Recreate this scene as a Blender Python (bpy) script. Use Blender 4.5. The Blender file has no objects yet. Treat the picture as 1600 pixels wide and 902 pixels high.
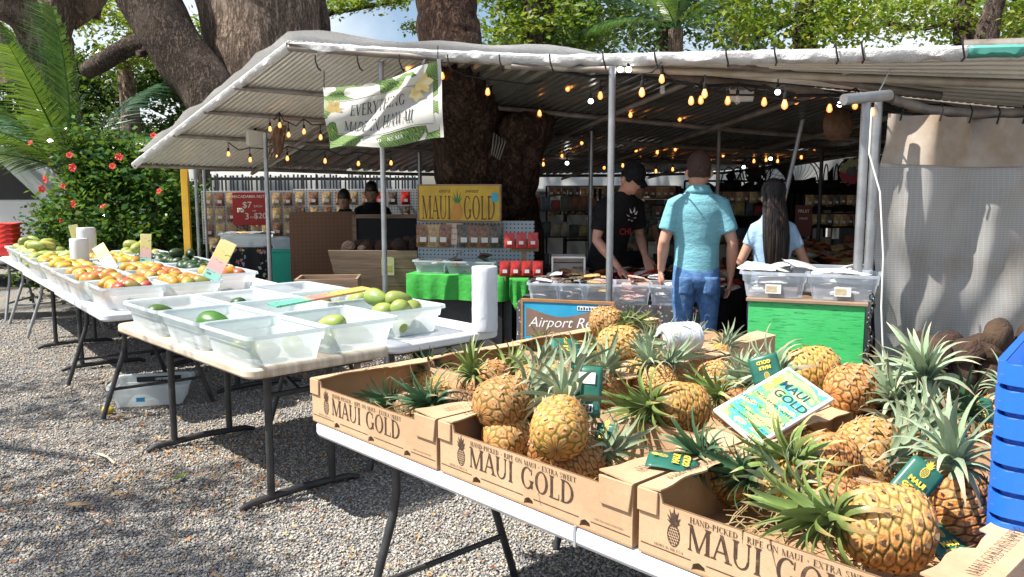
import bpy, bmesh, math, random
import numpy as np
from mathutils import Vector, Matrix, Quaternion, noise
R = math.radians
rnd = random.Random(7)
nr = np.random.RandomState(3)
sc = bpy.context.scene
C = sc.collection
# ---------------------------------------------------------------- camera
F_PX, PITCH, CAM_H = 1290.0, 7.2, 1.55
cam_d = bpy.data.cameras.new('camera')
cam_d.sensor_width = 36
cam_d.lens = 36 * F_PX / 1600
cam_d.clip_start = 0.05
cam_d.clip_end = 3000
cam = bpy.data.objects.new('camera', cam_d)
C.objects.link(cam)
cam.location = (0, 0, CAM_H)
cam.rotation_euler = (R(90 - PITCH), 0, 0)
sc.camera = cam
# ---------------------------------------------------------------- sky, sun, exposure
SUN_TRAVEL = Vector((0.65, 0.18, -1.0)).normalized()
to_sun = -SUN_TRAVEL
w = bpy.data.worlds.new('World')
sc.world = w
w.use_nodes = True
nt = w.node_tree
bg = nt.nodes['Background']
sky = nt.nodes.new('ShaderNodeTexSky')
sky.sky_type = 'NISHITA'
sky.sun_disc = False
sky.sun_elevation = math.asin(to_sun.z)
sky.sun_rotation = math.atan2(to_sun.x, to_sun.y) % (2 * math.pi)
sky.air_density = 1.0
sky.dust_density = 1.4
# thin bright clouds drifting over the whole sky
tc = nt.nodes.new('ShaderNodeTexCoord')
cn = nt.nodes.new('ShaderNodeTexNoise')
cn.inputs['Scale'].default_value = 3.2
cn.inputs['Detail'].default_value = 6
nt.links.new(tc.outputs['Generated'], cn.inputs['Vector'])
cr = nt.nodes.new('ShaderNodeValToRGB')
cr.color_ramp.elements[0].position = 0.45
cr.color_ramp.elements[1].position = 0.68
nt.links.new(cn.outputs['Fac'], cr.inputs['Fac'])
cm = nt.nodes.new('ShaderNodeMix')
cm.data_type = 'RGBA'
nt.links.new(cr.outputs['Color'], cm.inputs[0])
nt.links.new(sky.outputs[0], cm.inputs[6])
cm.inputs[7].default_value = (7.5, 7.8, 8.2, 1)
nt.links.new(cm.outputs[2], bg.inputs[0])
bg.inputs[1].default_value = 0.085
sun_d = bpy.data.lights.new('sun', 'SUN')
sun_d.energy = 5.0
sun_d.angle = R(0.5)
sun_d.color = (1.0, 0.955, 0.88)
sun = bpy.data.objects.new('sun', sun_d)
C.objects.link(sun)
sun.rotation_euler = SUN_TRAVEL.to_track_quat('-Z', 'Y').to_euler()
vs = sc.view_settings
vs.view_transform = 'Standard'
vs.look = 'None'
vs.exposure = 0.95
vs.gamma = 1.0
vs.use_curve_mapping = False
sc.cycles.max_bounces = 8
sc.cycles.transparent_max_bounces = 14
sc.cycles.caustics_reflective = False
sc.cycles.caustics_refractive = False
# ---------------------------------------------------------------- layout helpers
_p = R(PITCH)
_fw = Vector((0, math.cos(_p), -math.sin(_p)))
_up = Vector((0, math.sin(_p), math.cos(_p)))
def ray(x, y):
    return _fw + Vector((1, 0, 0)) * ((x - 800) / F_PX) + _up * ((451 - y) / F_PX)
def D(x, y, d):
    return Vector((0, 0, CAM_H)) + ray(x, y) * d
def G(x, y, z):
    r = ray(x, y)
    return Vector((0, 0, CAM_H)) + r * ((z - CAM_H) / r.z)
TH = -46.5
UX = Vector((math.cos(R(TH)), math.sin(R(TH)), 0))
NX = Vector((-math.sin(R(TH)), math.cos(R(TH)), 0))
def UV(u, v, z=0):
    return UX * u + NX * v + Vector((0, 0, z))
# ---------------------------------------------------------------- mesh builder
class MB:
    def __init__(s):
        s.v = []; s.f = []
    def add(s, vs_, fs_):
        o = len(s.v)
        s.v += [tuple(p) for p in vs_]
        s.f += [tuple(i + o for i in f) for f in fs_]
        return s
    def box(s, c, d, M=None):
        x, y, z = d[0] / 2, d[1] / 2, d[2] / 2
        P = [Vector((a * x, b * y, e * z)) for e in (-1, 1) for b in (-1, 1) for a in (-1, 1)]
        if M is not None: P = [M @ p for p in P]
        c = Vector(c)
        return s.add([p + c for p in P], [(0, 2, 3, 1), (4, 5, 7, 6), (0, 1, 5, 4), (2, 6, 7, 3), (0, 4, 6, 2), (1, 3, 7, 5)])
    def bx(s, a, b):
        a = Vector(a); b = Vector(b)
        return s.box((a + b) / 2, b - a)
    def loft(s, rings, n=16, cap=True):
        """rings: (center, rx, ry, X, Y)"""
        o = len(s.v)
        for c, rx, ry, X, Y in rings:
            for k in range(n):
                a = 2 * math.pi * k / n
                s.v.append(tuple(Vector(c) + X * (rx * math.cos(a)) + Y * (ry * math.sin(a))))
        m = len(rings)
        for i in range(m - 1):
            for k in range(n):
                k2 = (k + 1) % n
                s.f.append((o + i * n + k, o + i * n + k2, o + (i + 1) * n + k2, o + (i + 1) * n + k))
        if cap:
            s.f.append(tuple(o + k for k in range(n))[::-1])
            s.f.append(tuple(o + (m - 1) * n + k for k in range(n)))
        return s
    def tube(s, pts, r, n=8, cap=True, flat=1.0, side=None):
        pts = [Vector(p) for p in pts]
        if not isinstance(r, (list, tuple)): r = [r] * len(pts)
        rings = []
        X = None
        for i, p in enumerate(pts):
            t = (pts[min(i + 1, len(pts) - 1)] - pts[max(i - 1, 0)])
            t = t.normalized() if t.length > 1e-9 else Vector((0, 0, 1))
            if X is None:
                X = side.copy() if side is not None else (Vector((1, 0, 0)) if abs(t.x) < 0.9 else Vector((0, 1, 0)))
            X = (X - t * X.dot(t)).normalized()
            Y = t.cross(X)
            rings.append((p, r[i], r[i] * flat, X.copy(), Y))
        return s.loft(rings, n, cap)
    def lathe(s, prof, n=24, c=(0, 0, 0), cap=True):
        c = Vector(c)
        return s.loft([(c + Vector((0, 0, z)), r, r, Vector((1, 0, 0)), Vector((0, 1, 0))) for r, z in prof], n, cap)
    def ball(s, c, r, n=12, m=8, M=None):
        rx, ry, rz = r if isinstance(r, (tuple, list)) else (r, r, r)
        V = []
        for i in range(m + 1):
            b = math.pi * i / m
            for k in range(n):
                a = 2 * math.pi * k / n
                p = Vector((rx * math.sin(b) * math.cos(a), ry * math.sin(b) * math.sin(a), -rz * math.cos(b)))
                if M is not None: p = M @ p
                V.append(p + Vector(c))
        return s.add(V, [(i * n + k, i * n + (k + 1) % n, (i + 1) * n + (k + 1) % n, (i + 1) * n + k) for i in range(m) for k in range(n)])
    def prism(s, poly, h, M=None, o=(0, 0, 0)):
        """poly in XY extruded +Z by h"""
        n = len(poly); o = Vector(o)
        P = [Vector((a, b, 0)) for a, b in poly] + [Vector((a, b, h)) for a, b in poly]
        if M is not None: P = [M @ p for p in P]
        return s.add([p + o for p in P], [tuple(range(n))[::-1], tuple(range(n, 2 * n))] + [(i, (i + 1) % n, n + (i + 1) % n, n + i) for i in range(n)])
    def grid(s, fn, nu, nv):
        V = [fn(i / nu, j / nv) for j in range(nv + 1) for i in range(nu + 1)]
        return s.add(V, [(j * (nu + 1) + i, j * (nu + 1) + i + 1, (j + 1) * (nu + 1) + i + 1, (j + 1) * (nu + 1) + i) for j in range(nv) for i in range(nu)])
    def mesh(s, name, mat=None, smooth=True, ang=38):
        me = bpy.data.meshes.new(name)
        me.from_pydata(s.v, [], s.f)
        if smooth:
            me.polygons.foreach_set('use_smooth', [True] * len(me.polygons))
            me.set_sharp_from_angle(angle=R(ang))
        if mat is not None: me.materials.append(mat)
        me.update()
        return me
    def build(s, name, mat, parent=None, smooth=True, bevel=0, solid=0, ang=38, label=None):
        o = link(name, s.mesh(name, mat, smooth, ang), parent)
        if solid:
            m = o.modifiers.new('solid', 'SOLIDIFY'); m.thickness = solid; m.offset = 0
        if bevel:
            m = o.modifiers.new('bevel', 'BEVEL'); m.width = bevel; m.segments = 2; m.limit_method = 'ANGLE'; m.angle_limit = R(40)
        if label: o['label'] = label
        return o
def link(name, me, parent=None):
    o = bpy.data.objects.new(name, me)
    C.objects.link(o)
    if parent is not None: o.parent = parent
    return o
def np_mesh(name, V, F, mat):
    me = bpy.data.meshes.new(name)
    F = np.asarray(F, dtype=np.int32)
    k = F.shape[1]
    me.vertices.add(len(V)); me.vertices.foreach_set('co', np.asarray(V, dtype=np.float32).ravel())
    me.loops.add(F.size); me.loops.foreach_set('vertex_index', F.ravel())
    me.polygons.add(len(F)); me.polygons.foreach_set('loop_start', np.arange(0, F.size, k, dtype=np.int32))
    me.update(calc_edges=True)
    me.validate()
    if mat is not None: me.materials.append(mat)
    return me
def tag(o, label=None, cat=None, group=None, kind=None):
    if label: o['label'] = label
    if cat: o['category'] = cat
    if group: o['group'] = group
    if kind: o['kind'] = kind
    return o
def thing(name, label, cat, loc=(0, 0, 0), rz=0, group=None):
    o = link(name, None)
    o.location = loc
    o.rotation_euler = (0, 0, rz)
    o.empty_display_size = 0.1
    return tag(o, label, cat, group)
def kids(o):
    return CH.get(o.name, None) or [c for c in o.children]
CH = {}
def copy_tree(o, parent=None):
    c = o.copy()
    C.objects.link(c)
    c.parent = parent
    for ch in kids(o): copy_tree(ch, c)
    return c
def freeze(o):
    """remember a prototype's children once (o.children scans every object)"""
    CH[o.name] = [c for c in o.children]
    for c in CH[o.name]:
        CH[c.name] = [g for g in c.children]
def dup(o, loc, rz=0, label=None, group=None, rot=None, scale=None):
    c = copy_tree(o)
    c.location = loc
    c.rotation_mode = 'QUATERNION' if rot is not None else 'XYZ'
    if rot is not None: c.rotation_quaternion = rot
    else: c.rotation_euler = (0, 0, rz)
    if scale: c.scale = (scale,) * 3
    if label: c['label'] = label
    if group: c['group'] = group
    return c
def frame(o, org, X, Y):
    """place o with its local x, y along X, Y (local to parent)"""
    X = Vector(X).normalized(); Y = Vector(Y)
    Y = (Y - X * Y.dot(X)).normalized(); Z = X.cross(Y)
    m = Matrix((X, Y, Z)).transposed().to_4x4()
    m.translation = Vector(org)
    o.matrix_local = m
    return o
# ---------------------------------------------------------------- materials
class NT:
    def __init__(s, name):
        s.m = bpy.data.materials.new(name); s.m.use_nodes = True
        s.t = s.m.node_tree; s.b = s.t.nodes['Principled BSDF']; s.out = s.t.nodes['Material Output']
        s.co = None
    def n(s, typ, **kw):
        x = s.t.nodes.new(typ)
        for k, v in kw.items(): setattr(x, k, v)
        return x
    def l(s, a, b): s.t.links.new(a, b)
    def coord(s, kind='Object', scale=(1, 1, 1)):
        if s.co is None: s.co = s.n('ShaderNodeTexCoord')
        mp = s.n('ShaderNodeMapping'); mp.inputs['Scale'].default_value = scale
        s.l(s.co.outputs[kind], mp.inputs['Vector'])
        return mp.outputs[0]
    def noise(s, scale, detail=4, vec=None, rough=0.6):
        x = s.n('ShaderNodeTexNoise'); x.inputs['Scale'].default_value = scale; x.inputs['Detail'].default_value = detail; x.inputs['Roughness'].default_value = rough
        s.l(vec if vec is not None else s.coord(), x.inputs['Vector'])
        return x.outputs['Fac']
    def ramp(s, fac, stops):
        x = s.n('ShaderNodeValToRGB')
        e = x.color_ramp.elements
        while len(e) < len(stops): e.new(0.5)
        for i, (p, c) in enumerate(stops):
            e[i].position = p; e[i].color = (*c, 1) if len(c) == 3 else c
        s.l(fac, x.inputs['Fac'])
        return x.outputs['Color']
    def mix(s, fac, a, b, mode='MIX'):
        x = s.n('ShaderNodeMix', data_type='RGBA', blend_type=mode)
        for sock, val in ((x.inputs[0], fac), (x.inputs[6], a), (x.inputs[7], b)):
            if hasattr(val, 'links') or hasattr(val, 'is_linked'): s.l(val, sock)
            elif isinstance(val, (int, float)): sock.default_value = val
            else: sock.default_value = (*val, 1)
        return x.outputs[2]
    def math(s, op, a, b=0.0):
        x = s.n('ShaderNodeMath', operation=op)
        for sock, val in ((x.inputs[0], a), (x.inputs[1], b)):
            if hasattr(val, 'is_linked'): s.l(val, sock)
            else: sock.default_value = val
        return x.outputs[0]
    def bump(s, h, strength=0.4, dist=0.01):
        x = s.n('ShaderNodeBump'); x.inputs['Strength'].default_value = strength; x.inputs['Distance'].default_value = dist
        s.l(h, x.inputs['Height']); s.l(x.outputs[0], s.b.inputs['Normal'])
    def set(s, col=None, rough=0.6, metal=0.0, spec=0.5):
        if col is not None:
            if hasattr(col, 'is_linked'): s.l(col, s.b.inputs['Base Color'])
            else: s.b.inputs['Base Color'].default_value = (*col, 1)
        s.b.inputs['Roughness'].default_value = rough
        s.b.inputs['Metallic'].default_value = metal
        s.b.inputs['Specular IOR Level'].default_value = spec
        return s.m
    def translucent(s, col, fac):
        tr = s.n('ShaderNodeBsdfTranslucent')
        if hasattr(col, 'is_linked'): s.l(col, tr.inputs[0])
        else: tr.inputs[0].default_value = (*col, 1)
        mx = s.n('ShaderNodeMixShader'); mx.inputs[0].default_value = fac
        s.l(s.b.outputs[0], mx.inputs[1]); s.l(tr.outputs[0], mx.inputs[2]); s.l(mx.outputs[0], s.out.inputs[0])
    def transparent(s, fac, col=(1, 1, 1)):
        src = s.out.inputs[0].links[0].from_socket
        tr = s.n('ShaderNodeBsdfTransparent'); tr.inputs[0].default_value = (*col, 1)
        mx = s.n('ShaderNodeMixShader')
        if hasattr(fac, 'is_linked'): s.l(fac, mx.inputs[0])
        else: mx.inputs[0].default_value = fac
        s.l(src, mx.inputs[1]); s.l(tr.outputs[0], mx.inputs[2]); s.l(mx.outputs[0], s.out.inputs[0])
def PM(name, a, b=None, scale=6, rough=0.6, metal=0.0, bump=0, bscale=None, bdist=0.004, spec=0.5, lo=0.35, hi=0.65, stretch=(1, 1, 1), obj_var=0):
    """plain procedural material: noise mix a-b, noise bump"""
    t = NT(name)
    col = a
    if b is not None:
        col = t.ramp(t.noise(scale, 5, t.coord('Object', stretch)), [(lo, a), (hi, b)])
    if obj_var:
        oi = t.n('ShaderNodeObjectInfo')
        hs = t.n('ShaderNodeHueSaturation')
        t.l(t.math('ADD', t.math('MULTIPLY', oi.outputs['Random'], 2 * obj_var), 1 - obj_var), hs.inputs['Value'])
        t.l(t.math('ADD', t.math('MULTIPLY', oi.outputs['Random'], 0.12 * obj_var), 0.5 - 0.06 * obj_var), hs.inputs['Hue'])
        if hasattr(col, 'is_linked'): t.l(col, hs.inputs['Color'])
        else: hs.inputs['Color'].default_value = (*col, 1)
        col = hs.outputs[0]
    t.set(col, rough, metal, spec)
    if bump: t.bump(t.noise(bscale or scale * 6, 4, t.coord('Object', stretch)), bump, bdist)
    return t.m
def leaf_mat(name, stops, trans=0.35, rough=0.45):
    t = NT(name)
    g = t.n('ShaderNodeNewGeometry')
    c = t.ramp(g.outputs['Random Per Island'], stops)
    t.set(c, rough, 0, 0.35)
    t.translucent(t.mix(0.5, c, (0.30, 0.42, 0.03)), trans)
    return t.m
def emit_mat(name, col, strength):
    t = NT(name)
    t.set(col, 0.3)
    t.b.inputs['Emission Color'].default_value = (*col, 1)
    t.b.inputs['Emission Strength'].default_value = strength
    return t.m
m_white_pl = PM('white_plastic', (0.72, 0.73, 0.74), (0.6, 0.62, 0.63), 3, 0.4)
m_black = PM('black_metal', (0.02, 0.02, 0.022), (0.04, 0.04, 0.04), 20, 0.4)
m_dark = PM('dark_matte', (0.012, 0.012, 0.013), rough=0.8)
m_galv = PM('galvanised_pipe', (0.42, 0.43, 0.44), (0.30, 0.31, 0.32), 9, 0.42, 0.75, 0.2, 60)
m_rust = PM('weathered_steel', (0.16, 0.13, 0.11), (0.27, 0.24, 0.21), 8, 0.6, 0.35, 0.3, 50)
m_white = PM('white_paint', (0.78, 0.78, 0.76), (0.66, 0.66, 0.63), 4, 0.5)
m_ink = PM('brown_ink', (0.05, 0.026, 0.014), (0.20, 0.12, 0.07), 55, 0.8, lo=0.5, hi=0.8)
m_blackink = PM('black_ink', (0.018, 0.018, 0.02), rough=0.7)
m_whiteink = PM('white_ink', (0.8, 0.8, 0.78), rough=0.7)
# ---------------------------------------------------------------- lettering
W_, T_ = 0.145, 0.055
def _stem(x, w=W_, y0=0.0, y1=1.0, sf='bt'):
    e = [('q', [(x - w / 2, y0), (x + w / 2, y0), (x + w / 2, y1), (x - w / 2, y1)])]
    for ch, y, d in (('b', y0, T_), ('t', y1, -T_)):
        if ch in sf:
            h = w / 2 + 0.085
            e.append(('q', [(x - h, y), (x + h, y), (x + w / 2, y + d * 1.6), (x - w / 2, y + d * 1.6)]))
    return e
def _dia(x0, y0, x1, y1, w, sf=''):
    e = [('q', [(x0 - w / 2, y0), (x0 + w / 2, y0), (x1 + w / 2, y1), (x1 - w / 2, y1)])]
    for ch, x, y, d in (('b', x0, y0, T_), ('t', x1, y1, -T_)):
        if ch in sf: e.append(('q', [(x - w / 2 - 0.08, y), (x + w / 2 + 0.08, y), (x + w / 2 + 0.08, y + d), (x - w / 2 - 0.08, y + d)]))
    return e
def _bar(x0, x1, y, t=T_): return [('q', [(x0, y - t / 2), (x1, y - t / 2), (x1, y + t / 2), (x0, y + t / 2)])]
def _tick(x, y0, y1, w=0.05): return [('q', [(x - w, y0), (x, y0), (x, y1), (x - w * 0.4, y1)])]
def _arc(cx, cy, rx, ry, a0, a1, w=W_, t=T_, n=18):
    return [('a', cx, cy, rx, ry, a0, a1, w, t, n)]
GL = {
 'A': (0.80, _dia(0.10, 0, 0.41, 1, 0.055, 'b') + _dia(0.72, 0, 0.41, 1, W_, 'b') + _bar(0.2, 0.6, 0.34)),
 'C': (0.78, _arc(0.44, 0.5, 0.38, 0.51, 42, 318) + _tick(0.73, 0.66, 0.98) + _tick(0.73, 0.04, 0.3, 0.03)),
 'D': (0.84, _stem(0.16) + _arc(0.28, 0.5, 0.5, 0.5, -90, 90) + _bar(0.1, 0.3, 0.98) + _bar(0.1, 0.3, 0.02)),
 'E': (0.66, _stem(0.16) + _bar(0.1, 0.58, 0.98) + _bar(0.1, 0.46, 0.52) + _bar(0.1, 0.6, 0.02) + _tick(0.58, 0.8, 1) + _tick(0.62, 0, 0.22) + _tick(0.48, 0.42, 0.62)),
 'G': (0.88, _arc(0.45, 0.5, 0.39, 0.51, 48, 318) + _stem(0.73, W_, 0.06, 0.42, 't') + _tick(0.75, 0.68, 0.98)),
 'H': (0.88, _stem(0.17) + _stem(0.71) + _bar(0.17, 0.71, 0.52)),
 'I': (0.36, _stem(0.18)),
 'K': (0.82, _stem(0.16) + _dia(0.24, 0.45, 0.62, 1, 0.05, 't') + _dia(0.70, 0, 0.32, 0.56, W_, 'b')),
 'L': (0.66, _stem(0.16) + _bar(0.1, 0.6, 0.02) + _tick(0.62, 0, 0.28)),
 'M': (1.04, _stem(0.13, 0.055) + _dia(0.50, 0, 0.15, 1, W_) + _dia(0.50, 0, 0.87, 1, 0.05) + _stem(0.90) + _bar(0.02, 0.2, 0.98)),
 'N': (0.90, _stem(0.14, 0.055) + _dia(0.74, 0, 0.14, 1, W_) + _stem(0.75, 0.055) + _bar(0.0, 0.2, 0.98)),
 'O': (0.90, _arc(0.45, 0.5, 0.40, 0.515, 0, 360, n=30)),
 'P': (0.68, _stem(0.16) + _arc(0.26, 0.74, 0.34, 0.26, -90, 90) + _bar(0.1, 0.28, 0.98) + _bar(0.1, 0.28, 0.5)),
 'R': (0.80, _stem(0.16) + _arc(0.26, 0.74, 0.32, 0.26, -90, 90) + _bar(0.1, 0.28, 0.98) + _bar(0.1, 0.34, 0.5) + _dia(0.68, 0, 0.34, 0.5, W_, 'b')),
 'S': (0.62, _arc(0.30, 0.745, 0.22, 0.255, 40, 270, 0.10) + _arc(0.30, 0.265, 0.24, 0.265, -140, 90, 0.10) + _tick(0.5, 0.72, 0.98) + _tick(0.1, 0.02, 0.3)),
 'T': (0.76, _stem(0.38, W_, 0, 1, 'b') + _bar(0.04, 0.72, 0.98) + _tick(0.08, 0.76, 1) + _tick(0.72, 0.76, 1)),
 'U': (0.86, _stem(0.17, W_, 0.32, 1, 't') + _stem(0.70, 0.055, 0.32, 1, 't') + _arc(0.417, 0.33, 0.31, 0.345, 180, 360, 0.09)),
 'V': (0.80, _dia(0.40, 0, 0.12, 1, W_, 't') + _dia(0.40, 0, 0.70, 1, 0.05, 't')),
 'W': (1.12, _dia(0.34, 0, 0.10, 1, W_, 't') + _dia(0.34, 0, 0.56, 1, 0.05, 't') + _dia(0.78, 0, 0.56, 1, W_) + _dia(0.78, 0, 1.02, 1, 0.05, 't')),
 'X': (0.80, _dia(0.66, 0, 0.14, 1, W_, 'bt') + _dia(0.12, 0, 0.66, 1, 0.05, 'bt')),
 'Y': (0.78, _dia(0.38, 0.42, 0.10, 1, W_, 't') + _dia(0.38, 0.42, 0.68, 1, 0.05, 't') + _stem(0.38, W_, 0, 0.44, 'b')),
 '-': (0.40, _bar(0.06, 0.34, 0.42, 0.09)), '.': (0.28, _bar(0.08, 0.2, 0.06, 0.12)), '*': (0.5, _bar(0.18, 0.34, 0.42, 0.16)), ' ': (0.42, []),
}
def serif_mesh(name, txt, width, height, mat, track=0.03, warp=None):
    """flat serif lettering in local XY, left-bottom at the origin, scaled to width x height; every element a hair higher than the last"""
    tot = sum(GL[c][0] + track for c in txt) - track
    sx, sy = width / tot, height
    V = []; Fc = []; x = 0; z = 0
    for c in txt:
        wd, el = GL[c]
        for e in el:
            z += 0.00002
            if e[0] == 'q':
                P = [(x + a, b) for a, b in e[1]]
                o = len(V); V += [(a * sx, b * sy, z) for a, b in P]; Fc.append((o, o + 1, o + 2, o + 3))
            else:
                _, cx, cy, rx, ry, a0, a1, wk, tk, n = e
                o = len(V)
                for i in range(n + 1):
                    a = R(a0 + (a1 - a0) * i / n); ca, sa = math.cos(a), math.sin(a)
                    V.append(((x + cx + rx * ca) * sx, (cy + ry * sa) * sy, z))
                    V.append(((x + cx + (rx - wk) * ca) * sx, (cy + (ry - tk) * sa) * sy, z))
                for i in range(n): Fc.append((o + 2 * i, o + 2 * i + 2, o + 2 * i + 3, o + 2 * i + 1))
        z = 0
        x += wd + track
    if warp: V = [warp(*p) for p in V]
    me = bpy.data.meshes.new(name)
    me.from_pydata(V, [], Fc)
    me.materials.append(mat)
    return me
_tm = {}
def sans_mesh(txt, size, mat, align='CENTER', shear=0.0, sx=1.0, bold=0.0):
    key = (txt, size, mat.name, align, shear, sx, bold)
    if key in _tm: return _tm[key]
    cu = bpy.data.curves.new('lettering', 'FONT')
    cu.body = txt; cu.size = size; cu.align_x = align; cu.align_y = 'CENTER'; cu.shear = shear; cu.offset = bold; cu.resolution_u = 3
    ob = bpy.data.objects.new('lettering', cu)
    C.objects.link(ob)
    dg = bpy.context.evaluated_depsgraph_get()
    me = bpy.data.meshes.new_from_object(ob.evaluated_get(dg))
    bpy.data.objects.remove(ob)
    bpy.data.curves.remove(cu)
    if sx != 1.0:
        for v in me.vertices: v.co.x *= sx
    me.materials.clear(); me.materials.append(mat)
    _tm[key] = me
    return me
m_red = PM('red_paint', (0.42, 0.02, 0.015), (0.36, 0.02, 0.015), 8, 0.5)
m_cream = PM('cream_ink', (0.75, 0.70, 0.55), rough=0.7)
m_gold = PM('gold_ink', (0.75, 0.52, 0.06), rough=0.6)
m_teal = PM('teal_ink', (0.012, 0.05, 0.07), rough=0.6)
# all sans lettering is made first, while the scene is still small
TX = {}
for k, a in dict(
    mac=('MACADAMIA NUTS', 0.062, m_cream), s7=('$7', 0.14, m_cream), each=('EACH', 0.052, m_cream), orr=('OR', 0.04, m_cream),
    s3=('3', 0.15, m_cream), forr=('FOR', 0.045, m_cream), s20=('$20', 0.13, m_cream),
    airport=('Airport Rea', 0.155, m_whiteink), extra=('extra', 0.05, m_blackink), sweet=('sweet', 0.05, m_blackink),
    c1=('MAUI', 0.048, m_teal), c2=('GOLD', 0.048, m_teal), c3=('MEDIUM PINEAPPLE', 0.019, m_teal), c4=('$8 EACH OR TWO FOR $15', 0.018, m_teal),
    c5=('SAVE $1 PURCHASING ONE', 0.012, m_teal), c6=('TWO TRANSPORTERS OF PIECES', 0.012, m_teal),
    t1=('MAUI', 0.022, m_gold), t2=('GOLD', 0.022, m_gold), honolua=('RONALD  FARMS MARKET', 0.05, m_whiteink),
    chi=('CHI', 0.075, m_red), fruit=('FRUIT', 0.07, m_cream), mixes=('MIXES', 0.06, m_cream), tub=('LIFETIME', 0.022, m_whiteink),
    gold2=('GOLD', 0.24, PM('sign_brown', (0.10, 0.035, 0.012), (0.16, 0.06, 0.02), 30, 0.6)),
    card9=('MAUI GOLD PINEAPPLE', 0.03, m_ink), sale=('SPECIAL', 0.022, m_blackink), p10=('10 each', 0.024, m_blackink), p3=('two for 15', 0.02, m_blackink)).items():
    kw = {}
    if k in ('airport', 'extra', 'sweet'): kw = dict(shear=0.35)
    if k in ('c1', 'c2', 't1', 't2', 'mac', 's7', 's20', 's3', 'chi'): kw = dict(bold=0.0012)
    TX[k] = sans_mesh(a[0], a[1], a[2], **kw)
def letter(key, parent, org, X, Y, name='lettering'):
    return frame(link(name, TX[key] if isinstance(key, str) else key, parent), org, X, Y)
# ================================================================= SETTING
def ground_mat():
    t = NT('gravel_ground')
    v = t.n('ShaderNodeTexVoronoi'); v.inputs['Scale'].default_value = 95
    t.l(t.coord('Object'), v.inputs['Vector'])
    c = t.ramp(v.outputs['Color'], [(0.0, (0.08, 0.08, 0.084)), (0.5, (0.21, 0.205, 0.20)), (0.85, (0.37, 0.35, 0.32)), (1.0, (0.48, 0.42, 0.33))])
    big = t.ramp(t.noise(1.3, 5), [(0.4, (1, 1, 1)), (0.7, (1.35, 1.15, 0.92))])
    c = t.mix(1.0, c, big, 'MULTIPLY')
    t.set(c, 0.85)
    t.bump(v.outputs['Distance'], 1.0, 0.012)
    return t.m
g = MB().add([(-900, -60, 0), (900, -60, 0), (900, 1400, 0), (-900, 1400, 0)], [(0, 1, 2, 3)]).build('ground', ground_mat(), smooth=False)
tag(g, kind='structure')
# loose gravel, nobody could count it
def gravel():
    N = 175000
    r = np.random.RandomState(11)
    # denser close to the camera
    d = 2.6 + 7.0 * r.rand(N * 2) ** 1.7
    lat = (-0.72 + 1.15 * r.rand(N * 2)) * d
    keep = (lat < 0.45 + 0.02 * d) & (d > 2.6)
    d = d[keep][:N]; lat = lat[keep][:N]; N = len(d)
    s = (0.0034 + 0.0058 * r.rand(N) ** 2.2) * (1 + 0.05 * d)
    base = np.array([[1, 0, 0], [0, 1, 0], [-1, 0, 0], [0, -1, 0], [0.1, 0.1, 0.8], [0, 0, -0.6]])
    jit = 0.75 + 0.5 * r.rand(N, 6, 1)
    P = base[None] * jit * s[:, None, None] * np.stack([0.8 + 0.7 * r.rand(N), 0.7 + 0.4 * r.rand(N), 0.6 + 0.4 * r.rand(N)], 1)[:, None, :]
    a = r.rand(N) * 6.283; ca, sa = np.cos(a), np.sin(a)
    x = P[:, :, 0] * ca[:, None] - P[:, :, 1] * sa[:, None]; y = P[:, :, 0] * sa[:, None] + P[:, :, 1] * ca[:, None]
    tl = (r.rand(N) - 0.5) * 1.0
    z = P[:, :, 2] + x * tl[:, None]
    V = np.stack([x + lat[:, None], y + d[:, None], z + s[:, None] * (0.15 + 0.5 * r.rand(N, 1))], 2).reshape(-1, 3)
    f = np.array([[0, 1, 4], [1, 2, 4], [2, 3, 4], [3, 0, 4], [1, 0, 5], [2, 1, 5], [3, 2, 5], [0, 3, 5]])
    Fc = (f[None] + (np.arange(N) * 6)[:, None, None]).reshape(-1, 3)
    t = NT('gravel_stone')
    gi = t.n('ShaderNodeNewGeometry')
    c = t.ramp(gi.outputs['Random Per Island'], [(0.0, (0.15, 0.147, 0.145)), (0.35, (0.27, 0.262, 0.25)), (0.7, (0.41, 0.39, 0.36)), (0.93, (0.52, 0.46, 0.37)), (1.0, (0.42, 0.28, 0.17))])
    t.set(c, 0.8)
    o = link('gravel', np_mesh('gravel', V, Fc, t.m))
    tag(o, 'loose grey crushed gravel spread over the open ground', 'gravel', kind='stuff')
gravel()
def litter():
    r = np.random.RandomState(5)
    N = 2600
    d = 2.7 + 5.5 * r.rand(N) ** 1.5; lat = (-0.66 + 0.85 * r.rand(N)) * d
    cl = r.rand(N) < 0.35
    d[cl] = 4.35 + 0.45 * r.randn(cl.sum()); lat[cl] = -1.75 + 0.5 * r.randn(cl.sum())
    s = 0.006 + 0.015 * r.rand(N) ** 2.5
    a = r.rand(N) * 6.28; X = np.stack([np.cos(a), np.sin(a), (r.rand(N) - .5) * .6], 1); Y = np.stack([-np.sin(a), np.cos(a), (r.rand(N) - .5) * .6], 1)
    c = np.stack([lat, d, 0.016 + 0.006 * r.rand(N)], 1)
    V = np.stack([c - X * s[:, None], c - Y * s[:, None] * .5, c + X * s[:, None] + np.array([0, 0, .006]), c + Y * s[:, None] * .5], 1).reshape(-1, 3)
    Fc = np.arange(4 * N).reshape(-1, 4)
    m = leaf_mat('dry_litter', [(0, (0.25, 0.07, 0.03)), (0.4, (0.42, 0.19, 0.07)), (0.75, (0.5, 0.32, 0.12)), (1, (0.55, 0.45, 0.24))], 0.15, 0.7)
    tag(link('leaf_litter', np_mesh('leaf_litter', V, Fc, m)), 'small dry brown leaf bits strewn over the gravel', 'leaf litter', kind='stuff')
litter()
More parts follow.
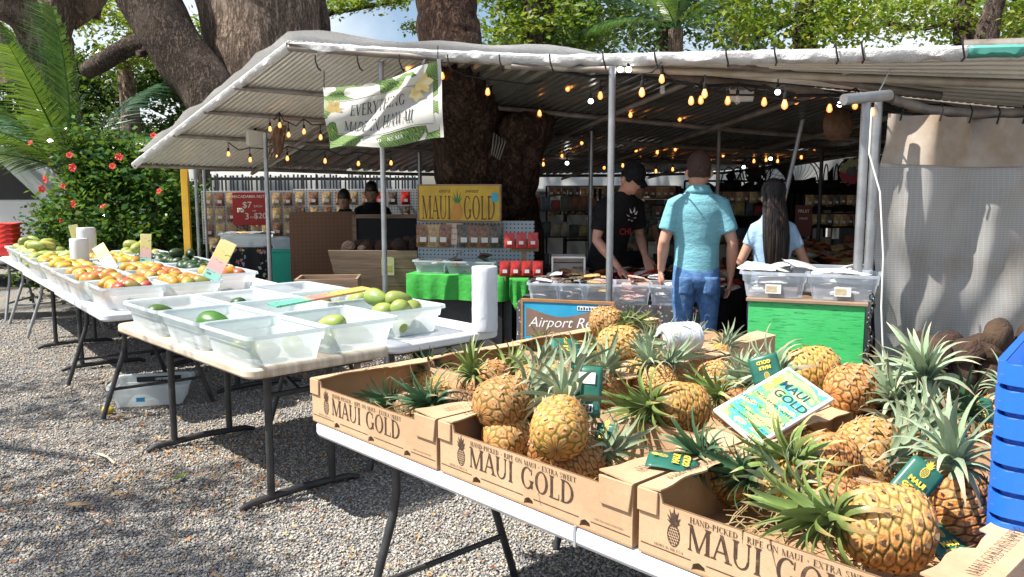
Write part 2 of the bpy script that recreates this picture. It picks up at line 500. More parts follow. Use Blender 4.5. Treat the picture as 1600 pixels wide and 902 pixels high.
def flat_leaf(L, Wd, curl=0.12):
    mb = MB()
    def fn(a, b):
        s = b; wv = Wd * math.sin(math.pi * min(1, s * 0.93 + 0.05)) ** 0.8
        return (L * (s - 0.5), (a - 0.5) * wv, abs(a - 0.5) * wv * 0.5 + curl * L * (s - 0.5) ** 2 * 2 + 0.012)
    return mb.grid(fn, 2, 8)
for px, py, L_, col, lab, rz in ((281, 750, 0.10, (0.16, 0.30, 0.05), 'single fallen green leaf lying on the gravel', 1.2), (309, 747, 0.05, (0.5, 0.2, 0.04), 'curled orange fallen leaf beside the green one on gravel', 0.3),
                                  (252, 800, 0.02, None, None, 0), (124, 795, 0.14, (0.3, 0.19, 0.1), 'long dry brown leaf on the gravel at left', 0.1), (185, 655, 0.1, (0.45, 0.24, 0.12), 'broad dry tan leaf by the bent black table leg', 0.4)):
    if col is None: continue
    o = flat_leaf(L_, L_ * 0.38).build('fallen_leaf', PM('leaf_' + lab[:12], col, tuple(c * 0.6 for c in col), 30, 0.6))
    o.location = G(px, py, 0.01); o.rotation_euler = (0, 0, rz)
    tag(o, lab, 'leaf')
o = MB().tube([(-0.12, 0, 0.02), (0, 0.004, 0.028), (0.12, -0.003, 0.02)], 0.007, 6).build('fallen_stick', PM('pale_stick', (0.6, 0.55, 0.4), (0.5, 0.42, 0.3), 20, 0.7))
o.location = G(167, 722, 0); o.rotation_euler = (0, 0, -0.75)
tag(o, 'pale straight stick lying on the gravel at left', 'stick')
# ---------------------------------------------------------------- market canopy: roof sheets, pipes, poles, trim
FR = [(450, 68, 6.5), (905, 98, 5.9), (1150, 122, 5.7), (1390, 147, 5.5), (1600, 168, 5.3), (1900, 190, 5.15)]
BK = [(208, 256, 8.7), (563, 268, 9.5), (788, 272, 10.5), (960, 272, 11.5), (1128, 268, 12.5), (1348, 238, 13.0)]
FRw = [D(*p) for p in FR]; BKw = [D(*p) for p in BK]
FAw = [D(870, 96, 5.86), D(1150, 92, 5.2), D(1390, 87, 4.8), D(1600, 80, 4.5), D(1900, 68, 4.2)]
VAw = [D(870, 99, 5.95), D(1150, 122, 5.69), D(1390, 147, 5.49), D(1600, 168, 5.29), D(1900, 190, 5.14)]
def pl(P, s):
    L = [(P[i + 1] - P[i]).length for i in range(len(P) - 1)]
    t = s * sum(L)
    for i, l in enumerate(L):
        if t <= l or i == len(L) - 1: return P[i].lerp(P[i + 1], t / l)
        t -= l
def seg(P, s):
    k = s * (len(P) - 1); i = min(int(k), len(P) - 2)
    return P[i].lerp(P[i + 1], k - i)
def roof_pt(s, t): return seg(FRw, s).lerp(seg(BKw, s), t)
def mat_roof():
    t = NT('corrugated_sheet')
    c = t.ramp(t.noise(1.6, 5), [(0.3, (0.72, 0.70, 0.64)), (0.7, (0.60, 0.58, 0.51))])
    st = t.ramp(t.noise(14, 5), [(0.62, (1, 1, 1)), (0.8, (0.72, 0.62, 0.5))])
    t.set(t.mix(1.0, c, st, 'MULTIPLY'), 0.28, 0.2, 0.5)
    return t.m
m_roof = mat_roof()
can = thing('market_canopy', 'long low open market canopy with corrugated roof and white tarp edging on pipe poles', 'canopy')
def corrugated(fn, nrib, nl, amp=0.022):
    mb = MB(); V = []; prof = ((0.0, 0), (0.12, 1), (0.5, 1), (0.62, 0))
    us = []
    for i in range(nrib):
        for a, h in prof: us.append(((i + a) / nrib, h))
    us.append((1.0, 0))
    for u, h in us:
        for j in range(nl + 1):
            p = fn(u, j / nl); V.append((p.x, p.y, p.z + h * amp))
    n = nl + 1
    return mb.add(V, [(i * n + j, (i + 1) * n + j, (i + 1) * n + j + 1, i * n + j + 1) for i in range(len(us) - 1) for j in range(nl)])
def wob(p, k=0.018): return p + Vector((0, 0, k * noise.noise(p * 1.1)))
m_roof_shade = PM('shade_toned_sheet', (0.24, 0.235, 0.215), (0.15, 0.145, 0.13), 1.4, 0.27, 0.6)  # darker copy of the roof sheet; the hall's shade is put into the colour
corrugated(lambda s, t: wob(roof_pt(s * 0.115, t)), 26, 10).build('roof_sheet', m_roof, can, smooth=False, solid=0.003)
corrugated(lambda s, t: wob(roof_pt(0.1155 + s * 0.8845, t)), 76, 10, 0.03).build('roof_sheet', m_roof_shade, can, smooth=False, solid=0.003)
corrugated(lambda s, t: wob(seg(VAw, t).lerp(seg(FAw, t), s)), 13, 16, 0.02).build('awning_sheet', m_roof, can, smooth=False, solid=0.003)
def pipe(a, b, r, name, m=m_rust, n=10, sag=0.0):
    pts = [Vector(a).lerp(Vector(b), k / 6) - Vector((0, 0, sag * math.sin(math.pi * k / 6))) for k in range(7)]
    return MB().tube(pts, r, n).build(name, m, can)
dz = Vector((0, 0, -0.028))
for t_ in (0.28, 0.47, 0.68, 0.99):
    pts = [roof_pt(k / 20, t_) + dz for k in range(21)]
    MB().tube(pts, 0.02, 8).build('purlin', m_rust, can)
for s_ in (0.10, 0.34, 0.5, 0.66, 0.84):
    MB().tube([roof_pt(s_, k / 8) + dz * 2.3 for k in range(9)], 0.02, 8).build('rafter', m_rust, can)
MB().tube([p + Vector((0, 0.02, -0.03)) for p in FRw], 0.028, 10).build('valley_pipe', m_rust, can)
def mid(k): return VAw[0].lerp(VAw[-1], 0) if k < 0 else seg(VAw, k).lerp(seg(FAw, k), 0.55)
MB().tube([D(790, 103, 6.05)] + [mid(k / 10) + Vector((0, 0, -0.035)) for k in range(11)], 0.024, 10).build('front_pipe', PM('buff_pipe', (0.5, 0.45, 0.37), (0.34, 0.29, 0.22), 6, 0.5, 0.2), can)
MB().tube([D(800, 104, 6.0), D(880, 107, 5.9), D(957, 108, 5.66)], 0.024, 10).build('corner_brace', m_rust, can)
MB().tube([D(1140, 100, 5.3), D(1215, 110, 5.35), D(1390, 140, 5.2), D(1470, 150, 5.2)], 0.026, 10).build('corner_brace', m_rust, can)
MB().tube([D(1318, 156, 4.72), D(1390, 149, 4.85)], 0.032, 12).build('post_head_pipe', m_galv, can)
MB().tube([D(1395, 156, 4.95), D(1450, 172, 4.95), D(1520, 178, 4.95), D(1640, 176, 4.95), D(1750, 176, 4.95)], 0.03, 10).build('curtain_rail', m_rust, can)
def pole(px, py, d, r, m=m_galv, name='pole', lean=(0, 0), h0=0.0):
    top = D(px, py, d)
    MB().tube([top, Vector((top.x + lean[0], top.y + lean[1], h0 + 0.01))], r, 12).build(name, m, can)
pole(414, 208, 7.7, 0.021); pole(595, 96, 6.45, 0.021); pole(957, 104, 5.6, 0.024); pole(655, 205, 8.6, 0.02)
pole(1354, 156, 4.8, 0.027); pole(1270, 118, 6.6, 0.019, lean=(-0.42, 0.1)); pole(925, 112, 7.6, 0.02); pole(1126, 140, 7.2, 0.017, m_rust)
pole(1286, 205, 8.6, 0.02, m_black); pole(1372, 150, 4.95, 0.03); pole(305, 262, 9.1, 0.018); pole(318, 264, 9.4, 0.016)
MB().box((D(288, 262, 9.0).x, D(288, 262, 9).y, 0.86), (0.075, 0.05, 1.72)).build('yellow_post', PM('yellow_paint', (0.62, 0.36, 0.02), (0.5, 0.28, 0.02), 8, 0.5), can, bevel=0.004)
p = D(300, 272, 9.0); MB().box(p, (0.055, 0.04, 0.11)).build('switch_box', m_white, can, bevel=0.005)
# white tarp rolled over the eave
def tarp_mat():
    t = NT('white_tarp')
    c = t.ramp(t.noise(2.2, 6), [(0.35, (0.80, 0.80, 0.80)), (0.6, (0.62, 0.62, 0.62))])
    d = t.ramp(t.noise(18, 6), [(0.66, (1, 1, 1)), (0.72, (0.22, 0.17, 0.12))])
    big = t.ramp(t.noise(0.9, 2), [(0.5, (1, 1, 1)), (0.58, (0, 0, 0))])
    t.set(t.mix(big, d, (1, 1, 1)), 0.45)
    c2 = t.mix(1.0, c, t.mix(big, d, (1, 1, 1)), 'MULTIPLY')
    t.set(c2, 0.42)
    t.bump(t.noise(13, 6, None, 0.7), 1.0, 0.03)
    t.translucent((0.6, 0.6, 0.6), 0.12)
    return t.m
m_tarp = tarp_mat()
def trim(P, name, hgt, over, n, inward, sd):
    mb = MB(); V = []; prof = []
    for i in range(n + 1):
        s = i / n; p = pl(P, s); inn = inward(s)
        sc_ = 0.5 + 0.5 * abs(math.sin(i * 0.55 + sd)) ** 0.6
        hgt_ = hgt; hgt = hgt * min(1.0, 0.04 + 22 * s) if sd == 0 else hgt
        w1 = 0.022 * noise.noise(Vector((s * 23, sd, 0))); w2 = 0.02 * noise.noise(Vector((s * 41, sd, 5)))
        row = [(inn * 0.02, -hgt * (0.62 + 0.22 * sc_) + w2), (inn * -0.012, -hgt * 0.45 + w1), (inn * -0.018, 0.0), (inn * -0.008, hgt * 0.22 + w2 * .5), (inn * 0.09, hgt * 0.30 + w1), (inn * over * .5, hgt * 0.30 + 0.9 * w1 + .5 * w2), (inn * over, 0.05)]
        for q, z in row: V.append(p + q + Vector((0, 0, z)))
        hgt = hgt_
    k = 7
    mb.add(V, [(i * k + j, (i + 1) * k + j, (i + 1) * k + j + 1, i * k + j + 1) for i in range(n) for j in range(k - 1)])
    return mb.build(name, m_tarp, can, solid=0.004)
FP = [D(450, 68, 6.5), D(640, 80, 6.25), D(870, 90, 5.86), D(1150, 84, 5.2), D(1390, 80, 4.8), D(1512, 76, 4.62)]
trim(FP, 'eave_tarp', 0.075, 0.6, 160, lambda s: Vector((0.1, 0.99, 0)), 0.0)
trim([D(450, 68, 6.5), D(208, 256, 8.7)], 'rake_tarp', 0.06, 0.4, 90, lambda s: Vector((0.9, 0.25, 0)), 2.0)
GP = [D(1512, 76, 4.62), D(1600, 74, 4.5), D(1900, 60, 4.2)]
o = trim(GP, 'eave_tarp', 0.06, 0.5, 40, lambda s: Vector((0.1, 0.99, 0)), 4.0)
o.data.materials[0] = PM('green_tarp', (0.05, 0.30, 0.24), (0.12, 0.4, 0.34), 5, 0.5)
MB().tube([D(1505, 75, 4.68), D(1600, 72, 4.55), D(1900, 70, 4.25)], 0.045, 10).build('gutter_pipe', m_rust, can)
# tarp sheet over the roof, sits above the corrugated sheet
MB().grid(lambda a, b: roof_pt(a * 0.72, b * 0.96) + Vector((0, 0, 0.09 + 0.05 * noise.noise(Vector((a * 14, b * 9, 0))))), 60, 24).build('roof_tarp', m_tarp, can)
for px, d_ in ((495, 6.4), (560, 6.3), (625, 6.2), (700, 6.05), (780, 5.95), (858, 5.86), (940, 5.6), (1020, 5.45), (1130, 5.2), (1205, 5.1), (1300, 4.95), (1340, 4.9), (1495, 4.62)):
    y_ = 98 if px < 900 else 95 - (px - 900) * 0.028
    p = D(px, y_, d_); MB().tube([p + Vector((0, -0.05, 0.05)), p + Vector((0.004, -0.06, 0)), p + Vector((0.02, -0.05, -0.05)), p + Vector((0.03, 0, -0.06))], 0.006, 5).build('cord_tie', m_dark, can)
# the tarp walls closing off the back of the stall
def sheet(name, a, b, zt, zb, m, label, cat, kind=None, fold=0.03, n=60):
    a = Vector(a); b = Vector(b); nrm = Vector((-(b - a).y, (b - a).x, 0)).normalized()
    def fn(u, v):
        p = a.lerp(b, u); z = zb + (zt(u) - zb) * v
        return Vector((p.x, p.y, z)) + nrm * (fold * math.sin(u * 37 + 2 * math.sin(u * 9)) + 0.02 * noise.noise(Vector((u * 8, v * 3, 1))))
    o = MB().grid(fn, n, 6).build(name, m, None, solid=0.002)
    return tag(o, label, cat)
stf = MB().add([(-1.5, 6.9, 0.004), (6, 5.2, 0.004), (6, 14, 0.004), (-5, 14, 0.004), (-5, 9.2, 0.004)], [(0, 1, 2, 3, 4)]).build('bounce_block_floor', PM('bounce_block_dark', (0.018, 0.017, 0.016), (0.035, 0.032, 0.03), 6, 0.9), smooth=False)  # added dark floor sheet that cuts bounce light under the roof
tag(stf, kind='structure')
t = NT('bright_tarp'); t.set(t.ramp(t.noise(1.5, 4), [(0.3, (0.8, 0.8, 0.78)), (0.7, (0.66, 0.65, 0.6))]), 0.6); t.translucent((0.85, 0.85, 0.82), 0.55); m_wall_tarp = t.m
sheet('tarp_wall', D(330, 300, 11.2), D(660, 300, 11.4), lambda u: 1.72, 0.9, m_wall_tarp, 'white tarp strip hung behind the slatted fence', 'tarp')
sheet('tarp_wall', D(830, 300, 12.6), D(1080, 300, 13.0), lambda u: 1.76, 1.44, m_wall_tarp, 'sunlit white tarp wall behind the man in the black cap', 'tarp')
sheet('tarp_wall', D(1085, 300, 13.0), D(1480, 300, 13.4), lambda u: 1.72 + 0.62 * u, 1.42, m_wall_tarp, 'sunlit cream tarp wall behind the round fans', 'tarp')
m_block_tarp = PM('light_block_tarp', (0.02, 0.022, 0.02), (0.035, 0.035, 0.032), 4, 0.8, bump=0.3, bscale=20)  # added tarps at right and back, keep outside light off the roof underside
sheet('tarp_wall', (4.6, 5.0, 0), (5.2, 13.6, 0), lambda u: 1.95, 0.02, m_block_tarp, 'added dark tarp at the far right blocking side light', 'tarp')
sheet('tarp_wall', (-2.6, 13.7, 0), (5.2, 13.7, 0), lambda u: 1.38, 0.02, m_block_tarp, 'added dark tarp low at the hall back blocking light', 'tarp')
# ---------------------------------------------------------------- mesh curtain at the right
def curtain():
    t = NT('mesh_cloth')
    co = t.coord('Object')
    sep = t.n('ShaderNodeSeparateXYZ'); t.l(co, sep.inputs[0])
    wv = t.math('FRACT', t.math('MULTIPLY', sep.outputs['Z'], 92.0))
    wu = t.math('FRACT', t.math('MULTIPLY', sep.outputs['X'], 41.0))
    hole = t.math('MULTIPLY', t.math('GREATER_THAN', wv, 0.55), t.math('GREATER_THAN', wu, 0.14))
    st = t.ramp(t.noise(2.5, 6), [(0.5, (0.56, 0.55, 0.53)), (0.75, (0.42, 0.36, 0.30))])
    t.set(st, 0.7)
    t.bump(wv, 0.5, 0.003)
    t.translucent(st, 0.25)
    up = t.math('GREATER_THAN', sep.outputs['Z'], 1.66)
    t.transparent(t.math('MULTIPLY', t.math('MULTIPLY', hole, 0.3), t.math('SUBTRACT', 1.0, up)))
    a = D(1372, 300, 4.98); b = D(1700, 300, 5.0)
    th = thing('mesh_curtain', 'grey woven mesh curtain hanging beside the doubled steel post', 'curtain', (a.x, a.y, 0))
    Lx = b.x - a.x
    def fn(u, v):
        z = 0.25 + 1.72 * v
        edge = 0.03 * math.sin(v * 7) + 0.03 * v
        x = u * Lx + (1 - u) * edge - u * 0.15 * (1 - v)
        return Vector((x, 0.035 * math.sin(u * 16 + v) * (0.3 + v) + 0.06 * noise.noise(Vector((u * 7, v * 5, 0))) - 0.03 * max(0, v - .85) * 8 * math.sin(u * 40), z - 0.03 * v * math.sin(u * 3.1)))
    MB().grid(fn, 70, 30).build('mesh_cloth', t.m, th)
    # hem band doubled over at the top
    th2 = PM('stained_hem', (0.44, 0.40, 0.35), (0.30, 0.22, 0.15), 3, 0.8, bump=0.4, bscale=120)
    MB().grid(lambda u, v: fn(u, 0.83 + 0.17 * v) + Vector((0, -0.012, 0)), 70, 6).build('hem', th2, th)
    for u in (0.06, 0.2, 0.36, 0.5, 0.63, 0.75):
        q = fn(u, 0.99); MB().tube([q + Vector((0, -0.02, -0.02)), q + Vector((0.01, -0.03, 0.05)), q + Vector((0.02, 0.02, 0.09))], 0.005, 5).build('cable_tie', m_dark, th)
curtain()
# ================================================================= VEGETATION
def bark_mat(name, a, b, scale=7, st=(1, 1, 0.16)):
    """furrowed bark: long ridged streaks broken by finer flakes"""
    t = NT(name)
    co = t.coord('Object', st)
    n1 = t.noise(scale, 6, co, 0.6)
    rid = t.math('ABSOLUTE', t.math('SUBTRACT', n1, 0.5))
    fur = t.ramp(rid, [(0.0, (0, 0, 0)), (0.10, (1, 1, 1))])
    fl = t.noise(scale * 4.5, 8, t.coord('Object', (1, 1, 0.45)), 0.75)
    c = t.ramp(fl, [(0.40, tuple(x * 0.35 for x in a)), (0.48, a), (0.60, b)])
    c = t.mix(t.math('MULTIPLY', t.math('SUBTRACT', 1.0, fur), 0.8), c, tuple(x * 0.3 for x in a))
    lich = t.ramp(t.noise(1.1, 5), [(0.52, (0, 0, 0)), (0.7, (0.55, 0.55, 0.55))])
    c = t.mix(lich, c, tuple(min(1, x * 1.25 + 0.03) for x in b))
    t.set(c, 0.95, 0, 0.15)
    t.bump(t.math('ADD', t.math('MULTIPLY', fur, 0.9), t.math('MULTIPLY', fl, 1.3)), 1.0, 0.06)
    return t.m
m_bark = bark_mat('bark_pale', (0.33, 0.235, 0.175), (0.56, 0.44, 0.35), 9)
m_bark_d = bark_mat('bark_dark', (0.13, 0.095, 0.075), (0.29, 0.22, 0.18), 13, (1, 1, 0.3))
m_bark_r = bark_mat('bark_red', (0.075, 0.04, 0.028), (0.18, 0.11, 0.075), 10, (1, 1, 0.2))
def limb(pts, rad, name, m, parent, n=22, rough=0.07, sub=6, seed=0):
    P = []; Rr = []
    pts = [Vector(p) for p in pts]
    for i in range(len(pts) - 1):
        p0 = pts[max(i - 1, 0)]; p1 = pts[i]; p2 = pts[i + 1]; p3 = pts[min(i + 2, len(pts) - 1)]
        for k in range(sub):
            t = k / sub
            P.append(0.5 * ((2 * p1) + (p2 - p0) * t + (2 * p0 - 5 * p1 + 4 * p2 - p3) * t * t + (3 * p1 - p0 - 3 * p2 + p3) * t ** 3)); Rr.append(rad[i] + (rad[i + 1] - rad[i]) * t)
    P.append(pts[-1]); Rr.append(rad[-1])
    mb = MB().tube(P, Rr, n)
    V = []
    for k, v in enumerate(mb.v):
        i = k // n; c = P[i]; q = Vector(v); d = q - c
        a = (k % n) / n * 6.283
        f = 1 + rough * 1.6 * noise.noise(Vector((math.cos(a) * 1.3 + seed, math.sin(a) * 1.3, i * 0.25))) + rough * noise.noise(Vector((math.cos(a) * 4, math.sin(a) * 4 + seed, i * 0.35)))
        V.append(tuple(c + d * f))
    mb.v = V
    return mb.build(name, m, parent, ang=80)
def leaf_cloud(centers, per, spread, size, asp=0.5, flat=0.6, seed=0, droop=0.2):
    """rhombus leaves scattered round cluster centres"""
    r = np.random.RandomState(seed)
    c = np.repeat(np.asarray(centers, dtype=float), per, 0)
    N = len(c)
    c = c + r.randn(N, 3) * np.array([spread, spread, spread * flat])
    n = r.randn(N, 3); n[:, 2] = np.abs(n[:, 2]) + 0.6; n /= np.linalg.norm(n, axis=1)[:, None]
    a = r.randn(N, 3); a[:, 2] -= droop
    X = a - n * (a * n).sum(1)[:, None]; X /= np.linalg.norm(X, axis=1)[:, None] + 1e-9
    Y = np.cross(n, X)
    s = size * (0.6 + 0.8 * r.rand(N))[:, None]
    V = np.stack([c - X * s * .5, c - Y * s * asp * .5 + n * s * .06, c + X * s * .5, c + Y * s * asp * .5 + n * s * .06], 1).reshape(-1, 3)
    return V, np.arange(4 * N).reshape(-1, 4)
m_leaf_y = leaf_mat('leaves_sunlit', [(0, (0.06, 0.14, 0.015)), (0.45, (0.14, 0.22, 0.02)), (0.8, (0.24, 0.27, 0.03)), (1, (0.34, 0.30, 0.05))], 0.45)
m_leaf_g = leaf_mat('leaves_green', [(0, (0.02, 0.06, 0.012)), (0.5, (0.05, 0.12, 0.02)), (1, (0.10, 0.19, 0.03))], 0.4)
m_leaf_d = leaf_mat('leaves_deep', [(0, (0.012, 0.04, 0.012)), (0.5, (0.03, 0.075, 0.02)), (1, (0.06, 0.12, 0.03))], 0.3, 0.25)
def boxed(n, lo, hi, seed):
    r = np.random.RandomState(seed)
    return np.asarray(lo) + r.rand(n, 3) * (np.asarray(hi) - np.asarray(lo))
def tree(label, base, trunk, rad, clumps, per, spread, size, m, bark=m_bark, branches=(), asp=0.5, seed=0, flat=0.6, group=None, name='shade_tree', rough=0.07, trunks=()):
    t = thing(name, label, 'tree', base, 0, group)
    b = Vector(base)
    if trunk: limb([Vector(p) - b for p in trunk], rad, 'trunk', bark, t, seed=seed, rough=rough)
    for pts, rr, bm in trunks: limb([Vector(p) - b for p in pts], rr, 'trunk', bm, t, seed=seed + 3, rough=rough)
    for k, (pts, rr) in enumerate(branches): limb([Vector(p) - b for p in pts], rr, 'limb', bark, t, n=10, seed=k)
    if clumps is not None and len(clumps):
        V, Fc = leaf_cloud(np.asarray(clumps) - np.array(base), per, spread, size, asp, flat, seed)
        link('crown', np_mesh('crown', V, Fc, m), t)
    return t
def arr(pts): return np.array([[p.x, p.y, p.z] for p in pts])
# --- great pale trunk behind the canopy, leaning dark trunk beside it
bt = D(400, 300, 13.2); bt.z = 0
t = tree('massive pale grey-brown trunk rising behind the left end of the canopy', (bt.x, bt.y, 0),
     [(bt.x + 0.35, bt.y, 0), D(442, 200, 13.2), D(418, 100, 13.2), D(405, 0, 13.2), D(385, -150, 13.0), D(370, -420, 12.6)], [1.4, 0.86, 0.90, 0.98, 1.15, 1.1],
     arr([D(300 + 500 * rnd.random(), -420 - 420 * rnd.random(), 9.5 + 5 * rnd.random()) for _ in range(60)]), 70, 0.55, 0.09, m_leaf_g, seed=1, rough=0.06)
limb([D(495, 120, 13.6) - bt, D(490, 60, 13.6) - bt, D(470, -20, 13.7) - bt, D(440, -120, 13.8) - bt], [0.25, 0.28, 0.4, 0.5], 'buttress', m_bark_d, t, seed=5)
bl = D(330, 300, 12.2); bl.z = 0
t = tree('dark rough trunk leaning left behind the canopy corner', (bl.x + 0.35, bl.y, 0),
     [(bl.x + 0.45, bl.y, 0), D(345, 190, 12.2), D(285, 90, 12.2), D(232, 0, 12.2), D(170, -120, 12.2), D(60, -330, 11.8)], [0.6, 0.40, 0.40, 0.42, 0.42, 0.4],
     None, 0, 0, 0, m_leaf_g, m_bark_d, seed=2, rough=0.05,
     branches=[([D(262, 62, 12.3), D(205, 72, 12.5), D(160, 98, 12.8), D(135, 110, 13)], [0.2, 0.15, 0.14, 0.13]), ([D(235, 70, 12.3), D(225, 82, 12.2), D(215, 84, 12.1)], [0.07, 0.06, 0.05])])
# --- forked trunk at far left
b3 = D(60, 300, 14); b3.z = 0
t = tree('forked brown trunk at the far left behind the palm', (b3.x, b3.y, 0),
     [(b3.x + 0.4, b3.y, 0), D(80, 160, 14), D(72, 60, 14), D(88, 0, 14), D(100, -200, 14)], [0.55, 0.4, 0.42, 0.3, 0.25], None, 0, 0, 0, m_leaf_g, m_bark, seed=3,
     branches=[([D(75, 75, 14), D(45, 30, 13.8), D(0, -10, 13.6), D(-80, -60, 13.4)], [0.36, 0.33, 0.36, 0.36]), ([D(20, 130, 13.5), D(8, 80, 13.4), D(-30, 30, 13.3)], [0.22, 0.2, 0.2]), ([D(100, 30, 14.2), D(130, 0, 14.3), D(150, -30, 14.4)], [0.25, 0.3, 0.3]), ([D(150, 30, 14.6), D(156, -10, 14.6)], [0.07, 0.09])])
# --- foliage between and behind the trunks
b4 = D(200, 300, 17); b4.z = 0
tree('leafy bright green tree filling the gap between the left trunks', (b4.x, b4.y, 0), [(b4.x, b4.y, 0), D(205, 200, 17), D(190, 80, 17)], [0.25, 0.2, 0.12],
     arr([D(105 + 130 * rnd.random(), 0 + 95 * rnd.random(), 15.5 + 2 * rnd.random()) for _ in range(26)] + [D(-20 + 60 * rnd.random(), 20 + 100 * rnd.random(), 15.5) for _ in range(10)] + [D(300 + 40 * rnd.random(), 10 + 60 * rnd.random(), 16) for _ in range(6)]), 150, 0.22, 0.11, m_leaf_y, m_bark, seed=4)
b5 = D(150, 300, 19); b5.z = 0
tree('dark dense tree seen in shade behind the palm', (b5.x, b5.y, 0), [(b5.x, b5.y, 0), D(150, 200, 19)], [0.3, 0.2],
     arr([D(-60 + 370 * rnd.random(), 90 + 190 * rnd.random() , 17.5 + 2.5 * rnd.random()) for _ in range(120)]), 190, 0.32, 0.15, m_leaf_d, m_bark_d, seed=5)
# --- twigs with light leaves above the canopy, left of the middle trunk
b6 = D(560, 300, 16); b6.z = 0
tree('thin leafy branch against the sky between the two great trunks', (b6.x, b6.y, 0), [(b6.x - 2.0, b6.y, 0), D(480, 150, 16), D(500, 35, 16), D(560, 14, 16), D(630, 2, 16)], [0.2, 0.12, 0.06, 0.035, 0.012],
     arr([D(500 + 135 * a, 6 - 8 * a + 26 * (rnd.random() - .5) , 15.6 + rnd.random()) for a in (rnd.random() for _ in range(26))] + [D(640 + 10 * rnd.random(), 36 + 12 * rnd.random(), 16) for _ in range(2)]), 60, 0.11, 0.10, m_leaf_y, m_bark_d, seed=6)
# --- trees along the top right
def band(label, x0, x1, y0, y1, d, n, per, m, seed, sp=0.3, size=0.13, extra=()):
    b = D((x0 + x1) / 2, 300, d); b.z = 0
    return tree(label, (b.x, b.y, 0), [(b.x, b.y, 0), D((x0 + x1) / 2 + 10, 150, d), D((x0 + x1) / 2, 30, d), D((x0 + x1) / 2 + 20, -60, d)], [0.35, 0.25, 0.2, 0.12],
         arr([D(x0 + (x1 - x0) * rnd.random(), y0 + (y1 - y0) * rnd.random(), d - 1 + 2 * rnd.random()) for _ in range(n)]), per, sp, size, m, m_bark_d, extra, seed=seed)
band('mid green tree above the canopy right of the middle trunk', 752, 950, -40, 70, 17, 46, 100, m_leaf_g, 7, 0.30, 0.15)
band('yellow-green tree above the canopy nearest the middle trunk', 765, 900, -30, 75, 16, 16, 80, m_leaf_y, 8, 0.25, 0.14)
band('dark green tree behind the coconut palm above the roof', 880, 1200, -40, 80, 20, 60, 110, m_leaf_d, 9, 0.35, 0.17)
band('yellow leafed tree right of the palm above the roof', 1130, 1380, -30, 62, 16, 44, 95, m_leaf_y, 10, 0.30, 0.14, [([D(1180, 60, 16), D(1250, 30, 16), D(1330, 10, 16)], [0.06, 0.05, 0.03])])
band('pale green open tree at the upper right corner', 1370, 1640, -40, 64, 18, 44, 80, m_leaf_y, 11, 0.34, 0.14, [([D(1330, 50, 17.5), D(1370, 36, 17.5), D(1440, 45, 17.5), D(1500, 30, 17.5)], [0.04, 0.07, 0.05, 0.03]), ([D(1540, 70, 17), D(1550, 20, 17), D(1570, -40, 17)], [0.25, 0.2, 0.15])])
band('blue-green tree behind the upper right corner', 1480, 1700, -40, 70, 21, 40, 90, m_leaf_g, 12, 0.4, 0.17)
# --- shade tree out of view at the left, its boughs break the sunlight on the gravel
shade = []
for gx, gy, n in ((-2.9, 4.0, 3), (-2.3, 3.75, 2), (-1.75, 3.9, 2), (-3.6, 5.4, 3), (-2.9, 5.5, 2), (-1.5, 3.2, 2), (-2.2, 3.05, 3), (-1.2, 2.95, 2), (-4.6, 6.9, 2), (-3.4, 4.7, 1), (-2.5, 4.75, 1), (-1.0, 3.05, 2), (-1.7, 3.0, 2), (-2.6, 3.9, 2), (-3.9, 6.2, 2), (-3.2, 6.1, 1), (-0.75, 2.8, 1), (-1.9, 4.2, 1)):
    for q in range(n): h = 6.2 + 0.5 * rnd.random(); shade.append((gx - 0.65 * h + 0.22 * rnd.gauss(0, 1), gy - 0.18 * h + 0.05 * rnd.gauss(0, 1), h))
tree('spreading shade tree out of view left of the fruit tables', (-11.0, 4.0, 0), [(-11.0, 4.0, 0), (-10.8, 4, 2.2), (-10.3, 4.0, 4.2), (-9.4, 4.0, 5.6)], [0.6, 0.45, 0.4, 0.3],
     np.array(shade), 105, 0.22, 0.09, m_leaf_g, m_bark, [([(-9.4, 4.0, 5.6), (-8.2, 4.0, 6.2), (-7.2, 3.6, 6.4), (-6.4, 3.3, 6.4)], [0.2, 0.10, 0.05, 0.02]), ([(-9.4, 4.0, 5.6), (-8.0, 3.0, 6.1), (-6.8, 2.5, 6.4)], [0.18, 0.08, 0.03])], seed=13, flat=0.3)
# --- the tree that grows through the roof
b7 = D(775, 480, 7.8); b7.z = 0
tt = thing('roof_tree', 'dark old tree trunk with a broken stub growing up through the market roof', 'tree', (b7.x, b7.y, 0))
limb([(0, 0, 0), (0.0, 0, 0.6), D(768, 330, 7.75) - b7, D(752, 270, 7.5) - b7, D(738, 215, 7.2) - b7, D(728, 160, 6.85) - b7, D(722, 110, 6.5) - b7, D(708, 75, 6.6) - b7, D(699, 30, 6.7) - b7, D(697, -30, 6.8) - b7, D(690, -250, 7) - b7],
     [0.62, 0.46, 0.42, 0.42, 0.34, 0.25, 0.20, 0.235, 0.245, 0.25, 0.25], 'trunk', m_bark_r, tt, n=30, rough=0.09, seed=4)
limb([D(790, 330, 7.6) - b7, D(798, 285, 7.35) - b7, D(808, 240, 7.15) - b7, D(820, 205, 7.0) - b7, D(822, 190, 6.98) - b7, D(822, 184, 6.98) - b7], [0.24, 0.23, 0.215, 0.23, 0.235, 0.15], 'broken_stub', m_bark_r, tt, n=30, rough=0.17, seed=9)
for k in range(5):
    a = D(772 + 4 * k, 208 + 3 * k, 6.74); MB().tube([a - b7, D(770 + 5 * k, 225 - k, 6.72) - b7, D(768 + 3 * k, 242 + 2 * k, 6.78) - b7], 0.005, 5).build('old_rope', PM('old_rope', (0.16, 0.14, 0.11), rough=0.9), tt)
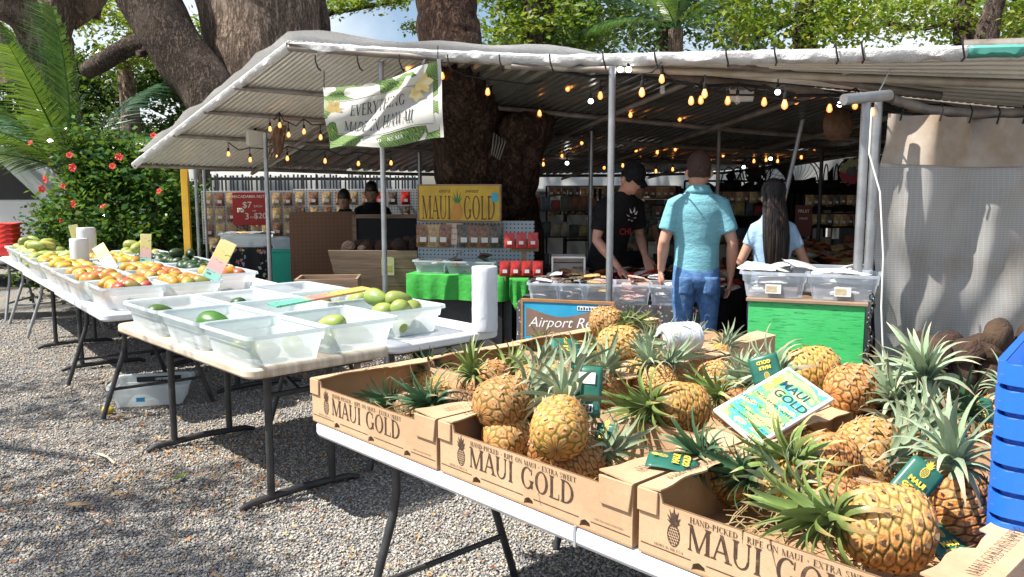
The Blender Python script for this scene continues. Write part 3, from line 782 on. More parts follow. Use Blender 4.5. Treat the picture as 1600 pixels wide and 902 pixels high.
# ---------------------------------------------------------------- palms
def frond_mesh(L, droop, wid, seed, nl=66, m=None):
    r = random.Random(seed); mb = MB()
    pts = []
    for k in range(13):
        s = k / 12
        pts.append(Vector((L * (s - 0.10 * droop * s ** 3), 0, -droop * L * 0.55 * s ** 2.2)))
    mb.tube(pts, [0.022 * (1 - 0.85 * k / 12) for k in range(13)], 5)
    for k in range(nl):
        s = 0.14 + 0.86 * k / nl
        i = min(int(s * 12), 11); p = pts[i].lerp(pts[i + 1], s * 12 - i); tg = (pts[i + 1] - pts[i]).normalized()
        ll = wid * (0.35 + 0.65 * math.sin(math.pi * min(1, s * 0.95 + 0.05)) ** 0.7) * (0.9 + 0.2 * r.random())
        for sd in (-1, 1):
            side = Vector((0, sd, 0)); d = (side * 0.85 + tg * 0.6 + Vector((0, 0, -0.05 - 0.18 * r.random()))).normalized()
            nrm = tg.cross(side) * sd; q1 = p + d * ll * 0.5 + Vector((0, 0, -0.03 * ll)); q2 = p + d * ll + Vector((0, 0, -0.35 * ll * (0.6 + 0.8 * r.random()) * (0.4 + s)))
            w0 = 0.014 * (0.8 + 0.4 * r.random())
            mb.add([p - tg * w0, p + tg * w0, q1 + tg * w0 * 0.9 , q1 - tg * w0 * 0.9, q2], [(0, 1, 2, 3), (3, 2, 4)])
    return mb.mesh('frond', m, smooth=False)
m_palm = leaf_mat('palm_green', [(0, (0.02, 0.065, 0.015)), (0.6, (0.05, 0.14, 0.025)), (1, (0.12, 0.23, 0.04))], 0.38, 0.25)
m_palm2 = leaf_mat('palm_blue', [(0, (0.015, 0.05, 0.03)), (0.6, (0.035, 0.10, 0.05)), (1, (0.07, 0.15, 0.08))], 0.3, 0.3)
FRD = [frond_mesh(2.6, 0.25, 0.62, 1, m=m_palm), frond_mesh(2.5, 0.75, 0.6, 2, m=m_palm), frond_mesh(2.4, 1.0, 0.55, 3, m=m_palm2), frond_mesh(2.5, 0.5, 0.6, 4, m=m_palm2)]
def palm(label, base, zc, fronds, r0=0.13, sc_=1.0):
    t = thing('palm_tree', label, 'palm tree', base)
    MB().tube([(0, 0, 0), (0.03, 0, zc * 0.5), (0, 0, zc)], [r0 * 1.3, r0, r0 * 0.9], 12).build('trunk', m_bark, t)
    for az_, el, k, s, roll in fronds:
        o = link('frond', FRD[k], t)
        o.location = (0, 0, zc - 0.02)
        o.rotation_mode = 'QUATERNION'
        o.rotation_quaternion = Quaternion((0, 0, 1), R(az_)) @ Quaternion((0, 1, 0), -R(el)) @ Quaternion((1, 0, 0), R(roll))
        o.scale = (s * sc_,) * 3
    return t
pb = D(118, 330, 11.2)
palm('young coconut palm with bright feathery fronds behind the flowering bush', (pb.x, pb.y, 0), 1.7,
     [(100, 82, 0, 1.0, 60), (130, 66, 3, 0.9, 40), (40, 48, 2, 0.72, 30), (0, 40, 1, 0.72, 10), (-20, 36, 1, 0.85, 0), (165, 42, 3, 0.9, -20), (180, 38, 1, 0.95, 10), (200, 52, 0, 0.9, 0), (215, 28, 2, 0.9, 20), (60, 60, 3, 0.85, 0), (-70, 50, 2, 0.7, 0), (240, 40, 1, 0.9, 0), (260, 62, 0, 0.8, 20), (150, 72, 0, 0.9, 50), (96, 72, 0, 0.85, 85), (20, 30, 3, 0.7, 20), (105, 60, 0, 0.9, 75)], sc_=0.92)
pb = D(20, 330, 12.6)
palm('drooping palm with arching fronds at the left edge of the picture', (pb.x - 0.9, pb.y, 0), 1.6, [(10, 62, 1, 0.75, 0), (25, 40, 3, 0.72, 0), (-15, 45, 2, 0.75, 0), (60, 55, 3, 0.7, 0), (-50, 60, 1, 0.6, 0), (0, 80, 0, 0.55, 40), (120, 50, 1, 0.7, 0), (180, 50, 2, 0.7, 0), (240, 50, 3, 0.7, 0)])
pb = D(1050, 300, 16.5)
palm('coconut palm crown showing over the middle of the roof', (pb.x, pb.y, 0), 4.55, [(0, 30, 1, 0.75, 0), (25, 45, 3, 0.75, 0), (180, 28, 2, 0.8, 0), (160, 42, 3, 0.75, 0), (200, 20, 1, 0.75, 0), (90, 78, 0, 0.7, 90), (70, 62, 0, 0.7, 40), (115, 60, 3, 0.7, -40), (-20, 15, 2, 0.75, 0), (-60, 40, 1, 0.6, 0), (-120, 40, 1, 0.6, 0), (-90, 70, 3, 0.6, 0)], 0.16)
# ---------------------------------------------------------------- hibiscus bush
bb = D(196, 395, 10.4); bb.z = 0
hb = thing('hibiscus_bush', 'tall glossy hibiscus bush with red flowers left of the canopy', 'bush', (bb.x, bb.y, 0))
cl = []
for k in range(190):
    a = rnd.random() * 6.283; e = math.acos(1 - 1.4 * rnd.random()); q = 0.72 + 0.28 * rnd.random()
    cl.append((0.98 * q * math.sin(e) * math.cos(a), 0.95 * q * math.sin(e) * math.sin(a), 0.75 + 1.1 * q * math.cos(e) + 0.10 * math.cos(a * 3)))
for k in range(36): cl.append((-0.2 + 0.5 * rnd.random() - 0.3, -0.3 + 0.6 * rnd.random(), 1.6 + 0.5 * rnd.random()))
V, Fc = leaf_cloud(cl, 62, 0.13, 0.085, 0.62, 0.9, 21, 0.5)
m_hib = leaf_mat('hibiscus_leaf', [(0, (0.02, 0.06, 0.015)), (0.6, (0.05, 0.13, 0.028)), (1, (0.12, 0.22, 0.05))], 0.28, 0.14)
link('crown', np_mesh('crown', V, Fc, m_hib), hb)
for k in range(16):
    a = rnd.random() * 6.28
    MB().tube([(0.15 * math.cos(a), 0.15 * math.sin(a), 0), (0.4 * math.cos(a), 0.4 * math.sin(a), 0.5), (0.8 * math.cos(a), 0.7 * math.sin(a), 1.1 + 0.5 * rnd.random())], [0.025, 0.018, 0.008], 6).build('stem', m_bark, hb)
m_flow = PM('hibiscus_red', (0.62, 0.03, 0.03), (0.75, 0.12, 0.10), 30, 0.5)
fm = MB()
for k in range(5):
    a = 2 * math.pi * k / 5
    fm.grid(lambda u, v: Vector((math.cos(a) * (0.01 + 0.07 * v), math.sin(a) * (0.01 + 0.07 * v), 0.035 * v - 0.02 * v * v)) + Vector((-math.sin(a), math.cos(a), 0)) * (u - .5) * 0.075 * math.sin(math.pi * min(1, .15 + v * .8)) + Vector((0, 0, .012 * math.sin(u * 9))), 4, 5)
fm.tube([(0, 0, 0), (0.01, 0, 0.05), (0.025, 0, 0.085)], 0.006, 5)
fme = fm.mesh('flower', m_flow)
for px, py in ((48, 224), (114, 262), (176, 260), (72, 280), (66, 295), (99, 291), (116, 319), (162, 325), (98, 345), (109, 243), (240, 212), (249, 299), (186, 246), (116, 372)):
    o = link('flower', fme, hb); q = D(px, py, 9.35 + 0.25 * rnd.random()) - bb
    o.location = q; o.rotation_mode = 'QUATERNION'
    o.rotation_quaternion = Vector((1.6 * rnd.random() - .9, -1, 1.2 * rnd.random() - .3)).to_track_quat('Z', 'Y'); o.scale = (0.42 + 0.3 * rnd.random(),) * 3
def low_plant(label, px, py, d, w_, h_, m, seed, n=14, per=50, size=0.08):
    b = D(px, py, d); b.z = 0
    t = thing('low_shrub', label, 'shrub', (b.x, b.y, 0))
    r = random.Random(seed)
    V, Fc = leaf_cloud([((r.random() - .5) * w_, (r.random() - .5) * 0.5, h_ * (0.25 + 0.7 * r.random())) for _ in range(n)], per, 0.1, size, 0.55, 0.8, seed)
    link('crown', np_mesh('crown', V, Fc, m), t)
    for k in range(5): MB().tube([(0, 0, 0), ((r.random() - .5) * w_ * .7, 0.1 * r.random(), h_ * 0.8)], [0.012, 0.005], 5).build('stem', m_bark, t)
low_plant('bright green low shrub beneath the van and bush', 80, 370, 11.4, 0.8, 0.62, m_leaf_g, 31)
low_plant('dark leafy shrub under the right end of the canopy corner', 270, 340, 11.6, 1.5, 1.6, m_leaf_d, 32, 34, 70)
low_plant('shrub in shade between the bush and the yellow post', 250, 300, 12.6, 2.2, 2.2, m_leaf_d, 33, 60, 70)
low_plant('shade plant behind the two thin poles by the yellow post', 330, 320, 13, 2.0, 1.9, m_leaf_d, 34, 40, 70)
# ---------------------------------------------------------------- van
def van():
    p = D(-10, 350, 13.2)
    t = thing('white_van', 'white panel van parked behind the bush at the left', 'van', (p.x, p.y, 0), R(8))
    mp = PM('van_white', (0.75, 0.76, 0.78), rough=0.25); glass = PM('van_glass', (0.02, 0.025, 0.03), rough=0.05)
    side = [(-3.2, 0.35), (2.1, 0.35), (2.15, 0.95), (2.05, 1.15), (1.2, 1.3), (0.6, 1.95), (0.3, 2.15), (-3.1, 2.2), (-3.2, 2.0)]
    Mx = Matrix(((1, 0, 0), (0, 0, -1), (0, 1, 0)))
    body = MB().prism(side, 1.9, Mx, (0, 0.95, 0)).build('body', mp, t, bevel=0.07)
    MB().prism([(-0.35, 1.32), (1.1, 1.32), (0.55, 1.9), (-0.35, 1.95)], 0.02, Mx, (0, -0.945, 0)).build('window', glass, t)
    MB().bx((-3.18, -0.97, 0.5), (2.1, -0.94, 0.62)).build('rub_strip', m_dark, t)
    MB().bx((-3.2, -0.9, 0.28), (2.1, 0.9, 0.42)).build('underbody', m_dark, t)
    d = MB().bx((-0.42, -0.963, 0.62), (-0.40, -0.945, 2.0)).build('door_seam', m_dark, t)
    MB().bx((-0.78, -0.985, 1.12), (-0.55, -0.945, 1.16)).build('door_handle', m_black, t)
    MB().bx((-3.1, -0.965, 1.27), (1.2, -0.945, 1.29)).build('body_crease', mp, t)
    for x in (-2.2, 1.35):
        for y in (-0.86, 0.86):
            wv = MB().tube([(x, y - 0.11, 0.34), (x, y + 0.11, 0.34)], 0.34, 22).build('wheel', m_dark, t)
            MB().tube([(x, y - 0.12, 0.34), (x, y + 0.12, 0.34)], 0.2, 18).build('rim', m_galv, wv)
van()
# ================================================================= TABLES, BINS, FRUIT
m_tbl_w = PM('table_white', (0.74, 0.75, 0.77), (0.60, 0.62, 0.66), 3, 0.45, bump=0.1, bscale=200)
m_tbl_b = PM('table_worn', (0.66, 0.57, 0.45), (0.38, 0.27, 0.17), 7, 0.6, bump=0.15, bscale=60, lo=0.40, hi=0.72, stretch=(0.3, 3, 1))
m_leg = PM('leg_steel', (0.035, 0.035, 0.04), (0.07, 0.068, 0.068), 12, 0.45, 0.3)
m_leg_g = PM('leg_grey', (0.3, 0.31, 0.32), (0.4, 0.4, 0.41), 12, 0.45, 0.3)
def rrect(L, W, r, n=6):
    P = []
    for cx, cy, a0 in ((L / 2 - r, W / 2 - r, 0), (-L / 2 + r, W / 2 - r, 90), (-L / 2 + r, -W / 2 + r, 180), (L / 2 - r, -W / 2 + r, 270)):
        for k in range(n + 1):
            a = R(a0 + 90 * k / n); P.append((cx + r * math.cos(a), cy + r * math.sin(a)))
    return P
def table(label, c, rz, L=1.75, W=0.76, H=0.74, style='T', m=None, group='folding tables', seam=False, legm=None):
    """local x along the length, y across; top at H"""
    t = thing('folding_table', label, 'table', c, rz, group)
    m = m or m_tbl_w; legm = legm or m_leg
    MB().prism(rrect(L, W, 0.07), 0.048, None, (0, 0, H - 0.048)).build('tabletop', m, t, bevel=0.012)
    MB().prism(rrect(L - 0.12, W - 0.12, 0.05), 0.02, None, (0, 0, H - 0.068)).build('under_frame', legm, t)
    if seam:
        MB().box((0, 0, H - 0.023), (0.008, W + 0.004, 0.052)).build('centre_seam', PM('seam_grey', (0.3, 0.31, 0.33), rough=0.6), t)
    for sx in (-1, 1):
        x = sx * (L / 2 - 0.26)
        if style == 'T':
            for y in (-0.17, 0.17):
                MB().tube([(x, y, H - 0.06), (x, y, 0.04)], 0.019, 10).build('leg', legm, t)
            MB().tube([(x, -0.33, 0.012), (x, -0.27, 0.03), (x, 0, 0.042), (x, 0.27, 0.03), (x, 0.33, 0.012)], [0.013, 0.018, 0.02, 0.018, 0.013], 10).build('foot_bar', legm, t)
            MB().tube([(x, -0.17, H - 0.2), (x, 0.17, H - 0.2)], 0.012, 8).build('cross_bar', legm, t)
            MB().tube([(x, 0, H - 0.2), (x - sx * 0.42, 0, H - 0.06)], 0.011, 8).build('brace', legm, t)
        else:
            for y in (-1, 1):
                MB().tube([(x, y * 0.2, H - 0.06), (x, y * 0.2, 0.5), (x, y * 0.215, 0.43), (x + sx * 0.0, y * 0.36, 0.012)], 0.0155, 10).build('leg', legm, t)
            MB().tube([(x, -0.285, 0.2), (x, 0.285, 0.2)], 0.011, 8).build('cross_bar', legm, t)
            MB().tube([(x, 0, H - 0.16), (x - sx * 0.4, 0, H - 0.06)], 0.011, 8).build('brace', legm, t)
            MB().tube([(x, -0.2, H - 0.16), (x, 0.2, H - 0.16)], 0.011, 8).build('cross_bar', legm, t)
    return t
def tab_uv(label, u0, u1, v0, v1, **k):
    c = UV((u0 + u1) / 2, (v0 + v1) / 2)
    return table(label, c, R(TH), u1 - u0, v1 - v0, **k)
H0 = 0.74
tab_uv('worn beige folding table holding the open row of clear bins', -5.08, -3.36, 1.60, 2.37, m=m_tbl_b)
tab_uv('pale folding table under the upright white bag roll', -5.06, -3.40, 2.39, 3.15, H=0.735, m=m_tbl_w, style='X')
tab_uv('white folding table with seam carrying the front row of pineapple boxes', -2.50, -0.02, 1.402, 2.16, seam=True, style='X')
tab_uv('white folding table carrying the back rows of pineapple boxes', -2.56, -0.30, 2.42, 3.18, style='X')
UB = Vector((math.cos(R(-52)), math.sin(R(-52)), 0)); NB = Vector((math.sin(R(52)), math.cos(R(52)), 0))
KB = G(158, 492, 0.74); KB.z = 0     # near corner of the mango table
def UVB(u, v, z=0): return KB + UB * u + NB * v + Vector((0, 0, z))
def tab_b(label, u0, v0, L, W, **k): return table(label, UVB(u0 + L / 2, v0 + W / 2), R(-52), L, W, **k)
tab_b('white folding table loaded with bins of ripe mangoes', -1.68, 0.0, 1.70, 0.76, style='X')
tab_b('white folding table behind the mango table under avocado bins', -1.9, 0.80, 1.7, 0.74, style='T')
tab_b('white folding table with bins of yellow mangoes at the left', -3.46, 0.02, 1.72, 0.76, style='T')
tab_b('white folding table behind the yellow mango bins', -3.7, 0.80, 1.7, 0.74, style='T')
tab_b('farthest white folding table at the left edge of the picture', -5.3, 0.05, 1.75, 0.76, style='X', legm=m_leg_g)
# ---------------------------------------------------------------- clear bins
def mat_bin(name, col, tr, rough=0.25):
    t = NT(name)
    c = t.ramp(t.noise(7, 5), [(0.35, col), (0.7, tuple(min(1, x * 0.86) for x in col))])
    t.set(c, rough, 0, 0.5)
    t.translucent(col, 0.42)
    t.transparent(tr)
    return t.m
m_bin = mat_bin('frosted_plastic', (0.78, 0.85, 0.87), 0.22)
m_bin_b = mat_bin('blueish_plastic', (0.72, 0.78, 0.86), 0.48)
def bin_proto(L, W, H, m, label_paper=True):
    """tapered clear tub, local x along L"""
    t = thing('clear_bin', 'x', 'bin')
    mb = MB(); tp = 0.86
    def ring(k, z, off=0):
        s = tp + (1 - tp) * k
        return [(x * s + (off if x > 0 else -off), y * s + (off if y > 0 else -off), z) for x, y in rrect(L, W, 0.045, 4)]
    rings = [ring(0, 0.0), ring(0.0, 0.004), ring(0.62, H * 0.62), ring(0.66, H * 0.63, 0.006), ring(0.97, H * 0.97, 0.004), ring(1, H, 0.004)]
    n = len(rings[0])
    V = [p for r_ in rings for p in r_]
    mb.add(V, [tuple(range(n))[::-1]] + [(i * n + k, i * n + (k + 1) % n, (i + 1) * n + (k + 1) % n, (i + 1) * n + k) for i in range(len(rings) - 1) for k in range(n)])
    mb.build('tub', m, t)
    rb = MB()
    r0 = ring(1, H, 0.002); r1 = ring(1, H + 0.004, 0.016); r2 = ring(1, H - 0.014, 0.018); r3 = ring(1, H - 0.014, 0.013)
    rb.add(r0 + r1 + r2 + r3, [(i * n + k, (i + 1) * n + k, (i + 1) * n + (k + 1) % n, i * n + (k + 1) % n) for i in range(3) for k in range(n)])
    rb.build('rim', m, t)
    if label_paper:
        s = tp + (1 - tp) * 0.35
        MB().box((L * 0.18, -W / 2 * s - 0.0065, H * 0.36), (0.075, 0.001, 0.05)).build('paper_label', m_white, t, smooth=False)
    freeze(t)
    return t
BIN_A = bin_proto(0.50, 0.39, 0.145, m_bin, False)
BIN_S = bin_proto(0.40, 0.30, 0.15, m_bin_b, False)
used = set()
def put_bin(proto, loc, rz, label, group='clear plastic bins', m=None):
    if proto.name not in used:
        used.add(proto.name); proto.location = loc; proto.rotation_euler = (0, 0, rz); tag(proto, label, 'bin', group); return proto
    c = dup(proto, loc, rz, label, group)
    return c
# ---------------------------------------------------------------- fruit
def fruit_mesh(name, L, r, m, skew=0.15, neck=0.0, n=14, k=10, seed=0):
    mb = MB(); rings = []
    for i in range(k + 1):
        s = i / k; a = math.pi * s
        rr = r * math.sin(a) ** 0.75 * (1 + 0.18 * math.cos(a) - neck * max(0, s - 0.5) ** 1.5 * 2.2)
        rings.append((Vector((-L / 2 * math.cos(a), skew * r * math.sin(a * 1.0) * math.cos(a), 0)), max(rr, 0.0012), max(rr * 0.92, 0.0012), Vector((0, 1, 0)), Vector((0, 0, 1))))
    mb.loft(rings, n)
    return mb.mesh(name, m, ang=80)
def mango_mat():
    t = NT('mango_skin')
    oi = t.n('ShaderNodeObjectInfo')
    base = t.ramp(oi.outputs['Random'], [(0.0, (0.50, 0.24, 0.03)), (0.25, (0.52, 0.33, 0.045)), (0.45, (0.32, 0.30, 0.05)), (0.6, (0.46, 0.14, 0.03)), (0.78, (0.34, 0.035, 0.025)), (1.0, (0.20, 0.25, 0.05))])
    blush = t.ramp(oi.outputs['Random'], [(0.0, (0.55, 0.12, 0.03)), (0.5, (0.5, 0.16, 0.05)), (1.0, (0.35, 0.06, 0.05))])
    c = t.mix(t.ramp(t.noise(9, 3), [(0.45, (0, 0, 0)), (0.7, (1, 1, 1))]), base, blush)
    sp = t.ramp(t.noise(90, 3), [(0.62, (0, 0, 0)), (0.72, (0.35, 0.35, 0.35))])
    t.set(t.mix(sp, c, (0.55, 0.45, 0.2)), 0.38)
    return t.m
m_mango = mango_mat()
m_mango_y = PM('mango_yellow', (0.54, 0.29, 0.025), (0.42, 0.30, 0.05), 12, 0.4, obj_var=0.25)
m_avo = PM('avocado_skin', (0.030, 0.075, 0.018), (0.012, 0.028, 0.014), 14, 0.42, bump=0.5, bscale=220, bdist=0.002, obj_var=0.35)
m_avo_g = PM('avocado_green', (0.07, 0.17, 0.02), (0.035, 0.10, 0.015), 12, 0.35, bump=0.3, bscale=200, bdist=0.002, obj_var=0.3)
m_lime = PM('green_mango', (0.30, 0.34, 0.08), (0.17, 0.24, 0.06), 8, 0.35, obj_var=0.2)
m_papaya = PM('papaya_skin', (0.20, 0.30, 0.06), (0.45, 0.35, 0.07), 5, 0.45, obj_var=0.3)
FM = dict(mango=fruit_mesh('mango', 0.115, 0.046, m_mango), yellow=fruit_mesh('mango', 0.12, 0.045, m_mango_y), avocado=fruit_mesh('avocado', 0.115, 0.045, m_avo, 0, 0.35),
          big=fruit_mesh('avocado', 0.17, 0.06, m_avo_g, 0, 0.25), green=fruit_mesh('mango', 0.14, 0.047, m_lime, 0.25, 0.15), papaya=fruit_mesh('papaya', 0.17, 0.05, m_papaya, 0, 0.2))
FN = dict(mango='mango', yellow='mango', avocado='avocado', big='avocado', green='mango', papaya='papaya')
def fruit(kind, loc, label, group, rot=None, s=1.0):
    o = link(FN[kind], FM[kind])
    o.location = loc; o.rotation_mode = 'QUATERNION'
    o.rotation_quaternion = rot or Quaternion((0, 0, 1), rnd.random() * 6.28) @ Quaternion((1, 0, 0), rnd.random() * 6.28) @ Quaternion((0, 1, 0), (rnd.random() - .5) * 0.9)
    o.scale = (s,) * 3
    return tag(o, label, FN[kind], group)
def fill(kind, c, X, L, W, z0, layers, label, group, s=1.0, gap=0.098):
    """heap fruit in a tub: c centre on the table, X along L"""
    Y = Vector((-X.y, X.x, 0)); st = gap * s
    for k in range(layers):
        Lk, Wk = L * 0.86 - 0.085 * s * (1 + 0.9 * max(0, k - 1)), W * 0.86 - 0.085 * s * (1 + 0.9 * max(0, k - 1))
        nx = max(1, int(Lk / st) + 1); ny = max(1, int(Wk / (st * 0.86)) + 1)
        for i in range(nx):
            for j in range(ny):
                if k >= 2 and rnd.random() < 0.18: continue
                x = (i - (nx - 1) / 2) * min(st, Lk / max(nx - 1, 1)) + (rnd.random() - .5) * 0.02; y = (j - (ny - 1) / 2) * min(st * 0.86, Wk / max(ny - 1, 1)) + (rnd.random() - .5) * 0.02
                fruit(kind, c + X * x + Y * y + Vector((0, 0, z0 + 0.05 * s + k * 0.072 * s + 0.012 * rnd.random())), label, group, s=s * (0.9 + 0.25 * rnd.random()))
# bins on the beige table and the one behind it: three along the table, three across
def bin_slip(b, x=0.10): MB().box((x, -0.39 / 2 * 0.905 - 0.0075, 0.05), (0.075, 0.001, 0.05)).build('paper_label', m_white, b, smooth=False)
names = ['nearest corner', 'second from the corner', 'far left end']
for i, u in enumerate((-3.60, -4.12, -4.64)):
    c = UV(u, 1.80); put_bin(BIN_A, (c.x, c.y, H0 + 0.003), R(TH), 'frosted bin, ' + names[i] + ' of the front row on the beige table')
mid_l = ['beside the nearest corner bin', 'under the painted price plank', 'at the far end']
for i, u in enumerate((-3.64, -4.16, -4.67)):
    c = UV(u + 0.02, 2.205); put_bin(BIN_A, (c.x, c.y, H0 + 0.003), R(TH), 'second row frosted bin ' + mid_l[i] + ' on the beige table')
bk_l = ['of green mangoes left of the upright bag roll', 'second in the row behind the upright bag roll', 'farthest in the row behind the upright bag roll']
for i, u in enumerate((-3.78, -4.30, -4.80)):
    c = UV(u, 2.64); lb_ = put_bin(BIN_A, (c.x, c.y, H0 + 0.003), R(TH), 'frosted bin ' + bk_l[i])
    if i == 0: pass
def fr(kind, u, v, z, rz, s, label, group):
    p = UV(u, v, z); fruit(kind, p, label, group, Quaternion((0, 0, 1), R(TH) + rz) @ Quaternion((0, 1, 0), 0.15), s)
fr('big', -4.10, 1.78, 0.835, 0.4, 1.15, 'large green avocado in the second bin of the front row', None); fr('big', -3.96, 1.88, 0.80, 1.4, 0.9, 'smaller green avocado in the right side of the second front bin', None)
fr('big', -4.66, 1.72, 0.83, 1.2, 0.95, 'bright green avocado in the far left front bin', None); fr('avocado', -4.52, 1.72, 0.80, 0.4, 0.8, 'small dark avocado in the far left front bin', None)
fr('green', -4.56, 1.86, 0.79, 2.4, 1.0, 'pale green mango low in the far left front bin', None)
for k, (u, v) in enumerate(((-3.5, 1.9), (-3.62, 1.72), (-3.48, 1.75))): fr('green', u, v, 0.79, k, 1.05, 'green mango at the bottom of the nearest corner bin', 'green mangoes low in the corner bin')
for k, (u, v, z) in enumerate(((-3.52, 2.12, 0.80), (-3.60, 2.3, 0.79), (-3.75, 2.15, 0.79), (-3.66, 2.2, 0.84))): fr('green', u, v, z, k * 1.3, 1.1, 'green mango in the second row bin beside the nearest corner bin', 'green mangoes in the second row bin')
for k, (u, v, z) in enumerate(((-3.62, 2.58, 0.80), (-3.75, 2.7, 0.80), (-3.9, 2.6, 0.80), (-3.72, 2.55, 0.86), (-3.86, 2.70, 0.87), (-3.66, 2.70, 0.86), (-3.84, 2.6, 0.92), (-3.74, 2.68, 0.91), (-3.64, 2.62, 0.88))): fr('green', u, v, z, k * 1.1, 1.15, 'pale green mango heaped in the bin left of the bag roll', 'pale green mangoes by the bag roll')
for k, (u, v, z) in enumerate(((-4.2, 2.6, 0.80), (-4.35, 2.7, 0.80), (-4.26, 2.74, 0.85), (-4.42, 2.58, 0.82))): fr('green', u, v, z, k * 1.7, 1.1, 'green mango in the second bin behind the bag roll', 'green mangoes in the second back bin')
for k, (u, v, z) in enumerate(((-4.66, 2.2, 0.80), (-4.52, 2.12, 0.80), (-4.78, 2.22, 0.82))): fr('avocado', u, v, z, k * 1.7, 1.05, 'dark avocado in the far end second row bin', 'dark avocados at the far end')
# bins on the mango table
rows = [(-1.42, 0.20, 'mango', 2, 'at the left end of the mango table'), (-0.92, 0.20, 'mango', 2, 'in the middle of the mango table'), (-0.36, 0.24, 'mango', 2, 'at the near corner of the mango table'), (-0.36, 0.60, 'mango', 2, 'beside the tall slanting price plank'), (-0.92, 0.60, 'mango', 2, 'behind the middle mango bin'), (-1.44, 0.60, 'yellow', 2, 'behind the left end mango bin')]
for u, v, kd, ly, wh in rows:
    c = UVB(u, v); put_bin(BIN_A, (c.x, c.y, H0 + 0.003), R(-52), 'frosted bin heaped with ripe mangoes ' + wh)
    fill(kd, UVB(u, v), UB, 0.5, 0.37, H0 + 0.006, ly, 'ripe mango in the bin ' + wh, 'ripe mangoes ' + wh)
rows = [(-0.75, 1.0, 'mango', 2, 'mangoes', 'behind the slanting price plank'), (-1.35, 1.02, 'avocado', 2, 'avocados', 'nearest the yellow post'), (-1.9, 1.05, 'avocado', 3, 'avocados', 'second from the yellow post'), (-2.35, 0.95, 'avocado', 2, 'avocados', 'beside the short white sign')]
for u, v, kd, ly, nm, wh in rows:
    c = UVB(u, v); put_bin(BIN_A, (c.x, c.y, H0 + 0.003), R(-52), 'bin of ' + nm + ' on the back table ' + wh)
    fill(kd, UVB(u, v), UB, 0.5, 0.37, H0 + 0.006, ly, nm[:-1] + ' in the back table bin ' + wh, nm + ' ' + wh)
rows = [(-2.05, 0.22, 'yellow', 2, 'nearest the two stacked bag rolls'), (-2.62, 0.2, 'yellow', 2, 'left of the two bag rolls'), (-3.15, 0.22, 'papaya', 2, 'at the far left'), (-2.2, 0.62, 'yellow', 2, 'right of the two bag rolls'), (-2.75, 0.62, 'yellow', 2, 'behind the bag rolls')]
for u, v, kd, ly, wh in rows:
    c = UVB(u, v); put_bin(BIN_A, (c.x, c.y, H0 + 0.003), R(-52), 'bin of yellow fruit ' + wh)
    fill(kd, UVB(u, v), UB, 0.5, 0.37, H0 + 0.006, ly, ('papaya' if kd == 'papaya' else 'yellow mango') + ' in the bin ' + wh, kd + ' fruit ' + wh, gap=0.13 if kd == 'papaya' else 0.098)
for u, v, kd, wh in ((-3.9, 0.25, 'papaya', 'on the farthest table'), (-4.5, 0.25, 'green', 'at the picture edge on the farthest table'), (-3.1, 1.0, 'papaya', 'under the bush')):
    c = UVB(u, v); put_bin(BIN_A, (c.x, c.y, H0 + 0.003), R(-52), 'bin of green fruit ' + wh)
    fill(kd, UVB(u, v), UB, 0.5, 0.37, H0 + 0.006, 3, 'green fruit in the bin ' + wh, 'green fruit ' + wh, gap=0.13 if kd == 'papaya' else 0.1)
# bin under the table
p = G(235, 632, 0.0)
b = put_bin(BIN_A, (p.x, p.y + 0.05, 0.02), R(14), 'clear tub standing on the gravel under the beige table')
MB().box((0.02, 0.155, 0.118), (0.30, 0.012, 0.036)).build('dark_band', m_dark, b)
letter('tub', b, (0.04, 0.146, 0.118), (1, 0, 0), (0, 0, 1))
MB().box((-0.05, -0.181, 0.05), (0.055, 0.002, 0.03)).build('blue_sticker', PM('blue_sticker', (0.02, 0.35, 0.65), rough=0.4), b)
o = link('mango', FM['yellow']); o.location = G(169, 641, 0.03); o.scale = (0.7,) * 3; tag(o, 'fallen yellow-green mango on the gravel beside the clear tub', 'mango')
# ---------------------------------------------------------------- price planks
def mat_plank(name, stops, axis='X'):
    t = NT(name)
    sep = t.n('ShaderNodeSeparateXYZ'); t.l(t.coord('Generated'), sep.inputs[0])
    c = t.ramp(t.math('ADD', sep.outputs[axis], t.math('MULTIPLY', t.noise(9, 3), 0.12)), stops)
    ink = t.ramp(t.noise(60, 2, t.coord('Object', (1, 0.25, 1))), [(0.62, (1, 1, 1)), (0.68, (0.25, 0.2, 0.18))])
    t.set(t.mix(1.0, c, ink, 'MULTIPLY'), 0.6)
    return t.m
m_plank = mat_plank('painted_plank', [(0.05, (0.10, 0.45, 0.26)), (0.38, (0.14, 0.5, 0.3)), (0.45, (0.6, 0.16, 0.14)), (0.62, (0.62, 0.25, 0.14)), (0.7, (0.62, 0.33, 0.08)), (1, (0.6, 0.36, 0.1))])
m_plank2 = mat_plank('painted_plank_pastel', [(0.1, (0.3, 0.66, 0.55)), (0.25, (0.35, 0.62, 0.5)), (0.3, (0.75, 0.42, 0.42)), (0.55, (0.75, 0.5, 0.4)), (0.65, (0.72, 0.62, 0.22)), (1, (0.74, 0.66, 0.3))])
def plank(label, a, b, wd, m, up=(0, 0, 1), name='price_plank'):
    a = Vector(a); b = Vector(b); L = (b - a).length
    o = MB().bx((0, -wd / 2, 0), (L, wd / 2, 0.012)).build(name, m, None, bevel=0.002)
    X = b - a; Yv = Vector(up).cross(X)
    frame(o, a, X, Yv)
    return tag(o, label, 'sign', 'painted price planks')
plank('red, gold and green painted price plank lying across the frosted bins', UV(-4.02, 2.06, 0.905), UV(-3.96, 2.62, 0.955), 0.13, m_plank)
plank('pastel yellow and pink price plank standing slanted in the mango bin', D(328, 437, 5.75), D(358, 378, 5.85), 0.115, m_plank2, up=(0.3, -0.9, 0.3))
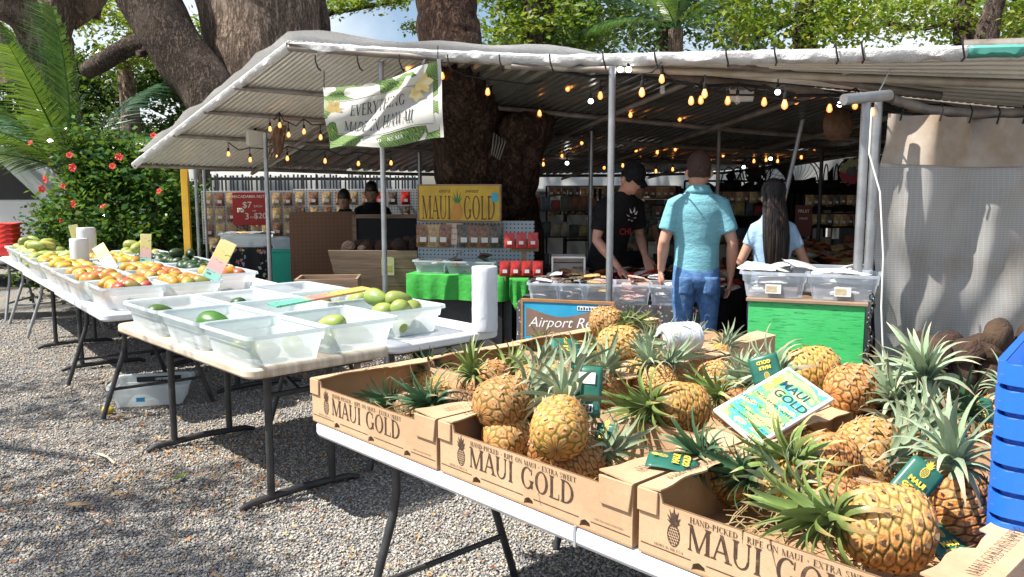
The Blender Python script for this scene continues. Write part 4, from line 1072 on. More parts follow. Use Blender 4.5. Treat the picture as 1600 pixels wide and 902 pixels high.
plank('short cream price plank standing among the dark avocados', UVB(-2.0, 0.78, 0.86), UVB(-2.02, 0.80, 1.12), 0.09, m_plank2, up=(0.2, -1, 0.1))
plank('narrow cream price plank left of the stacked bag rolls', UVB(-3.2, 0.5, 0.86), UVB(-3.25, 0.45, 1.16), 0.08, m_plank2, up=(0.4, -1, 0.1))
plank('brown backed price plank among the green papayas', UVB(-3.35, 0.62, 0.86), UVB(-3.35, 0.62, 1.12), 0.10, PM('plank_brown', (0.4, 0.27, 0.13), (0.5, 0.36, 0.2), 8), up=(0.4, -1, 0.1))
plank('cream price plank leaning by the mango bins near the rolls', UVB(-1.55, 0.42, 0.86), UVB(-1.75, 0.36, 1.05), 0.10, m_plank2, up=(0.3, -1, 0.1))
# ---------------------------------------------------------------- bag rolls
def roll(label, c, r, h):
    t = NT('bag_film'); t.set(t.ramp(t.noise(6, 4, t.coord('Object', (1, 1, .3))), [(0.3, (0.78, 0.80, 0.84)), (0.7, (0.66, 0.70, 0.76))]), 0.3); t.bump(t.noise(14, 5, t.coord('Object', (1, 1, 0.25))), 0.8, 0.01); t.translucent((0.8, 0.82, 0.86), 0.2)
    th = thing('bag_roll', label, 'bag roll', c)
    pr = [(r * 0.97, 0), (r, 0.01)] + [(r * (1 + 0.012 * math.sin(k * 2.1)), h * k / 12) for k in range(1, 12)] + [(r, h - 0.006), (r * 0.96, h), (0.025, h), (0.022, h - 0.05)]
    MB().lathe(pr, 32).build('film', t.m, th)
    MB().lathe([(0.022, 0.0), (0.022, h + 0.001)], 16).build('core', PM('core_card', (0.4, 0.3, 0.2), rough=0.8), th)
    MB().grid(lambda a, b: Vector((r * 1.012 * math.cos(-1.9 + a * 1.1), r * 1.012 * math.sin(-1.9 + a * 1.1), h * (0.78 - 0.62 * b * (1 - .5 * a)) + 0.01 * math.sin(a * 17))), 10, 8).build('loose_sheet', t.m, th)
    return th
p = G(757, 519, 0.737); roll('tall white roll of plastic bags standing on the pale table', (p.x, p.y + 0.06, 0.737), 0.072, 0.36)
p = UVB(-2.36, 0.33, 0.743); roll('front one of two white bag rolls on the left tables', (p.x, p.y, 0.743), 0.075, 0.34)
p = UVB(-3.05, 0.52, 0.743); roll('rear one of two white bag rolls, peeping over the front one', (p.x, p.y, 0.743), 0.08, 0.40)
# red baskets stacked far left
for k in range(5):
    p = D(12, 382, 9.6)
    t = thing('red_basket', ('top' if k == 4 else 'lower') + ' red plastic basket of the stack at the left edge' + ('' if k == 4 else ', below the top one'), 'basket', (p.x - 0.1, p.y, 0.72 + 0.055 * k), 0.2, 'stacked red baskets')
    mb = MB(); m_rb = PM('red_plastic', (0.62, 0.03, 0.02), rough=0.35)
    a = rrect(0.34, 0.24, 0.03, 3); b2 = rrect(0.40, 0.30, 0.03, 3); n = len(a)
    mb.add([(x, y, 0) for x, y in a] + [(x, y, 0.16) for x, y in b2], [tuple(range(n))[::-1]] + [(i, (i + 1) % n, n + (i + 1) % n, n + i) for i in range(n)])
    mb.build('basket_body', m_rb, t, solid=0.004)
    MB().add([(x * 1.0, y, 0.16) for x, y in b2] + [(x * 1.06, y * 1.08, 0.163) for x, y in b2] + [(x * 1.06, y * 1.08, 0.145) for x, y in b2], [(i + q * n, (i + 1) % n + q * n, n + (i + 1) % n + q * n, n + i + q * n) for i in range(n) for q in (0, 1)]).build('rim', m_rb, t)
p = D(12, 400, 9.6); table('white side table under the stacked red baskets', (p.x - 0.2, p.y, 0), 0.1, 1.1, 0.6, H=0.715, style='X', legm=m_leg_g)
# ================================================================= PINEAPPLE BOXES
def mat_card(name, a, b, corr=True):
    t = NT(name)
    c = t.ramp(t.noise(5, 6), [(0.3, a), (0.7, b)])
    c = t.mix(t.ramp(t.noise(90, 3), [(0.5, (0, 0, 0)), (0.8, (0.35, 0.35, 0.35))]), c, (0.36, 0.24, 0.13))
    c = t.mix(t.ramp(t.noise(3.2, 7, None, 0.7), [(0.52, (0, 0, 0)), (0.72, (0.5, 0.5, 0.5))]), c, (0.33, 0.21, 0.115))
    c = t.mix(t.ramp(t.noise(26, 6, t.coord('Object', (1, 1, 5)), 0.75), [(0.62, (0, 0, 0)), (0.72, (0.45, 0.45, 0.45))]), c, (0.62, 0.48, 0.33))
    t.set(c, 0.85, 0, 0.2)
    wv = t.n('ShaderNodeTexWave', wave_type='BANDS', bands_direction='Z'); wv.inputs['Scale'].default_value = 70
    t.l(t.coord('Object'), wv.inputs['Vector'])
    t.bump(t.math('ADD', t.math('MULTIPLY', wv.outputs['Fac'], 0.12), t.noise(30, 4)), 0.35, 0.003)
    return t.m
m_card = mat_card('cardboard', (0.55, 0.385, 0.24), (0.47, 0.31, 0.185))
m_card_in = mat_card('cardboard_inner', (0.42, 0.27, 0.15), (0.35, 0.22, 0.12))
m_card_d = PM('cardboard_edge', (0.16, 0.085, 0.04), (0.22, 0.12, 0.06), 40, 0.9)
BL, BW, BH = 0.686, 0.463, 0.147
ME_TITLE = serif_mesh('lettering', 'MAUI GOLD', 0.385, 0.056, m_ink)
ME_SUB = serif_mesh('lettering', 'HAND-PICKED * RIPE ON MAUI * EXTRA SWEET', 0.385, 0.0125, m_ink, 0.06)
ME_GROWN = serif_mesh('lettering', 'GROWN IN THE U.S.A', 0.075, 0.0055, m_ink, 0.06)
ME_FLAP = serif_mesh('lettering', 'MAUI GOLD PINEAPPLE', 0.27, 0.019, m_ink, 0.05)
ME_FINE = serif_mesh('lettering', 'EVERY MAUI GOLD IS HAND PICKED', 0.085, 0.004, m_ink, 0.06)
def emblem():
    """little printed pineapple: hatched oval body and spiky crown"""
    V = []; Fc = []
    def q(P, z):
        o = len(V); V.extend([(x, y, z) for x, y in P]); Fc.append(tuple(range(o, o + len(P))))
    z = 0
    for r_ in range(7):
        for c_ in range(5):
            cx = (c_ - 2 + 0.5 * (r_ % 2)) * 0.0062; cy = 0.006 + r_ * 0.0062
            if (cx / 0.0145) ** 2 + ((cy - 0.024) / 0.024) ** 2 < 1:
                z += 1e-6; q([(cx - .0027, cy), (cx, cy - .0027), (cx + .0027, cy), (cx, cy + .0027)], z)
    n = 28
    o = len(V)
    for k in range(n):
        a = 2 * math.pi * k / n
        V.append((0.0160 * math.cos(a), 0.024 + 0.0255 * math.sin(a), 0)); V.append((0.0143 * math.cos(a), 0.024 + 0.0232 * math.sin(a), 0))
    for k in range(n): Fc.append((o + 2 * k, o + 2 * ((k + 1) % n), o + 2 * ((k + 1) % n) + 1, o + 2 * k + 1))
    for k, (a, L) in enumerate(((-62, .020), (-40, .028), (-20, .036), (0, .042), (20, .036), (42, .027), (64, .018), (-10, .03), (10, .031))):
        d = Vector((math.sin(R(a)), math.cos(R(a)))); p = Vector((-d.y, d.x)) * -0.0024; b = Vector((0.0, 0.046)); z = 2e-5 * (k + 1)
        q([tuple(b + p), tuple(b + d * L * .5 + p * 1.4), tuple(b + d * L), tuple(b + d * L * .5 - p * 1.0), tuple(b - p)], z)
    me = bpy.data.meshes.new('emblem'); me.from_pydata(V, [], Fc); me.materials.append(m_ink)
    return me
ME_EMB = emblem()
def box_proto():
    t = thing('pineapple_box', 'x', 'cardboard box')
    x0, x1, y0, y1, th = -BL / 2, BL / 2, -BW / 2, BW / 2, 0.005
    MB().bx((x0, y0, 0), (x1, y1, th)).build('bottom_panel', m_card_in, t, smooth=False)
    # long panels: low in the middle, little half-round vents cut out along the bottom
    def long_panel(nm, ya, yb, hmid, hend):
        top = [(x0, hend), (x0 + 0.055, hend), (x0 + 0.062, hmid), (x1 - 0.10, hmid), (x1 - 0.094, hend), (x1, hend)]
        bot = [(x0, th)]
        for cx in (x1 - 0.53, x1 - 0.33, x1 - 0.14):
            bot += [(cx - 0.018, th), (cx - 0.014, th + 0.014), (cx, th + 0.02), (cx + 0.014, th + 0.014), (cx + 0.018, th)]
        bot += [(x1, th)]
        xs_ = sorted({p_[0] for p_ in top + bot})
        mb = MB(); n = len(xs_)
        ti = np.interp(xs_, [p_[0] for p_ in top], [p_[1] for p_ in top]); bi = np.interp(xs_, [p_[0] for p_ in bot], [p_[1] for p_ in bot])
        mb.v = [(x, ya, z) for x, z in zip(xs_, bi)] + [(x, ya, z) for x, z in zip(xs_, ti)] + [(x, yb, z) for x, z in zip(xs_, bi)] + [(x, yb, z) for x, z in zip(xs_, ti)]
        for i in range(n - 1):
            mb.f += [(i, i + 1, n + i + 1, n + i), (2 * n + i + 1, 2 * n + i, 3 * n + i, 3 * n + i + 1), (n + i, n + i + 1, 3 * n + i + 1, 3 * n + i), (i + 1, i, 2 * n + i, 2 * n + i + 1)]
        mb.f += [(0, n, 3 * n, 2 * n), (n - 1, 3 * n - 1, 4 * n - 1, 2 * n - 1)]
        return mb.build(nm, m_card, t, smooth=False)
    fp = long_panel('front_panel', y0, y0 + th, 0.125, BH)
    long_panel('back_panel', y1 - th, y1, 0.125, BH)
    MB().bx((x0, y0 + th + .001, th), (x0 + th, y1 - th - .001, BH)).build('end_panel', m_card_in, t, smooth=False)
    MB().bx((x1 - th, y0 + th + .001, th), (x1, y1 - th - .001, BH)).build('end_panel', m_card_in, t, smooth=False)
    # dark cut edge along the front rim
    MB().bx((x0 + 0.064, y0 + 0.0005, 0.1255), (x1 - 0.101, y0 + th - 0.0005, 0.1267)).build('cut_edge', m_card_d, t, smooth=False)
    # top flaps across each end, slightly buckled, ragged inner edge and a hand hole (dark underside shows)
    def flap(sx, wd, seed):
        def fn(a, b):
            y = y0 - 0.002 + (BW + 0.004) * b
            wv = wd * (1 - 0.35 * (1 if 0.40 < b < 0.6 else 0) * (1 if a > .99 else 0)) + 0.004 * math.sin(b * 21 + seed)
            x = sx * (BL / 2 + 0.002 - wv * a)
            return Vector((x, y, BH + 0.002 + 0.006 * a * math.sin(b * 5 + seed) + 0.004 * a))
        o = MB().grid(fn, 5, 24)
        return o.build('top_flap', m_card, t, solid=0.004, smooth=False)
    f1 = flap(-1, 0.058, 0.3); f2 = flap(1, 0.095, 2.1)
    letter(ME_FLAP, f2, (BL / 2 - 0.028, -0.17, BH + 0.0125), (0, 1, 0), (-1, 0, 0))
    letter(ME_FLAP, f1, (-BL / 2 + 0.018, 0.10, BH + 0.0125), (0, -1, 0), (1, 0, 0))
    # tabs folded down over the front corners
    MB().bx((x0 - 0.002, y0 - 0.007, 0.098), (x0 + 0.052, y0 - 0.001, BH + 0.003)).build('corner_tab', m_card, t, bevel=0.002)
    MB().prism([(x1 - 0.092, 0.082), (x1 - 0.006, 0.082), (x1 + 0.002, BH + 0.002), (x1 - 0.095, BH + 0.002)], 0.006, Matrix(((1, 0, 0), (0, 0, -1), (0, 1, 0))), (0, y0 - 0.001, 0)).build('corner_tab', m_card, t, bevel=0.002)
    # print on the front
    yp = y0 - 0.0012
    for me, x, z in ((ME_TITLE, x0 + 0.127, 0.047), (ME_SUB, x0 + 0.132, 0.1065), (ME_GROWN, x0 + 0.042, 0.0305), (ME_FINE, x1 - 0.11, 0.034)):
        letter(me, fp, (x, yp, z), (1, 0, 0), (0, 0, 1))
    letter(ME_EMB, fp, (x0 + 0.092, yp, 0.042), (1, 0, 0), (0, 0, 1), 'emblem')
    lm = MB()
    xs = [x0 + 0.006, x1 - 0.55, x1 - 0.512, x1 - 0.35, x1 - 0.312, x1 - 0.16, x1 - 0.122, x1 - 0.006]
    for k in range(0, 8, 2): lm.bx((xs[k], yp, 0.0245), (xs[k + 1], yp + 0.0006, 0.0262))
    lm.build('printed_line', m_ink, fp, smooth=False)
    # outside right end: print and slot
    letter(serif_mesh('lettering', 'MAUI GOLD', 0.24, 0.045, m_ink), t, (x1 + 0.0008, -0.16, 0.05), (0, 1, 0), (0, 0, 1))
    freeze(t)
    return t
BX = box_proto()
U0, V0 = -2.475, 1.405
col_n = ['left', 'middle', 'right']; row_n = ['front row', 'second row', 'third row', 'back row']
first = True
for r_ in range(4):
    for c_ in range(3):
        if r_ == 3 and c_ > 0: continue
        u = U0 + BL / 2 + c_ * (BL + 0.014); v = V0 + BW / 2 + r_ * (BW + 0.012)
        p = UV(u + 0.006 * rnd.uniform(-1, 1), v, H0 + 0.003)
        lab = ('printed pineapple carton, ' + col_n[c_] + ' one of the ' + row_n[r_] + ' on the white tables') if r_ < 3 else 'printed pineapple carton at the back corner under the twine spool'
        rz = R(TH) + R(rnd.uniform(-0.6, 0.6))
        if first: BX.location = p; BX.rotation_euler = (0, 0, rz); tag(BX, lab, 'cardboard box', 'printed pineapple cartons'); first = False
        else: dup(BX, p, rz, lab, 'printed pineapple cartons')
# ---------------------------------------------------------------- pineapples
def pine_body(name, Rm, Hh, seed, nphi=112, nt_=84, ncol=10, nrow=9):
    t = np.linspace(0, 1, nt_)[:, None]; ph = (np.arange(nphi) / nphi)[None, :]
    a = ph * ncol + 0 * t; b = t * nrow + 0 * ph
    # spiral drift
    D1 = np.full(a.shape, 9.0); D2 = np.full(a.shape, 9.0); ID = np.zeros(a.shape)
    r = np.random.RandomState(seed); jit = r.rand(40, 40, 3)
    j0 = np.floor(b).astype(int)
    for dj in (-1, 0, 1, 2):
        j = j0 + dj; off = 0.5 * (j % 2)
        i0 = np.floor(a - off).astype(int)
        for di in (-1, 0, 1, 2):
            i = i0 + di; ii = np.mod(i, ncol); jj = np.mod(j, 40)
            cx = i + off + 0.14 * (jit[ii, jj, 0] - .5); cy = j + 0.18 * (jit[ii, jj, 1] - .5)
            d = np.sqrt((a - cx) ** 2 + ((b - cy) * 0.93) ** 2)
            m1 = d < D1
            D2 = np.where(m1, D1, np.minimum(D2, d)); ID = np.where(m1, jit[ii, jj, 2], ID); D1 = np.where(m1, d, D1)
    gr = np.clip((D2 - D1) / 0.50, 0, 1)
    s2 = 2 * t - 1
    prof = Rm * (1 - np.abs(s2) ** 3.0).clip(0.0) ** (1 / 2.1) * (1 - 0.07 * s2)
    hgt = np.clip(gr * 2.2, 0, 1) ** 0.7 * 0.0046 - np.clip(1 - D1 / 0.34, 0, 1) * 0.0016 + np.clip(1 - D1 / 0.12, 0, 1) * 0.0055 + 0.0018 * (r.rand(*a.shape) - .5)
    rad = prof * (1 + 0.02 * np.sin(ph * 6.28 + seed)) + hgt * np.clip(prof / Rm * 1.4, 0, 1) - 0.004 * np.clip(prof / Rm * 3, 0, 1)
    zz = Hh * (t + 0 * ph) + np.where(t > .5, 1, -1) * hgt * 0.5 * (np.abs(s2) ** 4)
    an = ph * 2 * np.pi + t * 1.1
    V = np.stack([rad * np.cos(an), rad * np.sin(an), zz], 2).reshape(-1, 3)
    i, j = np.meshgrid(np.arange(nt_ - 1), np.arange(nphi), indexing='ij')
    Fq = np.stack([i * nphi + j, i * nphi + (j + 1) % nphi, (i + 1) * nphi + (j + 1) % nphi, (i + 1) * nphi + j], 2).reshape(-1, 4)
    me = np_mesh(name, V, Fq, None)
    for nm, arr_ in (('groove', gr), ('tip', np.clip(1 - D1 / 0.2, 0, 1)), ('cell', ID)):
        at = me.attributes.new(nm, 'FLOAT', 'POINT'); at.data.foreach_set('value', arr_.ravel().astype(np.float32))
    me.polygons.foreach_set('use_smooth', [True] * len(me.polygons))
    # papery pointed bract on every eye
    bm_ = MB(); rr = random.Random(seed)
    for j in range(1, nrow):
        for i in range(ncol):
            if rr.random() < 0.12: continue
            tt_ = j / nrow; cx = (i + 0.5 * (j % 2) + 0.14 * (jit[i % ncol, j % 40, 0] - .5)) / ncol
            sv = 2 * tt_ - 1; rp = Rm * max(0.0, 1 - abs(sv) ** 3.0) ** (1 / 2.1) * (1 - 0.07 * sv) + 0.003
            an_ = cx * 2 * math.pi + tt_ * 1.1; o_ = Vector((math.cos(an_), math.sin(an_), 0)); ta = Vector((-o_.y, o_.x, 0))
            b0 = o_ * rp + Vector((0, 0, Hh * tt_ - 0.004)); w0 = 0.0045 + 0.003 * rr.random(); L0 = 0.010 + 0.009 * rr.random()
            bm_.add([b0 - ta * w0, b0 + ta * w0, b0 + o_ * 0.003 + Vector((0, 0, L0 * .55)) + ta * w0 * .6, b0 + o_ * (0.004 + 0.006 * rr.random()) + Vector((0, 0, L0)) + ta * 0.006 * (rr.random() - .5), b0 + o_ * 0.003 + Vector((0, 0, L0 * .55)) - ta * w0 * .6], [(0, 1, 2, 4), (4, 2, 3)])
    BRACT.append(bm_.mesh('bracts', m_bract, smooth=False))
    return me
BRACT = []
m_bract = PM('papery_bract', (0.50, 0.36, 0.20), (0.26, 0.15, 0.07), 90, 0.8)
def pine_mat(name, eye1, eye2, gro):
    t = NT(name)
    def at(n): x = t.n('ShaderNodeAttribute'); x.attribute_name = n; return x.outputs['Fac']
    cell = t.ramp(at('cell'), [(0, eye1), (1, eye2)])
    cell = t.mix(t.ramp(t.noise(75, 6, None, 0.75), [(0.43, (0, 0, 0)), (0.64, (0.7, 0.7, 0.7))]), cell, (0.68, 0.45, 0.20))
    cell = t.mix(t.ramp(t.noise(110, 5, None, 0.7), [(0.55, (0, 0, 0)), (0.7, (0.6, 0.6, 0.6))]), cell, (0.30, 0.12, 0.04))
    c = t.mix(t.ramp(at('groove'), [(0.10, (0, 0, 0)), (0.50, (1, 1, 1))]), gro, cell)
    c = t.mix(t.ramp(at('tip'), [(0.15, (0, 0, 0)), (0.7, (0.9, 0.9, 0.9))]), c, (0.11, 0.05, 0.022))
    oi = t.n('ShaderNodeObjectInfo')
    hs = t.n('ShaderNodeHueSaturation'); t.l(t.math('ADD', t.math('MULTIPLY', oi.outputs['Random'], 0.4), 0.8), hs.inputs['Value']); t.l(c, hs.inputs['Color'])
    t.set(hs.outputs[0], 0.5, 0, 0.4)
    t.bump(t.noise(120, 5, None, 0.75), 0.8, 0.004)
    return t.m
m_pine = [pine_mat('pineapple_gold', (0.62, 0.25, 0.04), (0.60, 0.33, 0.075), (0.19, 0.16, 0.022)),
          pine_mat('pineapple_orange', (0.46, 0.12, 0.02), (0.44, 0.19, 0.04), (0.09, 0.05, 0.012)),
          pine_mat('pineapple_pale', (0.58, 0.27, 0.075), (0.54, 0.22, 0.06), (0.16, 0.12, 0.022)),
          pine_mat('pineapple_brown', (0.20, 0.09, 0.035), (0.16, 0.08, 0.04), (0.05, 0.03, 0.015))]
PBODY = []
for k in range(4):
    me = pine_body('body', (0.076, 0.074, 0.078, 0.072)[k], (0.175, 0.17, 0.165, 0.16)[k], k); me.materials.append(m_pine[k]); PBODY.append(me)
def blade(L, wd, bend, seed, m):
    r = random.Random(seed)
    def fn(a, b):
        s = b; x = (a - 0.5) * wd * (1 - s) ** 0.62 * (0.82 + 0.4 * min(1, s * 3) * (1 - s))
        th = bend * s ** 1.7
        y = L * (s * math.sin(th * 0.55) + 0.0); z = L * s * math.cos(th * 0.6)
        return Vector((x, -y - 0.9 * abs(a - .5) * 2 * wd * 0.28 * (1 - s), z))
    mb = MB().grid(fn, 4, 9)
    return mb.mesh('leaf', m, ang=80)
def blade_mat(name, base, tipc, silver):
    t = NT(name)
    sep = t.n('ShaderNodeSeparateXYZ'); t.l(t.coord('Generated'), sep.inputs[0])
    c = t.ramp(sep.outputs['Z'], [(0.0, silver), (0.35, base), (0.86, tuple(x * 0.9 for x in base)), (0.97, tipc)])
    oi = t.n('ShaderNodeObjectInfo'); hs = t.n('ShaderNodeHueSaturation')
    t.l(t.math('ADD', t.math('MULTIPLY', oi.outputs['Random'], 0.7), 0.7), hs.inputs['Value']); t.l(t.math('ADD', t.math('MULTIPLY', oi.outputs['Random'], 0.03), 0.485), hs.inputs['Hue']); t.l(c, hs.inputs['Color'])
    st = t.ramp(t.noise(40, 4, t.coord('Object', (6, 6, 0.4))), [(0.3, (0.8, 0.8, 0.8)), (0.7, (1.1, 1.1, 1.1))])
    t.set(t.mix(1.0, hs.outputs[0], st, 'MULTIPLY'), 0.42, 0, 0.4)
    t.translucent(base, 0.15)
    return t.m
m_bl = [blade_mat('crown_green', (0.19, 0.26, 0.075), (0.46, 0.33, 0.13), (0.34, 0.38, 0.22)), blade_mat('crown_silver', (0.30, 0.38, 0.24), (0.45, 0.38, 0.25), (0.42, 0.48, 0.36)), blade_mat('crown_dark', (0.06, 0.13, 0.06), (0.25, 0.20, 0.10), (0.16, 0.22, 0.14))]
BLD = [[blade(L, wd, bd, k, m_bl[q]) for k, (L, wd, bd) in enumerate(((0.20, 0.034, 0.5), (0.185, 0.032, 1.1), (0.15, 0.030, 1.6), (0.10, 0.026, 1.9)))] for q in range(3)]
def pine_proto(kb, kc, seed, nleaf=46, cs=1.0):
    r = random.Random(seed)
    t = thing('pineapple', 'x', 'pineapple')
    link('body', PBODY[kb], t)
    tag(link('bracts', BRACT[kb], t), kind='stuff')
    Hh = (0.175, 0.17, 0.165, 0.16)[kb]
    cr_ = MB().lathe([(0.022, -0.012), (0.024, 0.0), (0.015, 0.03), (0.005, 0.05)], 10).build('crown', m_bl[kc], t)
    cr_.location = (0, 0, Hh - 0.004)
    for k in range(nleaf):
        s = k / (nleaf - 1)                # 0 outer .. 1 inner
        tilt = R(92 * (1 - s) ** 0.9 + 4 + r.uniform(-6, 6)); az_ = k * 2.39996 + r.uniform(-.2, .2)
        kind = 3 if s < 0.16 else 2 if s < 0.4 else 1 if s < 0.72 else 0
        o = link('leaf', BLD[kc][kind], cr_)
        o.location = (0.012 * (1 - s) * math.cos(az_), 0.012 * (1 - s) * math.sin(az_), 0.004 + 0.03 * s)
        o.rotation_mode = 'QUATERNION'
        o.rotation_quaternion = Quaternion((0, 0, 1), az_ + math.pi / 2) @ Quaternion((1, 0, 0), tilt)
        o.scale = (cs * r.uniform(0.85, 1.1),) * 2 + (cs * r.uniform(0.8, 1.12),)
    freeze(t)
    return t
PP = {}
def pine(px, py, z, axis, var, label, s=1.0, spin=None, cs=1):
    """body centre at the pixel's point at height z; axis points to the crown"""
    c = G(px, py, z)
    ax = Vector(axis).normalized()
    q = ax.to_track_quat('Z', 'Y') @ Quaternion((0, 0, 1), spin if spin is not None else rnd.random() * 6.28)
    loc = c - ax * (0.085 * s)
    if var not in PP:
        PP[var] = pine_proto(var[0], var[1], hash(var) % 97, cs=0.8)
        o = PP[var]; o.location = loc; o.rotation_mode = 'QUATERNION'; o.rotation_quaternion = q; o.scale = (s,) * 3
        return tag(o, label, 'pineapple', 'pineapples in the cartons')
    return dup(PP[var], loc, rot=q, scale=s, label=label, group='pineapples in the cartons')
G0, G1, G2, O0, O1, P0, P1, P2, B2 = (0, 0), (0, 1), (0, 2), (1, 0), (1, 1), (2, 0), (2, 1), (2, 2), (3, 2)
# front left carton
pine(715, 640, 0.815, (-0.75, -0.25, 0.30), B2, 'brown shaded pineapple lying in the left front carton, blue-green crown leftward', 0.95)
pine(742, 620, 0.83, (-0.12, 0.1, 0.95), O0, 'pineapple standing upright with green crown in the left front carton', 0.78)
pine(645, 640, 0.79, (-0.8, 0.25, 0.2), B2, 'pineapple deep in the left front carton with its crown at the rear rim', 0.85)
pine(668, 598, 0.80, (-0.6, 0.5, -0.1), G2, 'small pineapple half seen behind the crowns of the left front carton', 0.75)
# left second-row carton
pine(770, 588, 0.815, (0.5, 0.6, 0.1), O0, 'orange pineapple low in the second row left carton', 0.85)
pine(800, 570, 0.80, (0.7, 0.4, 0.1), G0, 'pineapple in shade at the rim of the second row left carton', 0.8)
# middle front carton
pine(787, 630, 0.925, (0.72, 0.60, 0.22), P1, 'golden pineapple atop the middle carton with pale crown to the right', 1.0)
pine(875, 668, 0.925, (0.16, 0.86, 0.42), G1, 'big golden pineapple facing the camera at the middle of the front carton', 0.97)
pine(868, 606, 0.91, (0.55, 0.6, 0.4), G1, 'pineapple half hidden behind the two golden ones', 0.9)
pine(796, 684, 0.83, (0.6, 0.5, 0.0), P0, 'pineapple deep in the middle carton below the golden one', 0.9)
pine(905, 722, 0.82, (0.85, 0.25, 0.25), P1, 'pineapple low at the front rim of the middle carton, pale crown right', 0.85)
pine(1066, 636, 0.905, (-0.92, -0.25, 0.12), G0, 'pineapple lying on the carton rim with long green crown to the left', 0.95)
pine(985, 665, 0.80, (0.5, -0.3, 0.4), G2, 'pineapple hidden low in the shaded right end of the middle carton', 0.8)
pine(935, 610, 0.86, (0.3, 0.5, 0.65), P1, 'pineapple in the second row with a tall silver crown', 0.85)
# third and back row
pine(948, 503, 0.945, (0.75, -0.2, 0.05), P0, 'small round pineapple highest at the back left with short green crown', 0.90)
pine(968, 540, 0.94, (0.85, -0.12, 0.12), G1, 'golden pineapple just below the highest one, silver crown to the right', 1.0)
pine(880, 540, 0.80, (-0.7, 0.3, 0.1), P0, 'small pale pineapple beside the dark green tag in the third row', 0.75)
pine(1010, 585, 0.88, (0.75, 0.1, 0.4), G1, 'pineapple with splayed silver-green crown in the middle of the third row', 0.85)
pine(1120, 592, 0.85, (0.8, 0.2, 0.25), P1, 'small pineapple at the carton divider beside the green panel', 0.85)
pine(920, 560, 0.84, (0.3, -0.6, 0.5), P0, 'pineapple with narrow crown in the third row left part', 0.8)
# right part
pine(1268, 580, 0.95, (-0.9, -0.15, -0.02), G1, 'broad golden pineapple on its side in front of the green panel', 1.06)
pine(1336, 608, 0.945, (0.92, 0.25, 0.08), O1, 'round orange pineapple beside the broad one, crown to the right', 1.0)
pine(1468, 640, 0.90, (-0.42, -0.1, 0.85), O1, 'pineapple with the tallest fan-like crown near the mesh curtain', 1.08)
pine(1350, 655, 0.83, (-0.7, 0.1, 0.05), B2, 'dark brown pineapple under the price card', 0.95)
pine(1360, 700, 0.87, (0.75, 0.3, 0.2), P1, 'pale yellow pineapple behind the leaning crown in the right carton', 1.0)
pine(1290, 722, 0.885, (-0.85, -0.35, 0.18), O0, 'pineapple with spread yellow-green crown to the left in the right carton', 0.95)
pine(1345, 745, 0.82, (0.7, 0.1, 0.4), P1, 'pineapple low in the right carton beneath the pale crown', 0.9)
pine(1382, 822, 0.88, (-0.85, 0.1, 0.12), P0, 'largest pineapple in the near right carton, rough pinkish gold', 1.08)
pine(1500, 792, 0.86, (-0.14, 0.1, 0.95), O1, 'dark orange pineapple standing upright beside the blue crates', 0.98)
pine(1505, 690, 0.84, (0.1, 0.2, 0.9), B2, 'pineapple in the far right carton behind the blue crates', 0.85)
pine(1240, 690, 0.82, (-0.4, 0.5, 0.3), B2, 'pineapple in shade below the near edge of the price card', 0.8)
pine(1200, 610, 0.84, (-0.7, -0.3, 0.35), G1, 'pineapple behind the price card with crown at the divider', 0.85)
for px, py, z, ax_, vr, lb, sc1 in ((700, 605, 0.80, (-.5, .6, .3), G2, 'pineapple at the far rim of the left front carton', .8), (830, 600, .83, (.3, .7, .4), G1, 'pineapple behind the pale crowned golden one', .85),
    (845, 700, .80, (.2, .5, .2), O0, 'pineapple at the bottom between the two golden ones', .85), (1030, 600, .87, (-.3, .4, .7), P1, 'pineapple with bushy silver crown before the carton divider', .8), (1040, 560, .86, (.6, -.2, .6), G1, 'pineapple below the twine spool with crown to the right', .85),
    (1160, 640, .84, (-.5, .3, .3), O0, 'pineapple low behind the left corner of the price card', .85), (1420, 660, .86, (-.5, -.2, .75), P1, 'pineapple with pale short crown between the tall crowned ones', .85), (1440, 720, .83, (.2, .3, .8), G1, 'pineapple with upright crown behind the largest one', .85),
    (1310, 790, .835, (-.6, .3, .2), O1, 'orange pineapple at the bottom of the near right carton', .9), (1230, 762, .845, (-.7, .2, .2), G2, 'pineapple hidden under the spread yellow-green crown', .85), (1135, 742, .835, (-.6, -.1, .5), P2, 'pineapple low at the left end of the near right carton', .8),
    (1560, 650, .84, (.1, -.2, .9), G1, 'pineapple at the far right behind the crate stack', .8), (1400, 610, .85, (.7, .1, .5), P1, 'pineapple next to the orange one near the curtain', .8), (1120, 560, .85, (.5, .5, .5), G1, 'pineapple right of the twine spool', .7)):
    pine(px, py, z, ax_, vr, lb, sc1)
# straw packing in the near carton
def straw(label, u, v, su, sv, n, seed):
    r = np.random.RandomState(seed)
    mb = MB()
    for k in range(n):
        p = UV(u + su * (r.rand() - .5), v + sv * (r.rand() - .5), 0.775 + 0.05 * r.rand()); a = r.rand() * 6.28; L = 0.03 + 0.05 * r.rand()
        d = Vector((math.cos(a), math.sin(a), (r.rand() - .5) * .8)) * L
        mb.tube([p - d, p + Vector((0, 0, .012 * r.rand())), p + d], 0.0012, 3, cap=False)
    return tag(mb.build('shredded_paper', PM('straw_tan', (0.5, 0.38, 0.2), (0.4, 0.27, 0.12), 30, 0.8)), label, 'packing', kind='stuff')
for c_ in range(3):
    for r_ in range(3):
        straw('dry leaf shreds and packing in a pineapple carton', U0 + BL / 2 + c_ * (BL + .014), V0 + BW / 2 + r_ * (BW + .012), 0.5, 0.34, 90, c_ * 5 + r_)
